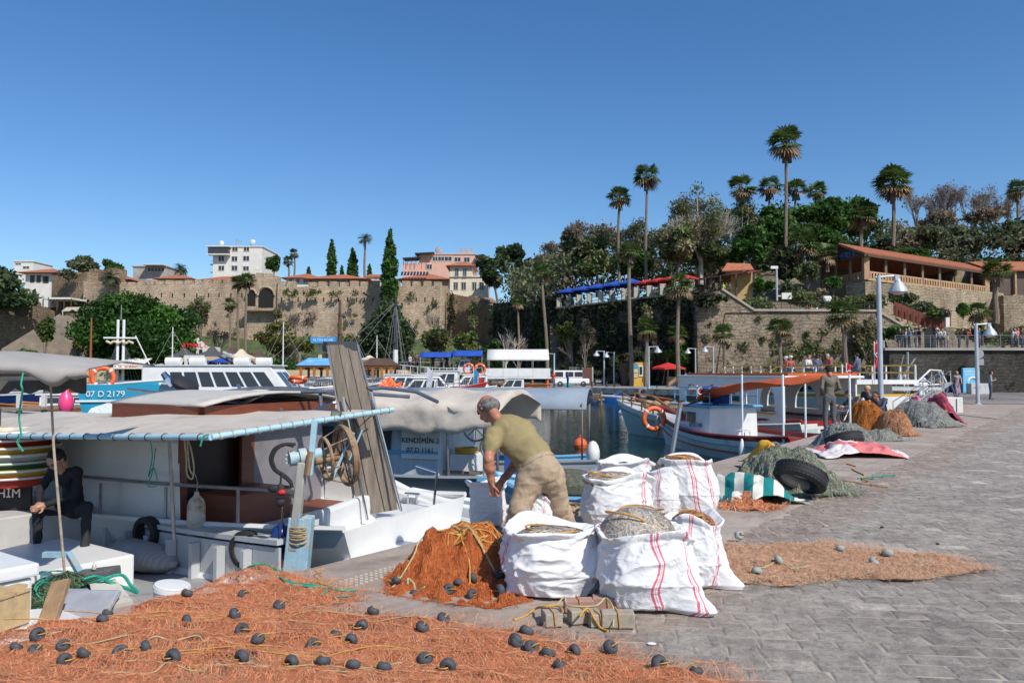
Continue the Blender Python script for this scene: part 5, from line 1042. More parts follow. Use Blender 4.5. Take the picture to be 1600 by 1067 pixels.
tree('brown thicket tree at the right under the bare skyline trees',(1495,1570,315,362),160,'brown',2000,.35,base_y=380,nc=14,shell=.1)
S=[('rounded green shrub below the gable of the pavilion',(1286,1317,432,458),106,'dark',900),('cactus and weeds on the slope left of the gable shrub',(1205,1285,455,478),99,'olive',1500),('weedy green slope plants right above the bastion top',(1140,1210,462,484),98,'olive',1300),('green bank plants under the restaurant wall',(1320,1400,458,484),99,'spring',1500),('prickly pear clump beside the rusty screen',(1400,1470,468,492),99,'grey',1100),('green shrub at the foot of the pavilion pillar',(1495,1515,470,500),97,'dark',600),('dry yellow reeds behind the promenade railing',(1500,1560,500,540),75,'yellow',1600),('dry brush behind the railing near the right edge',(1555,1640,505,540),76,'olive',1300),('dark shrub in front of the stair foot',(1380,1425,505,535),90,'dark',900),('overgrown shrub tumbling over the bastion left shoulder',(1085,1140,452,482),93.5,'ivy',1400),('green shrubs hanging beside the shaggy palm',(1335,1368,500,560),93.2,'olive',1000),('low hedge behind the left quay lamps',(20,64,545,562),126,'dark',700),('shrub on the ruined wall at the left',(86,128,418,440),167,'grey',1100),('green shrub climbing the ruined wall beside the castle corner',(697,712,450,530),161,'ivy',900),('olive shrub below the castle wall left part',(486,530,528,575),130,'olive',1100),('brown brush on the bank below the castle wall',(620,660,545,585),131,'brown',800),('green shrub under the cream house wall',(725,752,470,520),158,'olive',900),('shrub growing out below the castle balcony',(424,442,482,500),161,'olive',500),('dark shrub mass along the foot of the terrace wall',(870,960,560,598),101,'ivy',2400),('shrub mass at the foot of the terrace wall beside the kiosk',(945,1010,545,598),99,'ivy',1800),('fern-green tuft on the right of the fig tree behind the tents',(315,350,545,575),128,'olive',700),('green hedge strip between tents and castle bank',(405,470,560,585),124,'dark',900)]
for lb,b_,Ys,kd,n_ in S:bush(lb,b_,Ys,kd,n_,.26)
def tufts(label,rects,Ys,n,kind,size=.2,name='wall_plants',tilt=0):
 cl=[]
 for i in range(n):
  r_=random.choice(rects);p=P(U(r_[0],r_[1]),U(r_[2],r_[3]),Ys);k=U(.3,1.0)
  cl.append((p.x,p.y-.1+(p.x*tilt),p.z,k*U(.6,1.4),.35,k))
 q,c=leaves(cl,n*55,size,CG[kind],shell=.1);o=quads_obj(name,q,4,mLeaf,None,c);return tag(o,label,'wall plants',kind='stuff')
tufts('scattered weeds and small capers rooted in the sunlit bastion wall',[(1100,1375,495,590),(1200,1320,500,560),(1330,1372,500,570)],Yb-.05,85,'olive')
tufts('small weeds sprouting in a line below the castle battlements',[(440,600,455,462),(440,690,455,520),(440,690,500,545),(300,380,455,540)],161.8,70,'olive')
cl=[]
for i in range(430):
 u=random.random()**.9;v=random.random();k=U(.4,1.3)
 cl.append((A_[0]+(B_[0]-A_[0])*u-.3,A_[1]+(B_[1]-A_[1])*u-.2,.5+11.2*v,k,k,k*U(.8,2)))
q,c=leaves(cl,10500,.26,CG['ivy']+[(.06,.05,.035)],shell=.2);tag(quads_obj('ivy',q,4,mLeaf,None,c),'ivy and creepers covering the shaded terrace wall','ivy',kind='stuff')
cl=[]
for i in range(160):
 px=U(770,880);Yq=160-32*(px-770)/114;p=P(px,U(470,585),Yq-1.2);k=U(.6,1.6);cl.append((p.x,p.y,p.z,k,k,k*1.4))
q,c=leaves(cl,7000,.32,CG['ivy']+CG['dark'][:1],shell=.2);tag(quads_obj('ivy',q,4,mLeaf,None,c),'creepers hanging on the shadowed battlement wall','ivy',kind='stuff')
cl=[]
for i in range(260):
 px=U(300,760);y_=546+40*random.random()**1.2;p=P(px,y_,160-(y_-540)*.5);k=U(.6,1.7);cl.append((p.x,p.y,p.z,k*1.5,k,k*.8))
q,c=leaves(cl,9000,.32,CG['olive']+CG['brown'],shell=.1);tag(quads_obj('ground_cover',q,4,mLeaf,None,c),'rough scrub covering the bank at the foot of the castle wall','scrub',kind='stuff')
cl=[]
for i in range(300):
 px=U(890,1600);Yq=U(106,150);x=(px-CX)/F*Yq;z=hill_clip(x,Yq)
 if z<5:continue
 k=U(.8,2);cl.append((x,Yq,z+.3,k*1.3,k,k*.9))
q,c=leaves(cl,12000,.36,CG['ivy']+CG['dark']+CG['olive'],shell=.1);tag(quads_obj('undergrowth',q,4,mLeaf,None,c),'dark undergrowth filling the wooded hill between the trunks','undergrowth',kind='stuff')
prof_=[(790,425),(850,405),(900,368),(940,350),(1000,372),(1060,330),(1110,322),(1180,322),(1240,318),(1330,312),(1380,345),(1440,348),(1520,345),(1600,348),(1700,350)]
def ptop(px):
 for(a,ya),(b,yb)in zip(prof_,prof_[1:]):
  if px<=b:return ya+(yb-ya)*(px-a)/(b-a)
 return 350
for lb,x0,x1,kinds,n_ in(('mixed green wood covering the hill behind the blue awnings',800,1130,['olive','grey','pine','brown'],17000),('dark evergreen wood behind and above the tiled pavilion',1120,1400,['dark','pine','dark','olive'],15000),('grey-brown wood on the slope at the right above the pavilion',1380,1700,['grey','pine','brown','grey'],15000)):
 qs=[];cs=[]
 for kd in kinds:
  cl=[]
  for i in range(55):
   px=U(x0,x1);Yq=U(136,168)if px>1200 else U(126,160);yt=ptop(px)+8*nz(px*.05,7);y_=yt+(445-yt)*random.random()**1.3;p=P(px,y_+12,Yq);k=U(1.2,2.6);cl.append((p.x,p.y,p.z,k*1.3,k,k))
  q,c=leaves(cl,n_//4,.38,CG[kd],shell=.35);qs.append(q);cs.append(c)
 tag(quads_obj('woodland',np.concatenate(qs),4,mLeaf,None,np.concatenate(cs)),lb,'woodland',kind='stuff')
def paint(name,col,grime=None,rough=.35,gl=.6):return M(name,col,rough,.08,2,.08,.004,grime=grime,gs=1.6,gl=gl)
bWhite=paint('white boat paint',(.72,.72,.70),(.45,.42,.36),.35,.66);bBlue=paint('turquoise boat paint',(.02,.27,.42));bNavy=paint('navy boat paint',(.01,.03,.12));bGrey=paint('grey deck paint',(.33,.34,.35),(.2,.19,.18),.6);bRed=paint('red boat trim',(.32,.03,.025));bLtBlue=paint('light blue boat paint',(.16,.4,.62),(.4,.42,.42),.5,.58)
bPale=paint('pale blue hull paint',(.76,.82,.84),(.3,.32,.3),.45);bWood=M('varnished wood',(.36,.14,.035),.4,.2,2,.15,.01,stretch=(1,1,6));bDeckW=M('grey old planks',(.22,.18,.14),.85,.3,2,.4,.02,stretch=(1,6,1));bAnti=paint('dark antifouling',(.03,.05,.06));bBrown=M('mahogany',(.17,.045,.022),.45,.25,2.5,.12,.01,stretch=(1,1,5))
mSteel=M('stainless steel',(.62,.63,.65),.18,.08,4,0,metal=1);mOrange=M('orange plastic',(.75,.13,.03),.5,.12,5,.1,.005);mCanvas=M('beige boat canvas',(.52,.46,.39),.85,.12,1.6,.35,.02,grime=(.4,.345,.28),gs=1.3,gl=.52);mCanvasG=M('blue-grey canvas',(.23,.28,.33),.85,.12,1.5,.2,.01);mBlack=M('black rubber',(.018,.018,.02),.75,.3,8,.3,.01)
mRope=M('hemp rope',(.36,.27,.15),.9,.3,30,.5,.003);mRopeG=M('green rope',(.02,.3,.2),.8,.3,30,.4,.003);mRopeO=M('ochre rope',(.5,.26,.06),.85,.3,30,.4,.003);mRopeY=M('straw rope',(.42,.37,.2),.85,.3,30,.4,.003)
def hull_sec(Lh,B,D,sheer,bowh,tr,draft=.5,rake=.9,p=2.3):
 def hb(t):return B/2*max(0.0,(tr+(1-tr)*min(1,t/.35)**.7)*(1-max(0,(t-.4)/.6)**p))
 def sz(t):return D+sheer*(t-.4)**2*4*(bowh if t>.4 else .6)
 def pt(t,v,s):b=hb(t);return V((Lh*t*(1-.02)+rake*v*t**3-rake*.3*t**3,s*b*(v**.42 if v>0 else 0),-draft+(sz(t)+draft)*v))
 return hb,sz,pt
def boat(label,loc,rz,Lh,B,D,mats,sheer=.35,bowh=1.0,tr=.75,stripe=.12,deck=.25,rake=.9,p=2.3,name='boat',cat='boat',strake=None,n=18,gun=.045,group=None,deckm=None,rail_m=None,ostern=0):
 """floating boat: +x is the bow, z=0 is the waterline of the local frame"""
 t=thing(name,label,cat,(loc[0],loc[1],ZW),rz,group);hb,sz,pt=hull_sec(Lh,B,D,sheer,bowh,tr,rake=rake,p=p)
 vv=[0,.12,.26,.4,.55,.7,1-stripe,1];k=len(vv);mb=MB();vs=[]
 for s in(-1,1):
  for i in range(n+1):
   for v in vv:vs.append(pt(i/n,v,s))
 wl=lambda j,i:2 if vv[j+1]*(sz(i/n)+.5)<.5 else(1 if j==k-2 else 0)
 fs=[];ms=[]
 for s in(0,1):
  o=s*(n+1)*k
  for i in range(n):
   for j in range(k-1):fs.append((o+i*k+j,o+(i+1)*k+j,o+(i+1)*k+j+1,o+i*k+j+1));ms.append(wl(j,i))
 for j in range(k-1-ostern):o=(n+1)*k;fs.append((j,j+1,o+j+1,o+j));ms.append(wl(j,0))
 mb.v=[tuple(v)for v in vs];mb.f=fs;mb.m=ms;mb.build('hull',[mats[0],mats[1],bAnti],t,smooth=True,ang=50)
 mb=MB();dl=[pt(i/n,1,-1)-V((0,0,deck))for i in range(n+1)];dr=[pt(i/n,1,1)-V((0,0,deck))for i in range(n+1)]
 f_=.97;mb.v=[(q.x,q.y*f_,q.z)for q in dl]+[(q.x,q.y*f_,q.z)for q in dr];mb.f=[(i,i+1,n+2+i,n+1+i)for i in range(n)];mb.m=[0]*n;mb.build('deck',deckm or mats[2],t)
 for s in(-1,1):mb=MB();mb.tube([pt(i/n,1,s)+V((0,0,gun*.5))for i in range(n+1)],gun,6);mb.build('gunwale',rail_m or mats[1],t,smooth=True)
 if strake:
  for s in(-1,1):mb=MB();mb.tube([pt(i/n,strake,s)+V((0,s*.015,0))for i in range(n+1)],.035,5);mb.build('rubbing_strake',rail_m or mats[1],t,smooth=True)
 t['_']=0;del t['_'];return t,hb,sz,pt
def cabin(t,x0,x1,w,z0,z1,m,roofm=None,wins=3,wy0=.45,wy1=.85,front=.25,back=0.0,over=.08,name='cabin',gm=None,fwin=2,taper=.92,roof=True,wx=None):
 mb=MB();h=z1-z0;a=w/2;b=a*taper
 v=[(x0,-a,z0),(x1,-a,z0),(x1,a,z0),(x0,a,z0),(x0+back*h,-b,z1),(x1-front*h,-b,z1),(x1-front*h,b,z1),(x0+back*h,b,z1)]
 mb.add(v,[(0,1,5,4),(1,2,6,5),(2,3,7,6),(3,0,4,7),(4,5,6,7),(3,2,1,0)]);c=mb.build(name,m,t,bevel=.03)
 def lerp4(q0,q1,q2,q3,u,v_):return(V(q0)*(1-u)+V(q1)*u)*(1-v_)+(V(q3)*(1-u)+V(q2)*u)*v_
 xs=wx or(.08,.94)
 for s,(i0,i1,i2,i3)in((-1,(0,1,5,4)),(1,(3,2,6,7))):
  for i in range(wins):
   u0=xs[0]+(xs[1]-xs[0])*(i+.08)/wins;u1=xs[0]+(xs[1]-xs[0])*(i+.92)/wins;o=V((0,s*.012,0));mb=MB();mb.slab([lerp4(v[i0],v[i1],v[i2],v[i3],*q)+o for q in((u0,wy0),(u1,wy0),(u1,wy1),(u0,wy1))],.01);mb.build('window',gm or mGlass,t)
 for i in range(fwin):
  u0,u1=.1+.8*(i+.06)/fwin,.1+.8*(i+.94)/fwin;mb=MB();mb.slab([lerp4(v[1],v[2],v[6],v[5],*q)+V((.012,0,0))for q in((u0,wy0),(u1,wy0),(u1,wy1),(u0,wy1))],.01);mb.build('windscreen',gm or mGlass,t)
 if roof:mb=MB();mb.prism([(x0+back*h-over*2,-b-over),(x1-front*h+over*3,-b-over),(x1-front*h+over*3,b+over),(x0+back*h-over*2,b+over)],z1+.003,z1+.07);mb.build('roof',roofm or m,t,bevel=.02)
 return c
def rails(t,pt,t0,t1,h,n=8,m=None,r=.018,both=True,mid=True):
 for s in((-1,1)if both else(-1,)):
  q=[pt(t0+(t1-t0)*i/n,1,s)for i in range(n+1)];mb=MB();mb.tube([a+V((0,0,h))for a in q],r,5)
  if mid:mb.tube([a+V((0,0,h*.55))for a in q],r*.6,4)
  mb.build('rail',m or mSteel,t,smooth=True)
  for a in q:mb=MB();mb.tube([a,a+V((0,0,h))],r,5);mb.build('stanchion',m or mSteel,t)
def canopy(t,x0,x1,w,z,m,arch=.25,posts=True,pm=None,name='canopy',drop=.0,zb=None,pr=.03,np_=2):
 mb=MB();n=10;vs=[]
 for i in range(7):
  x=x0+(x1-x0)*i/6
  for j in range(n+1):a=j/n*2-1;vs.append((x,a*w/2,z+arch*(1-a*a)-(drop if abs(a)>.99 else 0)))
 mb.v=vs;mb.f=[(i*(n+1)+j,(i+1)*(n+1)+j,(i+1)*(n+1)+j+1,i*(n+1)+j+1)for i in range(6)for j in range(n)];mb.m=[0]*len(mb.f);mb.build(name,m,t,smooth=True,solid=.03,ang=180)
 if posts:
  for i in range(np_):
   for s in(-1,1):x=x0+.1+(x1-x0-.2)*i/(np_-1);mb=MB();mb.tube([(x,s*w/2*.97,zb or .5),(x,s*w/2*.97,z)],pr,5);mb.build('canopy_post',pm or mSteel,t)
def lifebuoy(label,c,R,normal_rz=0,tilt=0,group='orange lifebuoys',r=None):
 t=thing('lifebuoy',label,'lifebuoy',c,group=group);Rm=Matrix.Rotation(normal_rz,3,'Z')@Matrix.Rotation(pi/2+tilt,3,'X');mb=MB();mb.torus((0,0,0),R,r or R*.26,Rm,28,10);mb.build('ring',mOrange,t,smooth=True)
 for i in range(4):
  a=pi/4+i*pi/2;cc=Rm@V((cos(a)*R,sin(a)*R,0));R2=Rm@Matrix.Rotation(a+pi/2,3,'Z')@Matrix.Rotation(pi/2,3,'Y');mb=MB();mb.lathe([((r or R*.26)*1.08,-.03),((r or R*.26)*1.08,.03)],cc,12,R=R2,cap=False);mb.build('band',bWhite,t,smooth=True)
 return t
def mast(t,x,z0,z1,r=.09,m=None,m2=None,yards=(),stays=(),split=.35,name='mast'):
 zs=z0+(z1-z0)*split;mb=MB();mb.tube([(x,0,z0),(x,0,zs)],r*1.1,8);mb.build(name,m or bWhite,t);mb=MB();mb.tube([(x,0,zs),(x,0,z1)],[r,r*.6],8);mb.build('topmast',m2 or m or bWhite,t)
 for zy,wy in yards:mb=MB();mb.tube([(x,-wy,zy),(x,wy,zy)],r*.45,5);mb.build('crosstree',m2 or mBrownF,t)
 for(x2,y2,z2)in stays:mb=MB();mb.tube([(x,0,z1-.3),(x2,y2,z2)],.015,3);mb.build('stay',mGrey,t)
def wpos(px,Y):return((px-CX)/F*Y,Y)
W3=[bWhite,bWhite,bGrey]
t,hb,sz,pt=boat('turquoise high-sided boat marked 07 D 2179 behind the beige canopies',wpos(186,24),rad(103),7,2.5,2.15,[bBlue,bBlue,bGrey],sheer=.2,bowh=.5,tr=.96,stripe=.3,strake=.8,rail_m=bWhite,p=3)
text('07 D 2179',.26,bWhite,face_mat((-.05,.35,1.93),(0,-1,0)),t,world=False,ext=.004)
mb=MB();mb.box((-.03,0,1.72),(.06,2.4,.06));mb.build('transom_rail',bWhite,t);mb=MB();mb.slab([(-.035,.9,1.3),(-.035,-.6,1.3),(-.035,-.6,1.62),(-.035,.3,1.66),(-.035,.75,1.5)],.02);mb.build('curved_panel',bPale,t)
lifebuoy('lifebuoy standing on the turquoise boat',P(161,590,25.6),.32,.3,r=.075)
t,hb,sz,pt=boat('long white cabin cruiser with black windows and four white life-raft canisters',(P(232,600,42).x,43),rad(2),9.8,3.4,1.5,W3,sheer=.25,rake=1.2)
cabin(t,-.2,7.9,3.0,1.35,2.95,bWhite,bWhite,7,.3,.8,front=.8,wx=(.2,.93));
for i,x in enumerate((1.3,2.6,5.0,6.2)):mb=MB();mb.tube([(x-.42,-1.0,3.22),(x+.42,-1.0,3.22)],.2,12);mb.build('life_raft_canister',bWhite,t,bevel=.02)
rails(t,pt,.75,.98,.6,5);mb=MB();mb.tube([(.1,-1.2,3),(-.7,-1.2,4.6)],.03,5);mb.build('antenna',bWhite,t)
t,hb,sz,pt=boat('white boat with a double white mast and square yards in front of the fig tree',wpos(146,62),rad(12),8.5,3,1.4,[bWood,bWhite,bDeckW],sheer=.6)
for dx in(-.22,.22):mb=MB();mb.tube([(2+dx,0,1),(2+dx,0,6.9)],.11,8);mb.build('mast',bWhite,t)
for zy,w_ in((5.4,1.25),(3.3,.6),(1.9,1.7)):mb=MB();mb.tube([(2-w_,-.1,zy),(2+w_,-.1,zy)],.08,6);mb.build('yard',bWhite,t)
mb=MB();mb.tube([(2+x*.17,-.2,5.05+.09*sin(x*1.9))for x in range(-6,7)],.1,6);mb.build('furled_sail',mBeige,t,smooth=True)
for s in(-1,1):
 for i in range(4):mb=MB();mb.tube([(2+s*.2,0,5.2),(2+s*(.6+i*.3),.5,1.5)],.012,3);mb.build('shroud',mGrey,t)
mb=MB();mb.tube([(2,0,6.9),(2,0,8.1)],.03,4);mb.build('antenna',mGrey,t);canopy(t,.5,6,2.6,2.9,mBeige,.1,zb=1.2)
t,hb,sz,pt=boat('brown boat with a slim orange mast at the left',wpos(112,70),rad(10),7,2.6,1.2,[bWood,bWood,bDeckW]);mast(t,1.6,1,7.6,.12,mOrange,M('rusty mast',(.25,.08,.03)),((3.9,1.6),),split=.4)
t,hb,sz,pt=boat('gulet with brown-topped mast and crosstrees, bowsprit pointing left',wpos(596,74),rad(183),12,3.8,1.6,[bWood,bWhite,bDeckW],sheer=.7,rake=1.6)
mast(t,4.0,1.2,9.6,.2,bWhite,mBrownF,((8.1,.9),(6.3,1.1),(4.5,1.3)),[(12.5,0,2.2),(10.5,0,2.2),(.5,-1.5,1.8),(.5,1.5,1.8)],split=.5)
mb=MB();mb.tube([(11,0,2.2),(15.5,0,4.2)],[.16,.08],6);mb.build('bowsprit',mMetalD,t);mb=MB()
for i in range(9):u=i/8;mb.ell((11.2+3.6*u,.1*sin(i*2),2.65+1.6*u+.12*sin(i*3)),(.42,.25,.3),6)
mb.tube([(10,.4,2.1),(12.5,.2,3.3),(15,0,4.5)],.2,6);mb.build('furled_sail',M('grey furled sail',(.36,.36,.36),.9,.3,2,.5,.05),t,smooth=True)
cabin(t,5.5,9,2.6,1.5,2.2,bWood,bWhite,3)
t,hb,sz,pt=boat('gulet with tall dark-topped mast and many shrouds in front of the conifer',wpos(700,76),rad(180),11,3.8,1.7,[bWhite,bWood,bDeckW],sheer=.6)
mast(t,5.2,1.2,9.9,.22,bWhite,mMetalD,((8.2,.5),(5.5,1.1)),[(11.5,0,2),(14,0,2),(.5,0,2)]+[(5.2+x,s*1.6,1.8)for x in(-1.2,-.6,0,.6,1.2)for s in(-1,1)],split=.42)
canopy(t,.5,4.6,3,3.6,M('pale awning frame',(.55,.53,.5)),.02,zb=1.5);canopy(t,5.8,9,3,3.4,M('pale awning frame',(.55,.53,.5)),.02,zb=1.5)
def tour(label,px,Y,rz,Lh,roofm,sign=None):
 t,hb,sz,pt=boat(label,wpos(px,Y),rz,Lh,3.6,1.3,[bWood,bWhite,bDeckW],sheer=.5)
 mb=MB();mb.prism([(.6,-1.7),(Lh*.72,-1.7),(Lh*.72,1.7),(.6,1.7)],3.05,3.2);mb.build('roof_beam',bWood,t)
 mb=MB();a,b,w_=.5,Lh*.75,1.8;mb.add([(a,-w_,3.203),(b,-w_,3.203),(b,w_,3.203),(a,w_,3.203),(a+.9,-w_*.5,3.85),(b-1,-w_*.5,3.8),(b-1,w_*.5,3.8),(a+.9,w_*.5,3.85)],[(0,1,5,4),(1,2,6,5),(2,3,7,6),(3,0,4,7),(4,5,6,7)]);mb.build('roof_canvas',roofm,t)
 for i in range(4):
  for s in(-1,1):x=.9+(Lh*.72-1.3)*i/3;mb=MB();mb.bar((x,s*1.55,1),(x,s*1.55,3.06),.2);mb.bar((x-.35,s*1.55,2.95),(x+.35,s*1.55,2.95),.12,.2);mb.build('post',bWood,t,bevel=.03)
 rails(t,pt,.1,.9,.6,10,bWhite,.025);return t
tb=tour('wooden tour boat with a light blue canvas roof and orange-brown posts',460,66,rad(3),6.4,paint('light blue canvas',(.1,.33,.62),(.35,.42,.5),.8,.52));mb=MB();mb.bar((2.2,0,3.8),(2.2,0,5.2),.3);mb.build('sign_post',mTan,tb);mb=MB();mb.box((2.6,-.5,5.35),(2.1,.9,.5));mb.build('sign_panel',paint('sign blue',(.04,.3,.65)),tb);text('ALTIN ACAR',.3,bWhite,face_mat((2.6,-.96,5.35),(1,0,0)),tb,world=False)
tour('second wooden tour boat right of the plank gangway',556,66,rad(2),5,M('brown timber',(.09,.05,.03)))
t,hb,sz,pt=boat('navy-hulled white boat below the dark conifer',wpos(660,62),rad(183),4.6,2.2,1.3,[bNavy,bWhite,bWhite],sheer=.5,rail_m=bWhite);cabin(t,.8,2.6,1.6,1.2,2.1,bWhite,None,2);rails(t,pt,.4,.98,.6,6)
def cruiser(label,px,Y,rz,Lh,D=1.3,ch=1.1,wins=3,fly=False,mats=None,B=2.8):
 t,hb,sz,pt=boat(label,wpos(px,Y),rz,Lh,B,D,mats or W3,sheer=.35,rake=1.2);cabin(t,Lh*.15,Lh*.68,B*.8,D-.15,D+ch,bWhite,None,wins,.35,.85,front=.9,fwin=2)
 rails(t,pt,.45,.98,.6,8)
 if fly:mb=MB();mb.box((Lh*.4,0,D+ch+.3),(Lh*.3,B*.7,.45));mb.build('flybridge',bWhite,t,bevel=.08)
 return t
cruiser('white motor cruiser at the left of the central cluster, bow to the left',675,58,rad(186),6.5);cruiser('white motor cruiser with sloping windscreen in the middle of the cluster',735,60,rad(178),6,1.5,1.2);cruiser('white cruiser with dark side windows just left of the pontoon',770,62,rad(200),5.4,1.4,1.0)
t,hb,sz,pt=boat('white excursion boat with bright blue arched awnings',wpos(768,72),rad(181),9,3.8,1.7,W3,sheer=.3);cabin(t,.6,7.4,3,1.6,2.5,bWhite,None,4,front=1.2);canopy(t,.8,3.6,3.2,4.1,mBlue,.55,zb=2.5);canopy(t,3.7,6.6,3.2,4.0,mBlue,.5,zb=2.5);rails(t,pt,.1,.95,1.3,12,bWhite,.03);cabin(t,2.0,3.2,2,2.6,3.8,paint('pale blue cabin',(.45,.55,.62)),None,2)
t,hb,sz,pt=boat('large white double-deck boat with a rounded white canvas roof',wpos(858,70),rad(180),7.5,4,1.5,[bWhite,bWood,bDeckW],sheer=.15,tr=.95)
mb=MB();mb.prism([(-.1,-2),(5.8,-2),(5.8,2),(-.1,2)],2.05,2.2);mb.build('upper_deck',bWhite,t);
for s in(-1,1):mb=MB();mb.box((2.9,s*1.98,2.6),(5.8,.06,.75));mb.build('side_panel',bWhite,t)
for i in range(5):
 for s in(-1,1):mb=MB();mb.bar((.2+i*1.35,s*1.8,1.1),(.2+i*1.35,s*1.8,2.06),.18);mb.build('post',mOrange if i%2==0 else bWood,t)
mArch=paint('white canvas roof',(.66,.64,.6),(.5,.48,.44),.8);canopy(t,.1,5.6,4.1,3.7,mArch,1.0,zb=2.2,np_=5)
mb=MB();n=12;mb.poly([(5.62,a/n*4-2,3.7+1.0*(1-(a/n*2-1)**2))for a in range(n+1)]);mb.build('canopy_end',M('grey canvas',(.3,.27,.25),.85),t)
lifebuoy('lifebuoy on the rail left of the white double-deck boat',P(732,576,66),.4,0);lifebuoy('lifebuoy right on the bow of the double-deck boat',P(750,577,65.5),.42,.1)
for px,lb,kd,tp in((640,'person in white on the gulet deck','stand',(.6,.6,.6)),(651,'person in dark clothes seated on the gulet deck','stand',(.1,.05,.06)),(676,'person in black standing beside the blue awning','stand',(.02,.02,.02)),(690,'person in pale blue leaning on the excursion boat rail','lean',(.3,.45,.55)),(698,'person in dark red beside the pale blue one on board','lean',(.15,.03,.04))):p=P(px,584,73.4);person(lb,(p.x,73.4,p.z+.15),U(-1,1),kd,tp,(.05,.05,.07),'dark',h=.05)
t,hb,sz,pt=boat('small bright blue rowing boat at the foot of the far quay',(P(926,622,66).x,68.5),rad(4),2.75,1.2,.45,[paint('bright blue paint',(.008,.06,.24)),paint('bright blue paint',(.008,.06,.24)),bGrey],sheer=.3,rake=.35,deck=.12);mb=MB();mb.box((1.1,0,.45),(.3,.9,.05));mb.build('thwart',bDeckW,t);mb=MB();mb.box((.95,-.58,.22),(.5,.03,.14));mb.build('name_plate',pmat((.5,.35,.1)),t)
t,hb,sz,pt=boat('small white boat with a low windowed cabin in front of the pontoon',wpos(700,44),rad(4),3.2,1.6,.8,W3);cabin(t,.6,2.2,1.2,.7,1.45,bWhite,None,2)
t,hb,sz,pt=boat('white boat under the grey canopies at the far left',wpos(20,34),rad(8),7,2.6,1.1,[bWhite,bWood,bDeckW]);cabin(t,1.5,4.2,1.8,1,1.6,bWhite,None,2)
t,hb,sz,pt=boat('small dark red boat in front of the cabin cruiser',wpos(452,40),rad(2),5.5,2.2,1.15,[bWhite,bRed,bRed],sheer=.3);lifebuoy('lifebuoy lying on the dark red boat',P(465,593,39.6),.4,0,1.25);cabin(t,3.2,4.6,1.4,1.1,1.5,bWhite,None,2)
t,hb,sz,pt=boat('white boat with a sagging white sheet left of the gangway',wpos(485,50),rad(4),5,2.2,1.3,W3);mb=MB();mb.cloth((.3,-1,2.1),(4.6,-1,1.8),(4.6,1,1.9),(.3,1,2.2),10,5,lambda u,v:(0,0,.2*sin(u*7)-.25*sin(pi*v)));mb.build('sheet',bWhite,t,smooth=True,solid=.02,ang=180)
t,hb,sz,pt=boat('white speedboat right of the dark conifer, partly behind the beige canopy',wpos(600,38),rad(5),4.4,1.9,.95,[bWhite,paint('royal blue paint',(.02,.1,.4)),bGrey]);cabin(t,1.6,2.8,1.2,.9,1.35,bWhite,None,1)
mb=MB();t=thing('tarpaulin','crumpled bright orange tarpaulin on the moored boats','tarpaulin',P(609,603,37.5));mb.cloth((-.55,0,-.1),(.55,0,-.1),(.5,.5,.1),(-.3,.5,.45),6,6,lambda u,v:(0,0,.12*sin(u*9+v*5)));mb.build('sheet',mOrange,t,solid=.02)
t=thing('buoy','pink inflatable fender buoy hanging at the far left','buoy',P(103,640,15));mb=MB();mb.lathe([(.02,-.1),(.11,-.02),(.14,.12),(.11,.28),(.04,.36),(.03,.42)],n=12);mb.build('body',paint('pink plastic',(.8,.06,.2)),t,smooth=True)
t=thing('pontoon','rough wooden pontoon with posts leading to the far quay','pontoon',wpos(820,62)+(0,));a=V((*wpos(590,47),0));b=V((*wpos(926,64),0));mb=MB();n_=60;d=(b-a)/n_;s_=V((-d.y,d.x,0)).normalized()
for i in range(n_):p=a+d*i;mb.bar(p-s_*U(.8,1.0)+V((0,0,-.1)),p+s_*U(.8,1.0)+V((0,0,-.1+U(-.02,.02))),d.length*.92,.06)
mb.build('planks',bDeckW,t,world=True)
for i in range(0,n_+1,5):p=a+d*i;mb=MB();mb.tube([p-s_*.85+V((0,0,-3)),p-s_*.85+V((0,0,U(-.1,.3)))],.1,6);mb.build('pile',bDeckW,t,world=True)
mb=MB();mb.bar(a-s_*.8-V((0,0,.28)),b-s_*.8-V((0,0,.28)),.1,.2);mb.build('beam',mBrownF,t,world=True)
t=thing('reed_screen','dark ragged reed screen hanging under the pontoon end','screen',wpos(905,61)+(0,));mb=MB()
for i in range(130):u=U(.82,1);p=a+(b-a)*u-s_*1.02;l_=U(.4,.85);mb.bar(p+V((0,0,-.12)),p+V((U(-.1,.1),0,-l_)),.04,.02)
mb.build('reeds',M('reed',(.2,.14,.07),.9,.3),t,world=True)
t=thing('pontoon','brown plank jetty with white posts at the far left edge','pontoon',wpos(20,27)+(0,));mb=MB();a2,b2=V((*wpos(-60,26),.35)),V((*wpos(135,30),.35));mb.bar(a2,b2,1.0,.1);mb.build('planks',bDeckW,t,world=True);bars('post',mFrame,t,[(a2.lerp(b2,u)-V((0,.6,2)),a2.lerp(b2,u)+V((0,-.6,.5)),.14)for u in(.1,.3,.52,.72,.9)])
for px,yb,yt,Yf,m1,lb in((740,612,575,58,(.02,.25,.5),'blue and yellow pole banner by the pontoon'),(747,612,588,57.5,(.6,.02,.02),'furled red flag beside the blue pole banner'),(667,613,573,50,(.55,.55,.6),'white furled flag left of the cruisers')):
 b_=P(px,yb,Yf);h=P(px,yt,Yf).z-b_.z;t=thing('flag',lb,'flag',b_);mb=MB();mb.tube([(0,0,-.5),(0,0,h)],.03,5);mb.build('pole',bWhite,t);mb=MB();mb.cloth((.03,0,h),(.4,0,h*.8),(.3,0,.1),(.03,0,.2),5,8,lambda u,v:(0,.08*sin(v*8+u*5),0));mb.build('cloth',pmat(m1),t,solid=.01)
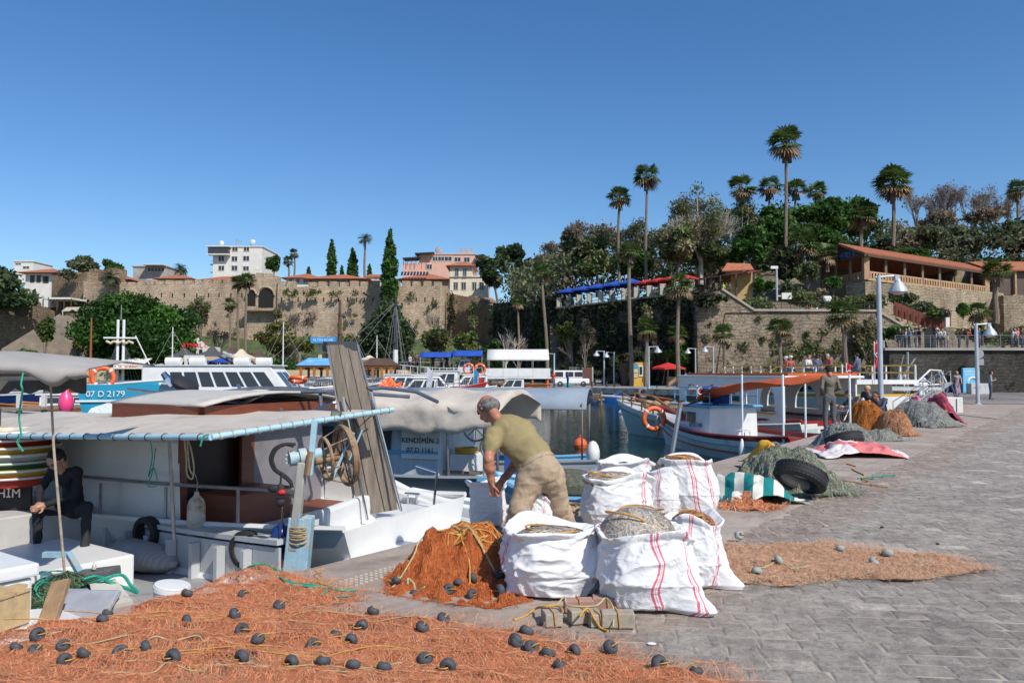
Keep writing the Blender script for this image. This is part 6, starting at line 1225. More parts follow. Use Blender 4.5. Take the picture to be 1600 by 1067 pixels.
t=thing('mooring_buoy','round orange mooring buoy floating in the green water','buoy',(*G(907,700,ZW)[:2],ZW));mb=MB();mb.ell((0,0,.12),.24,16);mb.lathe([(.05,.3),(.05,.44),(.03,.46)],n=8);mb.build('float',mOrange,t,smooth=True);mb=MB();mb.torus((0,0,.12),.242,.012,None,20,5);mb.build('band',pmat((.5,.08,.02)),t,smooth=True)
t=thing('mooring_buoy','white oval float in the water near the wooden bow','buoy',(*G(977,647,ZW)[:2],ZW));mb=MB();mb.ell((0,0,.1),(.45,.25,.25),12);mb.build('float',bWhite,t,smooth=True);mb=MB();mb.torus((.42,0,.12),.07,.02,Matrix.Rotation(pi/2,3,'X'),10,5);mb.build('ring',mMetalD,t)
def aim(p,q):return atan2(q[1]-p[1],q[0]-p[0])
s0=(8.3,20.6);s1=(5.6,28.6);LB=hypot(s1[0]-s0[0],s1[1]-s0[1])
t,hb,sz,pt=boat('pale blue fishing boat 07D1340 with dark red trim and white cabin',s0,aim(s0,s1),LB,2.7,.72,[bPale,bRed,bGrey],sheer=.42,bowh=1.0,tr=.8,stripe=.08,deck=.25,strake=.62,rake=.9)
boatA=t
cabin(t,4.0,6.1,1.8,.5,1.5,bWhite,bLtBlue,2,.5,.82,front=.12,wx=(.38,.96),over=.1,taper=.96)
dd=V((-1,0,0));text('07D1340',.2,mMetalD,face_mat((4.75,.925,.92),dd),t,world=False,ext=.003)
mb=MB();
for s in(-1,1):mb.tube([(4.0,s*.88,2.1),(5.0,s*.88,2.14),(6.1,s*.83,2.1),(6.2,0,2.1)],.02,5);mb.tube([(4.0,s*.88,1.85),(6.1,s*.83,1.85)],.015,5)
for x in(4.0,4.7,5.4,6.1):
 for s in(-1,1):mb.tube([(x,s*.88,1.58),(x,s*.88,2.15)],.018,5)
mb.build('roof_rail',bLtBlue,t)
for i,x in enumerate((4.4,5.0)):mb=MB();mb.lathe([(.26,0),(.28,.5),(.27,.52),(.24,.55)],(x,.2,1.6),12);mb.build('barrel',pmat((.01,.05,.2)),t,smooth=True)
mb=MB();mb.cloth((3.1,.95,2.15),(5.2,1.05,2.1),(4.6,-.8,2.3),(.4,-.8,2.45),10,8,lambda u,v:(0,.1*sin(u*6),.1*sin(v*7+u*4)-.5*(1-v)*u));mb.build('orange_tarp',M('orange tarpaulin',(.52,.1,.025),.75,.2,2,.2,.02),t,smooth=True,solid=.02,ang=180)
for x,s in((2.0,1),(2.0,-1),(.2,-1),(.2,1)):mb=MB();mb.tube([(x,s*1.1,.5),(x,s*1.1,2.55)],.03,6);mb.build('awning_post',bPale,t)
for u_,m_,w_ in((.87,M('stained fender',(.55,.4,.25),.7,.3,4),1),(.2,bWhite,1)):
 p=pt(u_,1,1);mb=MB();mb.lathe([(.02,-.75),(.07,-.7),(.09,-.55),(.09,-.2),(.05,-.08),(.02,0)],(p.x,p.y+.1,p.z-.02),10);mb.build('fender',m_,t,smooth=True)
mb=MB();mb.ell((1.2,.2,.5),(.6,.5,.3),10);mb.build('net_heap',M('brown net heap',(.09,.045,.02),.95,.4,12,.8,.05),t,smooth=True);mb=MB();mb.torus((.35,-.7,.75),.26,.1,Matrix.Rotation(1.3,3,'X'),20,8);mb.build('tyre',mBlack,t,smooth=True)
mb=MB();mb.box((2.8,.5,.85),(.34,.34,.04));[mb.bar((2.8+a*.14,.5+b*.14,.5),(2.8+a*.13,.5+b*.13,.84),.03)for a in(-1,1)for b in(-1,1)];mb.build('plastic_stool',bWhite,t)
mb=MB();mb.tube([(6.2,.4,1.0),(9.2,0,1.7)],.05,6);mb.build('bow_spar',bWood,t);
lifebuoy('lifebuoy hanging on the bow of the wooden-railed boat',P(1022,654,26.5),.36,.15,r=.085)
s0=(10.2,25.5);s1=(4.9,33.5);t,hb,sz,pt=boat('pale green wooden boat with pale bowsprit behind boat 07D1340',s0,aim(s0,s1),hypot(s1[0]-s0[0],s1[1]-s0[1]),2.8,.75,[paint('pale green hull',(.42,.54,.52),(.3,.33,.28),.5),bWhite,bDeckW],sheer=.45,rake=1.0);Lq=hypot(s1[0]-s0[0],s1[1]-s0[1])
mb=MB();mb.tube([(Lq-.6,0,1.5),(Lq+1.5,0,1.55)],.07,6);mb.build('bowsprit',bWhite,t);rails(t,pt,.6,.93,.45,4,bWood,.035);mb=MB();[mb.ell((Lq-1.5-i*.5,.2*sin(i*3),1.25),(.3,.25,.2),7)for i in range(5)];mb.build('gear_heap',mRope,t,smooth=True)
s0=(10.7,25.6);s1=(7.2,37.5);Lw=hypot(s1[0]-s0[0],s1[1]-s0[1]);t,hb,sz,pt=boat('white excursion boat with arched side openings and orange awning',s0,aim(s0,s1),Lw,3.4,.9,[bWhite,bRed,bDeckW],sheer=.3)
mb=MB();zt_=2.75
def arch_panel(mb,y,xs,z0,z1):
 """side wall with tall arched openings: piers plus arch heads"""
 for(xa,xb)in zip(xs[:-1:2],xs[1::2]):mb.slab([(xa,y,z0),(xb,y,z0),(xb,y,z1),(xa,y,z1)],.06)
 for(xa,xb)in zip(xs[1:-1:2],xs[2::2]):
  r=(xb-xa)/2;xm=(xa+xb)/2;zc=z1-.25-r*1.1;n=8;pts=[(xm-r*cos(pi*i/n),y,zc+r*1.1*sin(pi*i/n))for i in range(n+1)]
  for a,b in zip(pts,pts[1:]):mb.slab([a,b,(b[0],y,z1),(a[0],y,z1)],.06)
  mb.slab([(xa,y,z0),(xb,y,z0),(xb,y,z0+.55),(xa,y,z0+.55)],.06)
xs=[.6,1.1,2.0,2.6,3.9,4.4,5.7,6.2,7.2,7.7]
for s in(-1,1):mb=MB();arch_panel(mb,s*1.45,xs,.7,zt_-.35);mb.build('side_wall',bWhite,t)
mb=MB();mb.prism([(.4,-1.6),(7.9,-1.5),(7.9,1.5),(.4,1.6)],zt_-.347,zt_-.26);mb.build('roof',bWhite,t,bevel=.02)
mb=MB();mb.prism([(.5,-1.4),(7.2,-1.4),(7.2,1.4),(.5,1.4)],zt_-.25,zt_-.17);mb.build('awning',M('orange tarpaulin',(.52,.1,.025)),t)
for s in(-1,1):mb=MB();mb.tube([(1.0,s*1.6,1.2),(9,s*1.55,1.3)],.04,6);mb.build('rail',mYel,t);mb=MB();mb.bar((1.5,s*1,1.05),(9,s*1,1.05),.4,.08);mb.build('bench',M('dark red bench',(.09,.012,.015)),t)
s0=(17.4,36);s1=(14.6,48);Ly=hypot(s1[0]-s0[0],s1[1]-s0[1]);t,hb,sz,pt=boat('large white excursion boat with bright yellow upper-deck rails',s0,aim(s0,s1),Ly,4.6,1.5,[bWhite,mYel,bDeckW],sheer=.25,stripe=.06)
mb=MB();mb.prism([(.2,-2.1),(12,-2),(12,2),(.2,2.1)],2.05,2.25);mb.build('upper_deck',bWhite,t);cabin(t,1.5,10.5,3.6,1.3,2.04,bWhite,None,6,roof=False,front=.1)
for zz in(2.6,2.95):
 for s in(-1,1):mb=MB();mb.tube([(.3,s*2.0,zz),(11.8,s*1.9,zz),(12.6,s*1.4,zz-.5)],.045,6);mb.build('rail',mYel,t)
for i in range(12):
 for s in(-1,1):mb=MB();mb.tube([(.3+i,s*2.0,2.25),(.3+i,s*2.0,2.95)],.05,6);mb.build('stanchion',bWhite,t)
for x in(1.2,4.2):mb=MB();mb.bar((x,2.0,1.3),(x,2.0,2.06),.3);mb.bar((x-.6,2.0,1.98),(x+.6,2.0,1.98),.2,.2);mb.build('bracket',mYel,t)
for i in range(6):q=V((1.5+i*1.6,U(-1,1),2.25));R_=Matrix.Rotation(aim(s0,s1),3,'Z')@q;person(['person sitting on the stern end of the yellow-railed upper deck','second passenger from the stern on the yellow-railed deck','third passenger from the stern on the yellow-railed deck','fourth passenger from the stern on the yellow-railed deck','fifth passenger from the stern on the yellow-railed deck','passenger nearest the bow on the yellow-railed deck'][i],(s0[0]+R_.x,s0[1]+R_.y,ZW+2.25),U(0,6),'sit',random.choice([(.5,.5,.5),(.4,.08,.08),(.1,.12,.2),(.02,.02,.02)]),(.06,.07,.1),random.choice(['dark','cap','grey','brown']),h=.045)
mFlagR=M('flag red',(.62,.015,.02),.7,.12,5,.1,.01)
def flag(label,p,h,w_=.5,hh=.8,group='red flags with white crescent and star'):
 t=thing('flag',label,'flag',p,group=group);mb=MB();mb.tube([(0,0,0),(0,0,h)],.02,6);mb.build('pole',bWhite,t)
 mb=MB();mb.cloth((.02,0,h),(w_*.7,0,h-w_*.4),(w_*.6,0,h-hh-w_*.2),(.02,0,h-hh),8,10,lambda u,v:(0,.06*sin(v*7+u*6),0));f=mb.build('cloth',mFlagR,t,smooth=True,solid=.006,ang=180)
 mb=MB();c=V((w_*.3,-.075,h-hh*.5));mb.tube([c+V((.1*cos(a),0,.1*sin(a)))for a in[rad(x)for x in range(40,330,20)]],.022,4);mb.build('crescent',bWhite,f)
flag('left red flag above the excursion boats',P(1323,612,33),1.25,.3,.9);flag('right red flag beside the tallest lamp post',P(1367,600,36),2.0,.4,1.3);flag('small red flag on the rail of boat 07D1340',P(1089,628,25.3),.55,.35,.4)
t=thing('gangway','long grey boarding gangway sloping up from the quay to the right','gangway',G(1420,652));a,b=P(1405,655,30),P(1480,598,44);mb=MB();s_=V((.35,.25,0));mb.bar(a-s_,b-s_,.06,.12);mb.bar(a+s_,b+s_,.06,.12)
for i in range(24):p=a.lerp(b,i/23);mb.bar(p-s_,p+s_,.3,.03)
mb.build('ramp',mGrey,t,world=True)
for s in(-1,1):mb=MB();mb.tube([a+s_*s+V((0,0,.7)),b+s_*s+V((0,0,.7))],.02,5);[mb.tube([a.lerp(b,u)+s_*s,a.lerp(b,u)+s_*s+V((0,0,.7))],.02,5)for u in(0,.25,.5,.75,1)];mb.build('handrail',mSteel,t,world=True)
t=thing('gangway','white folded gangway frame above the yellow-trimmed stern','gangway',G(1440,622));mb=MB();mb.tube([P(1428,602,44),P(1453,578,46),P(1470,579,46),P(1480,600,46)],.05,6);mb.tube([P(1428,602,44),P(1480,600,46)],.05,6);mb.tube([P(1440,590,45),P(1460,602,46)],.035,6);mb.build('frame',bWhite,t,world=True)
t=thing('equipment_box','white outboard-like box on the folded gangway','box',P(1441,618,47));mb=MB();mb.box((0,0,.4),(.55,.4,.8));mb.build('box',bWhite,t,bevel=.06);mb=MB();mb.box((0,0,.95),(.35,.3,.25));mb.build('cap',mLamp,t,bevel=.03)
t=thing('mast_frame','pair of leaning grey masts in front of the blackened wall','mast',P(1412,612,50));mb=MB();mb.tube([P(1402,600,50),P(1430,560,50)],.05,5);mb.tube([P(1418,610,50),P(1418,550,50)],.07,6);mb.tube([P(1398,610,50),P(1412,555,50)],.03,5);mb.build('poles',mGrey,t,world=True)
t,hb,sz,pt=boat('white-sided boat with broad side deck behind the tallest lamp post',(20.6,40.2),aim((20.6,40.2),(18,52)),8,3.2,1.15,[bWhite,bWhite,bGrey]);mb=MB();mb.box((2.5,0,1.75),(6,3.4,.16));mb.build('upper_deck',paint('pale grey deck',(.5,.5,.48)),t)
mShadowCloth=M('grey canvas awning',(.33,.31,.29),.85,.12,1.5,.2,.01);mOldW=M('weathered oak plank',(.2,.165,.13),.85,.35,3,.6,.02,grime=(.33,.2,.1),gs=1.5,gl=.6,stretch=(4,4,.6));mPeel=M('peeling light blue paint',(.30,.47,.55),.6,.2,6,.5,.01,grime=(.5,.46,.38),gs=5,gl=.5)
mRust=_mc['rusted steel']if 'rusted steel' in _mc else mRust;mRustS=M('rusty iron hoop',(.30,.2,.12),.8,.35,6,.5,.005,grime=(.16,.07,.03),gs=7,gl=.5);mGal=M('galvanised pipe',(.33,.33,.34),.35,.2,8,.1,.003,metal=.8)
e2=rad(154);O2=(-1.2,9.3)
t,hb,sz,pt=boat('white yacht with mahogany cabin and upright plank gangway, stern to the quay',O2,e2,11.5,3.0,.8,[bWhite,bWhite,bWhite],sheer=.35,tr=.86,deck=.1,stripe=.12,rake=1.2,gun=.04,n=22)
yacht=t
def loc2(x,y,z):R_=Matrix.Rotation(e2,3,'Z')@V((x,y,0));return V((O2[0]+R_.x,O2[1]+R_.y,z))
cs=1 if loc2(1,1,0).y<loc2(1,-1,0).y else-1
zr=2.32
mb=MB();v=[(2.4,-1.3,.7),(9.6,-1.0,.85),(9.6,1.0,.85),(2.4,1.3,.7),(2.5,-1.26,1.8),(8.6,-1.02,1.7),(8.6,1.02,1.7),(2.5,1.26,1.8)];mb.add(v,[(0,1,5,4),(1,2,6,5),(2,3,7,6),(4,5,6,7),(3,2,1,0)]);mb.build('cabin',bWhite,t,bevel=.05)
for nm_,y0,y1,m_ in(('aft_bulkhead',1.27,1.17,bBrown),('door_post',.3,.08,bBrown),('aft_bulkhead',.08,-1.27,M('shaded grey bulkhead',(.2,.19,.2),.6))):mb=MB();mb.slab([(2.45,cs*y0,.7),(2.45,cs*y1,.7),(2.45,cs*y1,2.1),(2.45,cs*y0,2.1)],.05);mb.build(nm_,m_,t)  # far half in grey, with the shadow on the bulkhead put into its colour
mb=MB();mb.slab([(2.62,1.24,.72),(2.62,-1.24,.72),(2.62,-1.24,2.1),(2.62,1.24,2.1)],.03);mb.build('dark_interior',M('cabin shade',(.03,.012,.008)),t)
mb=MB();mb.box((2.12,cs*.55,.93),(.62,.95,.42));mb.build('cockpit_locker',bBrown,t,bevel=.02);mb=MB();mb.box((1.75,0,.735),(1.3,2.3,.03));mb.build('cockpit_sole',bBrown,t)
mb=MB();mb.slab([(2.2,-1.2,2.02),(3.75,-1.17,2.02),(3.75,-1.17,2.2),(2.2,-1.2,2.2)],.06);mb.slab([(2.2,1.2,2.02),(3.75,1.17,2.02),(3.75,1.17,2.2),(2.2,1.2,2.2)],.06);mb.slab([(3.75,-1.17,2.06),(3.75,1.17,2.06),(3.75,1.17,2.2),(3.75,-1.17,2.2)],.06);mb.slab([(2.2,-1.2,2.02),(2.2,1.2,2.02),(2.2,1.2,2.2),(2.2,-1.2,2.2)],.06);mb.build('fascia',bBrown,t)
for s in(-1,1):
 for i in range(2):x=2.55+i*.6;mb=MB();mb.slab([(x,s*1.19,1.8),(x+.52,s*1.18,1.8),(x+.52,s*1.17,2.01),(x,s*1.17,2.01)],.02);mb.build('window',mGlass,t)
mb=MB();n=8
for i in range(9):
 x=2.05+1.85*i/8
 for j in range(n+1):a=j/n*2-1;mb.v.append((x,a*(1.3-.02*i),2.21+.13*(1-a*a)))
mb.f=[(i*(n+1)+j,(i+1)*(n+1)+j,(i+1)*(n+1)+j+1,i*(n+1)+j+1)for i in range(8)for j in range(n)];mb.m=[0]*len(mb.f);mb.build('cabin_roof',M('off-white roof',(.5,.47,.42),.7,.08,2,.1,grime=(.4,.36,.3),gs=2),t,smooth=True,solid=.03,ang=180)
q=[V((.9+6.6*i/12,cs*(pt((.9+6.6*i/12)/11.5,1,1).y-.05),pt((.9+6.6*i/12)/11.5,1,1).z))for i in range(13)]
mb=MB();mb.tube([V((q[0].x-.35,q[0].y,q[0].z+.42))]+[a+V((0,0,.42+.012*i))for i,a in enumerate(q)],.022,8);mb.build('rail',mGal,t,smooth=True)
for i in(1,3,5,8,11):mb=MB();mb.tube([q[i],q[i]+V((0,0,.42))],.02,6);mb.lathe([(.045,0),(.045,.015)],q[i]+V((0,0,.02)),8);mb.build('stanchion',mGal,t,smooth=True)
mb=MB();mb.prism([(-.55,-1.25),(.1,-1.3),(.1,1.3),(-.55,.85)],.42,.62,0);mb.build('stern_platform',bWhite,t,bevel=.05)
mb=MB();mb.slab([(.1,-cs*1.27,.72),(2.4,-cs*1.4,.72),(2.4,-cs*1.4,1.2),(1.5,-cs*1.4,1.18),(.9,-cs*1.36,.98),(.1,-cs*1.3,.86)],.12);mb.build('coaming',bWhite,t,bevel=.03)
mb=MB();mb.box((.5,cs*.55,.93),(.12,1.3,.38),rz=.2);mb.build('transom_wedge',bWhite,t,bevel=.04)
mb=MB();c=V((.75,-cs*1.15,.78));mb.tube([c+V((-.12,0,.15)),c+V((.12,0,.15))],.02,6);mb.tube([c+V((-.07,0,0)),c+V((-.07,0,.15))],.02,6);mb.tube([c+V((.07,0,0)),c+V((.07,0,.15))],.02,6);mb.build('cleat',mSteel,t)
for i,pp in enumerate(([(340,613,11),(400,606,11),(470,607,10.8),(560,622,10.2),(557,624,10)],[(495,640,9.8),(520,630,9.9),(558,621,10)],[(355,640,10.2),(420,612,10.6),(500,612,10.5),(600,606,10.5),(650,612,10.4),(684,628,10.2)],[(200,608,12.5),(300,620,11.5),(420,634,10.5),(440,640,10.3)],[(372,602,12),(380,618,11.6),(378,612,11.5)],[(530,612,10.5),(640,620,10.4)],[(500,608,10.6),(502,640,10.4)])):
 pts=[P(*a)for a in pp];mb=MB();fine=[]
 for a,b in zip(pts,pts[1:]):fine+=[a.lerp(b,k/4)for k in range(4)]
 mb.tube(fine+[pts[-1]],.026,7);mb.build('awning_hoop',mGal,t,smooth=True,world=True)
mb=MB();c=P(287,600,13.2);mb.ell(c,(.26,.3,.12),14,R=Matrix.Rotation(.5,3,'Y'));mb.build('folded_cover',mBlack,t,world=True,smooth=True);mb=MB();mb.tube([P(255,583,13),P(262,592,13),P(270,603,13)],[.05,.07,.05],8);mb.build('wrapped_arm',mSteel,t,world=True)
g=thing('gangway','upright gangway of weathered grey planks with steel side rails','gangway',loc2(.35,0,-.12));b0,b1=P(560,806,9.3),P(621,796,9.7);t0,t1=P(514,539,8.9),P(556,538,9.3)
dz=(t0-b0).normalized();w_=(b1-b0);nrm=w_.cross(dz).normalized()
for i in range(3):
 a=b0+w_*(i+.04)/3;c=b0+w_*(i+.96)/3;a2=t0+(t1-t0)*(i+.04)/3;c2=t0+(t1-t0)*(i+.96)/3;mb=MB()
 for k in range(8):
  u0,u1=k/8,(k+1)/8;mb.slab([a.lerp(a2,u0),c.lerp(c2,u0),c.lerp(c2,u1),a.lerp(a2,u1)],.035+.002*(k%2))
 mb.build('plank',mOldW,g,world=True)
for k in(.1,.33,.57,.8):mb=MB();mb.bar(b0.lerp(t0,k)-nrm*.04-w_*.02,b1.lerp(t1,k)-nrm*.04+w_*.02,.07,.03,up=nrm);mb.build('batten',mOldW,g,world=True)
for u in(.3,.62):mb=MB();a=b0.lerp(b1,u);a2=t0.lerp(t1,u);mb.slab([a.lerp(a2,.45)-nrm*.02,a.lerp(a2,.45)+w_*.13-nrm*.02,a.lerp(a2,.96)+w_*.1-nrm*.02,a.lerp(a2,.96)-nrm*.02],.012);mb.build('newer_strip',M('newer wood strip',(.34,.22,.12),.8,.3,3,.3,stretch=(3,3,.6)),g,world=True)
mb=MB();mb.slab([t0-dz*.08-w_*.04,t1-dz*.08+w_*.04,t1+dz*.04+w_*.04,t0+dz*.04-w_*.04],.06);mb.build('end_cap',M('dark grey rubber',(.05,.055,.06),.6),g,world=True)
for a,b in((b0-w_*.02,t0-w_*.03),(b1+w_*.02,t1+w_*.03),(P(574,812,9.1),P(536,620,9.0)),(P(627,798,9.5),P(580,612,9.4))):mb=MB();mb.tube([a,b],.017,8);mb.build('side_rail',mSteel,g,world=True,smooth=True)
mb=MB();mb.tube([P(582,612,9.4),P(570,604,9.4),P(560,622,9.3)],.012,5);mb.tube([P(538,622,9),P(560,668,9.1),P(590,640,9.2)],.008,5);mb.build('cord',mBlack,g,world=True)
st=thing('stern_post','steel flag post at the outer stern corner of the white yacht','post',P(678,788,10.2));mb=MB();mb.tube([P(678,788,10.2),P(683,738,10.2)],.018,6);mb.tube([P(650,727,10.4),P(684,738,10.2),P(682,744,10.2)],.015,6);mb.build('tube',mSteel,st,world=True)
def tyre(label,c,R,r,Rm,sq=1.25,tread=True,parent=None,n=40):
 t=thing('tyre',label,'tyre',c);mb=MB();prof=[(R,-r*sq*.95),(R+r*.55,-r*sq),(R+r*.95,-r*sq*.8),(R+r*1.0,-r*sq*.3),(R+r*1.0,r*sq*.3),(R+r*.95,r*sq*.8),(R+r*.55,r*sq),(R,r*sq*.95),(R*.97,r*sq*.7),(R*1.05,r*sq*.5),(R*1.1,0),(R*1.05,-r*sq*.5),(R*.97,-r*sq*.7)]
 mb.lathe(prof+[prof[0]],(0,0,0),n,R=Rm,cap=False);mb.build('rubber',mBlack,t,smooth=True,ang=50)
 if tread:
  mb=MB()
  for z in(-.5,0,.5):mb.torus(Rm@V((0,0,z*r*sq)),R+r*1.0,r*.035,Rm,n,4)
  for i in range(n*2):a=2*pi*i/(n*2);z=(-.75 if i%2 else .75)*r*sq;c1=Rm@V((cos(a)*(R+r*.99),sin(a)*(R+r*.99),z));c2=Rm@V((cos(a+.05)*(R+r),sin(a+.05)*(R+r),z*.6));mb.bar(c1,c2,r*.12,r*.1)
  mb.build('tread',mBlack,t)
 return t
RX=Matrix.Rotation(pi/2,3,'X')
Rside=Matrix.Rotation(e2,3,'Z')@RX
tyre('black tyre fender hanging on the yacht side left of the white fender',P(230,832,9.1),.125,.062,Rside,1.1);tyre('black tyre fender hanging on the yacht side right of the white fender',P(385,858,8.15),.13,.065,Rside,1.1)
def fender(label,px,yt,yb,Y,R,m,lt=.25):
 a,b=P(px,yt,Y),P(px,yb,Y);h=a.z-b.z;t=thing('fender',label,'fender',b);mb=MB();mb.lathe([(.02,0),(R*.7,h*.03),(R,h*.12),(R,h*.7),(R*.8,h*.84),(R*.3,h*.93),(R*.25,h),(R*.1,h*1.01)],n=16);mb.build('body',m,t,smooth=True);mb=MB();mb.tube([(0,0,h),(.01,0,h+lt*.5),(-.02,0,h+lt)],.006,4);mb.build('rope',mRope,t)
fender('worn white cylindrical fender with rust stains on the yacht side',306,768,846,8.85,.1,M('stained white vinyl',(.5,.45,.38),.6,.15,4,.2,.01,grime=(.33,.2,.1),gs=4,gl=.52),.2);fender('dark blue fender beside the peeling blue post',439,816,862,7.95,.1,paint('deep blue vinyl',(.012,.04,.17)),.3)
t=thing('vent_plate','small brown plate on the white cabin side','plate',P(149,732,11));
pw=loc2(7.0,cs*1.2,0);mb=MB();p_=P(149,732,pw.y-.35);mb.box((0,0,0),(.07,.02,.17));t.location=p_;mb.build('plate',mRustS,t)
e1=rad(145);O1=(-3.05,6.67)
def loc1(x,y,z=0):R_=Matrix.Rotation(e1,3,'Z')@V((x,y,0));return V((O1[0]+R_.x,O1[1]+R_.y,z))
n1=1 if loc1(1,1).y<loc1(1,-1).y else-1
b1L=10.5;mIn=paint('light grey inner hull',(.46,.47,.47),(.3,.27,.22),.6)
t,hb,sz,pt=boat('grey-white fishing boat with beige canopy and blue pipe nearest the camera',O1,e1,b1L,3.1,.72,[bWhite,mIn,bGrey],ostern=4,sheer=.35,tr=.95,deck=.42,stripe=.1,gun=.03,n=22,deckm=M('grey boat floor',(.32,.32,.33),.6,.12,2,.1,.004,grime=(.22,.21,.2),gs=2));fboat=t
for s in(-1,1):
 q=[pt(i/22,1,s)for i in range(17)];mb=MB()
 for a,b in zip(q,q[1:]):i_=V((0,-s*.22,0));mb.slab([a+V((0,0,.03)),b+V((0,0,.03)),b+i_+V((0,0,.03)),a+i_+V((0,0,.03))],.05*s)
 mb.build('side_deck',mIn,t)
 mb=MB()
 for a,b in zip(q,q[1:]):i_=V((0,-s*.2,0));mb.slab([a+i_+V((0,0,.0)),b+i_,b+i_-V((0,0,.44)),a+i_-V((0,0,.44))],.03)
 mb.build('inner_side',mIn,t)
 for i in range(1,16):a=q[i];mb=MB();mb.box(a+V((0,-s*.26,-.23)),(.06,.1,.38));mb.build('rib',mIn,t)
mb=MB();mb.box((-.02,0,.3),(.08,2.9,.16));mb.build('transom',mIn,t,bevel=.01)
def box1(name,px0,px1,yt,yb,Y,d,m,bev=.015,rz=None,parent=fboat):
 a,b=P(px0,yt,Y),P(px1,yb,Y);mb=MB();R_=Matrix.Rotation(rz or 0,3,'Z');c=V(((a.x+b.x)/2,Y+d/2,(a.z+b.z)/2));mb.box(c,(b.x-a.x,d,a.z-b.z),rz=rz or 0);return mb.build(name,m,parent,world=True,bevel=bev)
c=loc1(3.6,-n1*.35);mb=MB();mb.box((2.5,-n1*.1,.48),(1.5,1.35,.36));mb.build('raised_hatch',bWhite,t,bevel=.02)
mb=MB();mb.box((4.45,-n1*.25,.6),(1.5,1.9,.62));mb.build('engine_box',M('scuffed white box',(.5,.48,.45),.6,.12,3,.2,.01,grime=(.2,.15,.1),gs=5,gl=.62),t,bevel=.015)
mb=MB();mb.box((7.2,0,1.25),(2.6,2.2,1.7));mb.build('wheelhouse',M('shaded wheelhouse',(.03,.035,.045),.5),t,bevel=.03)  # near-black colour stands for the shade the wheelhouse sits in
mb=MB();mb.box((5.87,-.0,1.0),(.06,2.0,.26));mb.build('name_board',mBlack,t)
text('İBRAHİM',.15,bWhite,face_mat(P(-8,771,9.45),(1,.02,0)),fboat,'name_lettering',.004)
a=P(-80,790,9.5);b=P(48,790,9.5);mb=MB();mb.slab([a-V((0,0,.28)),b-V((0,0,.28)),b+V((0,0,.3)),a+V((0,0,.3))],.03);mb.build('shade_sign_panel',mBlack,fboat,world=True)  # black slab: sign panel, also standing for the shaded wheelhouse behind
for i,(cc,rr)in enumerate((((.42,.03,.02),.46),((.55,.38,.04),.5),((.06,.16,.08),.47),((.5,.47,.38),.5),((.5,.3,.03),.49),((.3,.02,.02),.47),((.55,.5,.35),.45))):
 k=thing('net_tub',['red tub at the bottom of the stack behind the seated man','yellow tub, second from the bottom of the stack','green tub in the stack behind the seated man','pale tub in the middle of the stack','ochre tub in the upper half of the stack','dark red tub, second from the top of the stack','cream tub on top of the stack'][i],'tub',P(20,756-i*11.5,9.6),group=None);mb=MB();mb.lathe([(rr*.88,0),(rr,.1),(rr*1.06,.1),(rr*1.06,.13),(rr*.95,.13),(rr*.8,.02)],n=24);mb.build('shell',pmat(cc),k,smooth=True);mb=MB();mb.torus((0,0,.11),rr*1.05,.014,None,24,5);mb.build('rim',bWhite,k,smooth=True)
Cc,Rr,F1,N1=P(330,683,7.04),P(612,640,8.96),P(-60,646,13.2),P(-60,681,9.7)
mb=MB();mb.cloth(Cc,Rr,F1,N1,26,26,lambda u,v:(0,0,-.05*sin(pi*u)*(.3+.7*v)+.012*sin(v*31+u*5)+.02*nz(u*3,v*8)+.10*sin(pi*u)**2*sin(pi*min(1,v*1.2))));mb.build('canopy',mCanvas,fboat,smooth=True,solid=.012,ang=180,world=True)
mPipe=M('light blue pipe',(.36,.55,.64),.5,.12,6,.3,.004,grime=(.4,.22,.12),gs=3,gl=.68)
for a,b in((Cc,Rr),(Cc,N1)):mb=MB();d=(b-a).normalized();mb.tube([a-d*.0,b+d*.02],.03,10);mb.build('canopy_pipe',mPipe,fboat,world=True,smooth=True)
for a,b,k in((Cc,Rr,17),(Cc,N1,18)):
 d=(b-a).normalized()
 for i in range(k):c=a.lerp(b,(i+.5)/k);mb=MB();s_=d.cross(V((0,0,1))).normalized();mb.tube([c+d*.02*j/7*2+(s_*cos(j*.9)+V((0,0,1))*sin(j*.9))*.036 for j in range(8)],.005,4);mb.build('lacing',mRopeY if k==17 else mBlack,fboat,world=True)
for a,b in((P(265,683,7.6),P(272,842,8.3)),(P(697,660,13),P(697,745,13)))[:1]:mb=MB();mb.tube([a,b],.02,8);mb.build('canopy_post',mGal,fboat,world=True,smooth=True)
aw=thing('awning','grey scalloped awning edge on a thin pole at the upper left','awning',P(60,610,6.2));mb=MB()
nx=40
for i in range(nx+1):
 u=i/nx;px=-160+300*u;Yq=5.2+1.2*u;yt=560+16*max(0,u-.35)/.65;yb=583+21*math.exp(-((px-84)/26)**2)+6*(px>110)
 p0,p1=P(px,yt,Yq),P(px,yb,Yq);p2=P(px,yt,Yq)+V((-.2,1.6,.04))
 mb.v+=[tuple(p2),tuple(p0.lerp(p2,.5)+V((0,0,.05))),tuple(p0),tuple(p0.lerp(p1,.3)+V((0,-.05,0))),tuple(p0.lerp(p1,.65)+V((0,-.06+.02*sin(i),0))),tuple(p1)]
mb.f=[(i*6+j,(i+1)*6+j,(i+1)*6+j+1,i*6+j+1)for i in range(nx)for j in range(5)];mb.m=[0]*len(mb.f);mb.build('canvas',mShadowCloth,aw,smooth=True,solid=.012,world=True,ang=180)
mb=MB();mb.cloth(P(-150,574,6.6),P(136,580,7.0),P(136,606,7.0),P(-150,606,6.6),50,4,lambda u,v:(0,.02*sin(u*60),-(.055*abs(sin(u*21))if v>.9 else 0)));mb.build('inner_valance',M('shaded canvas underside',(.09,.085,.08),.9),aw,smooth=True,world=True,ang=180)  # darker canvas colour paints the shade under the awning
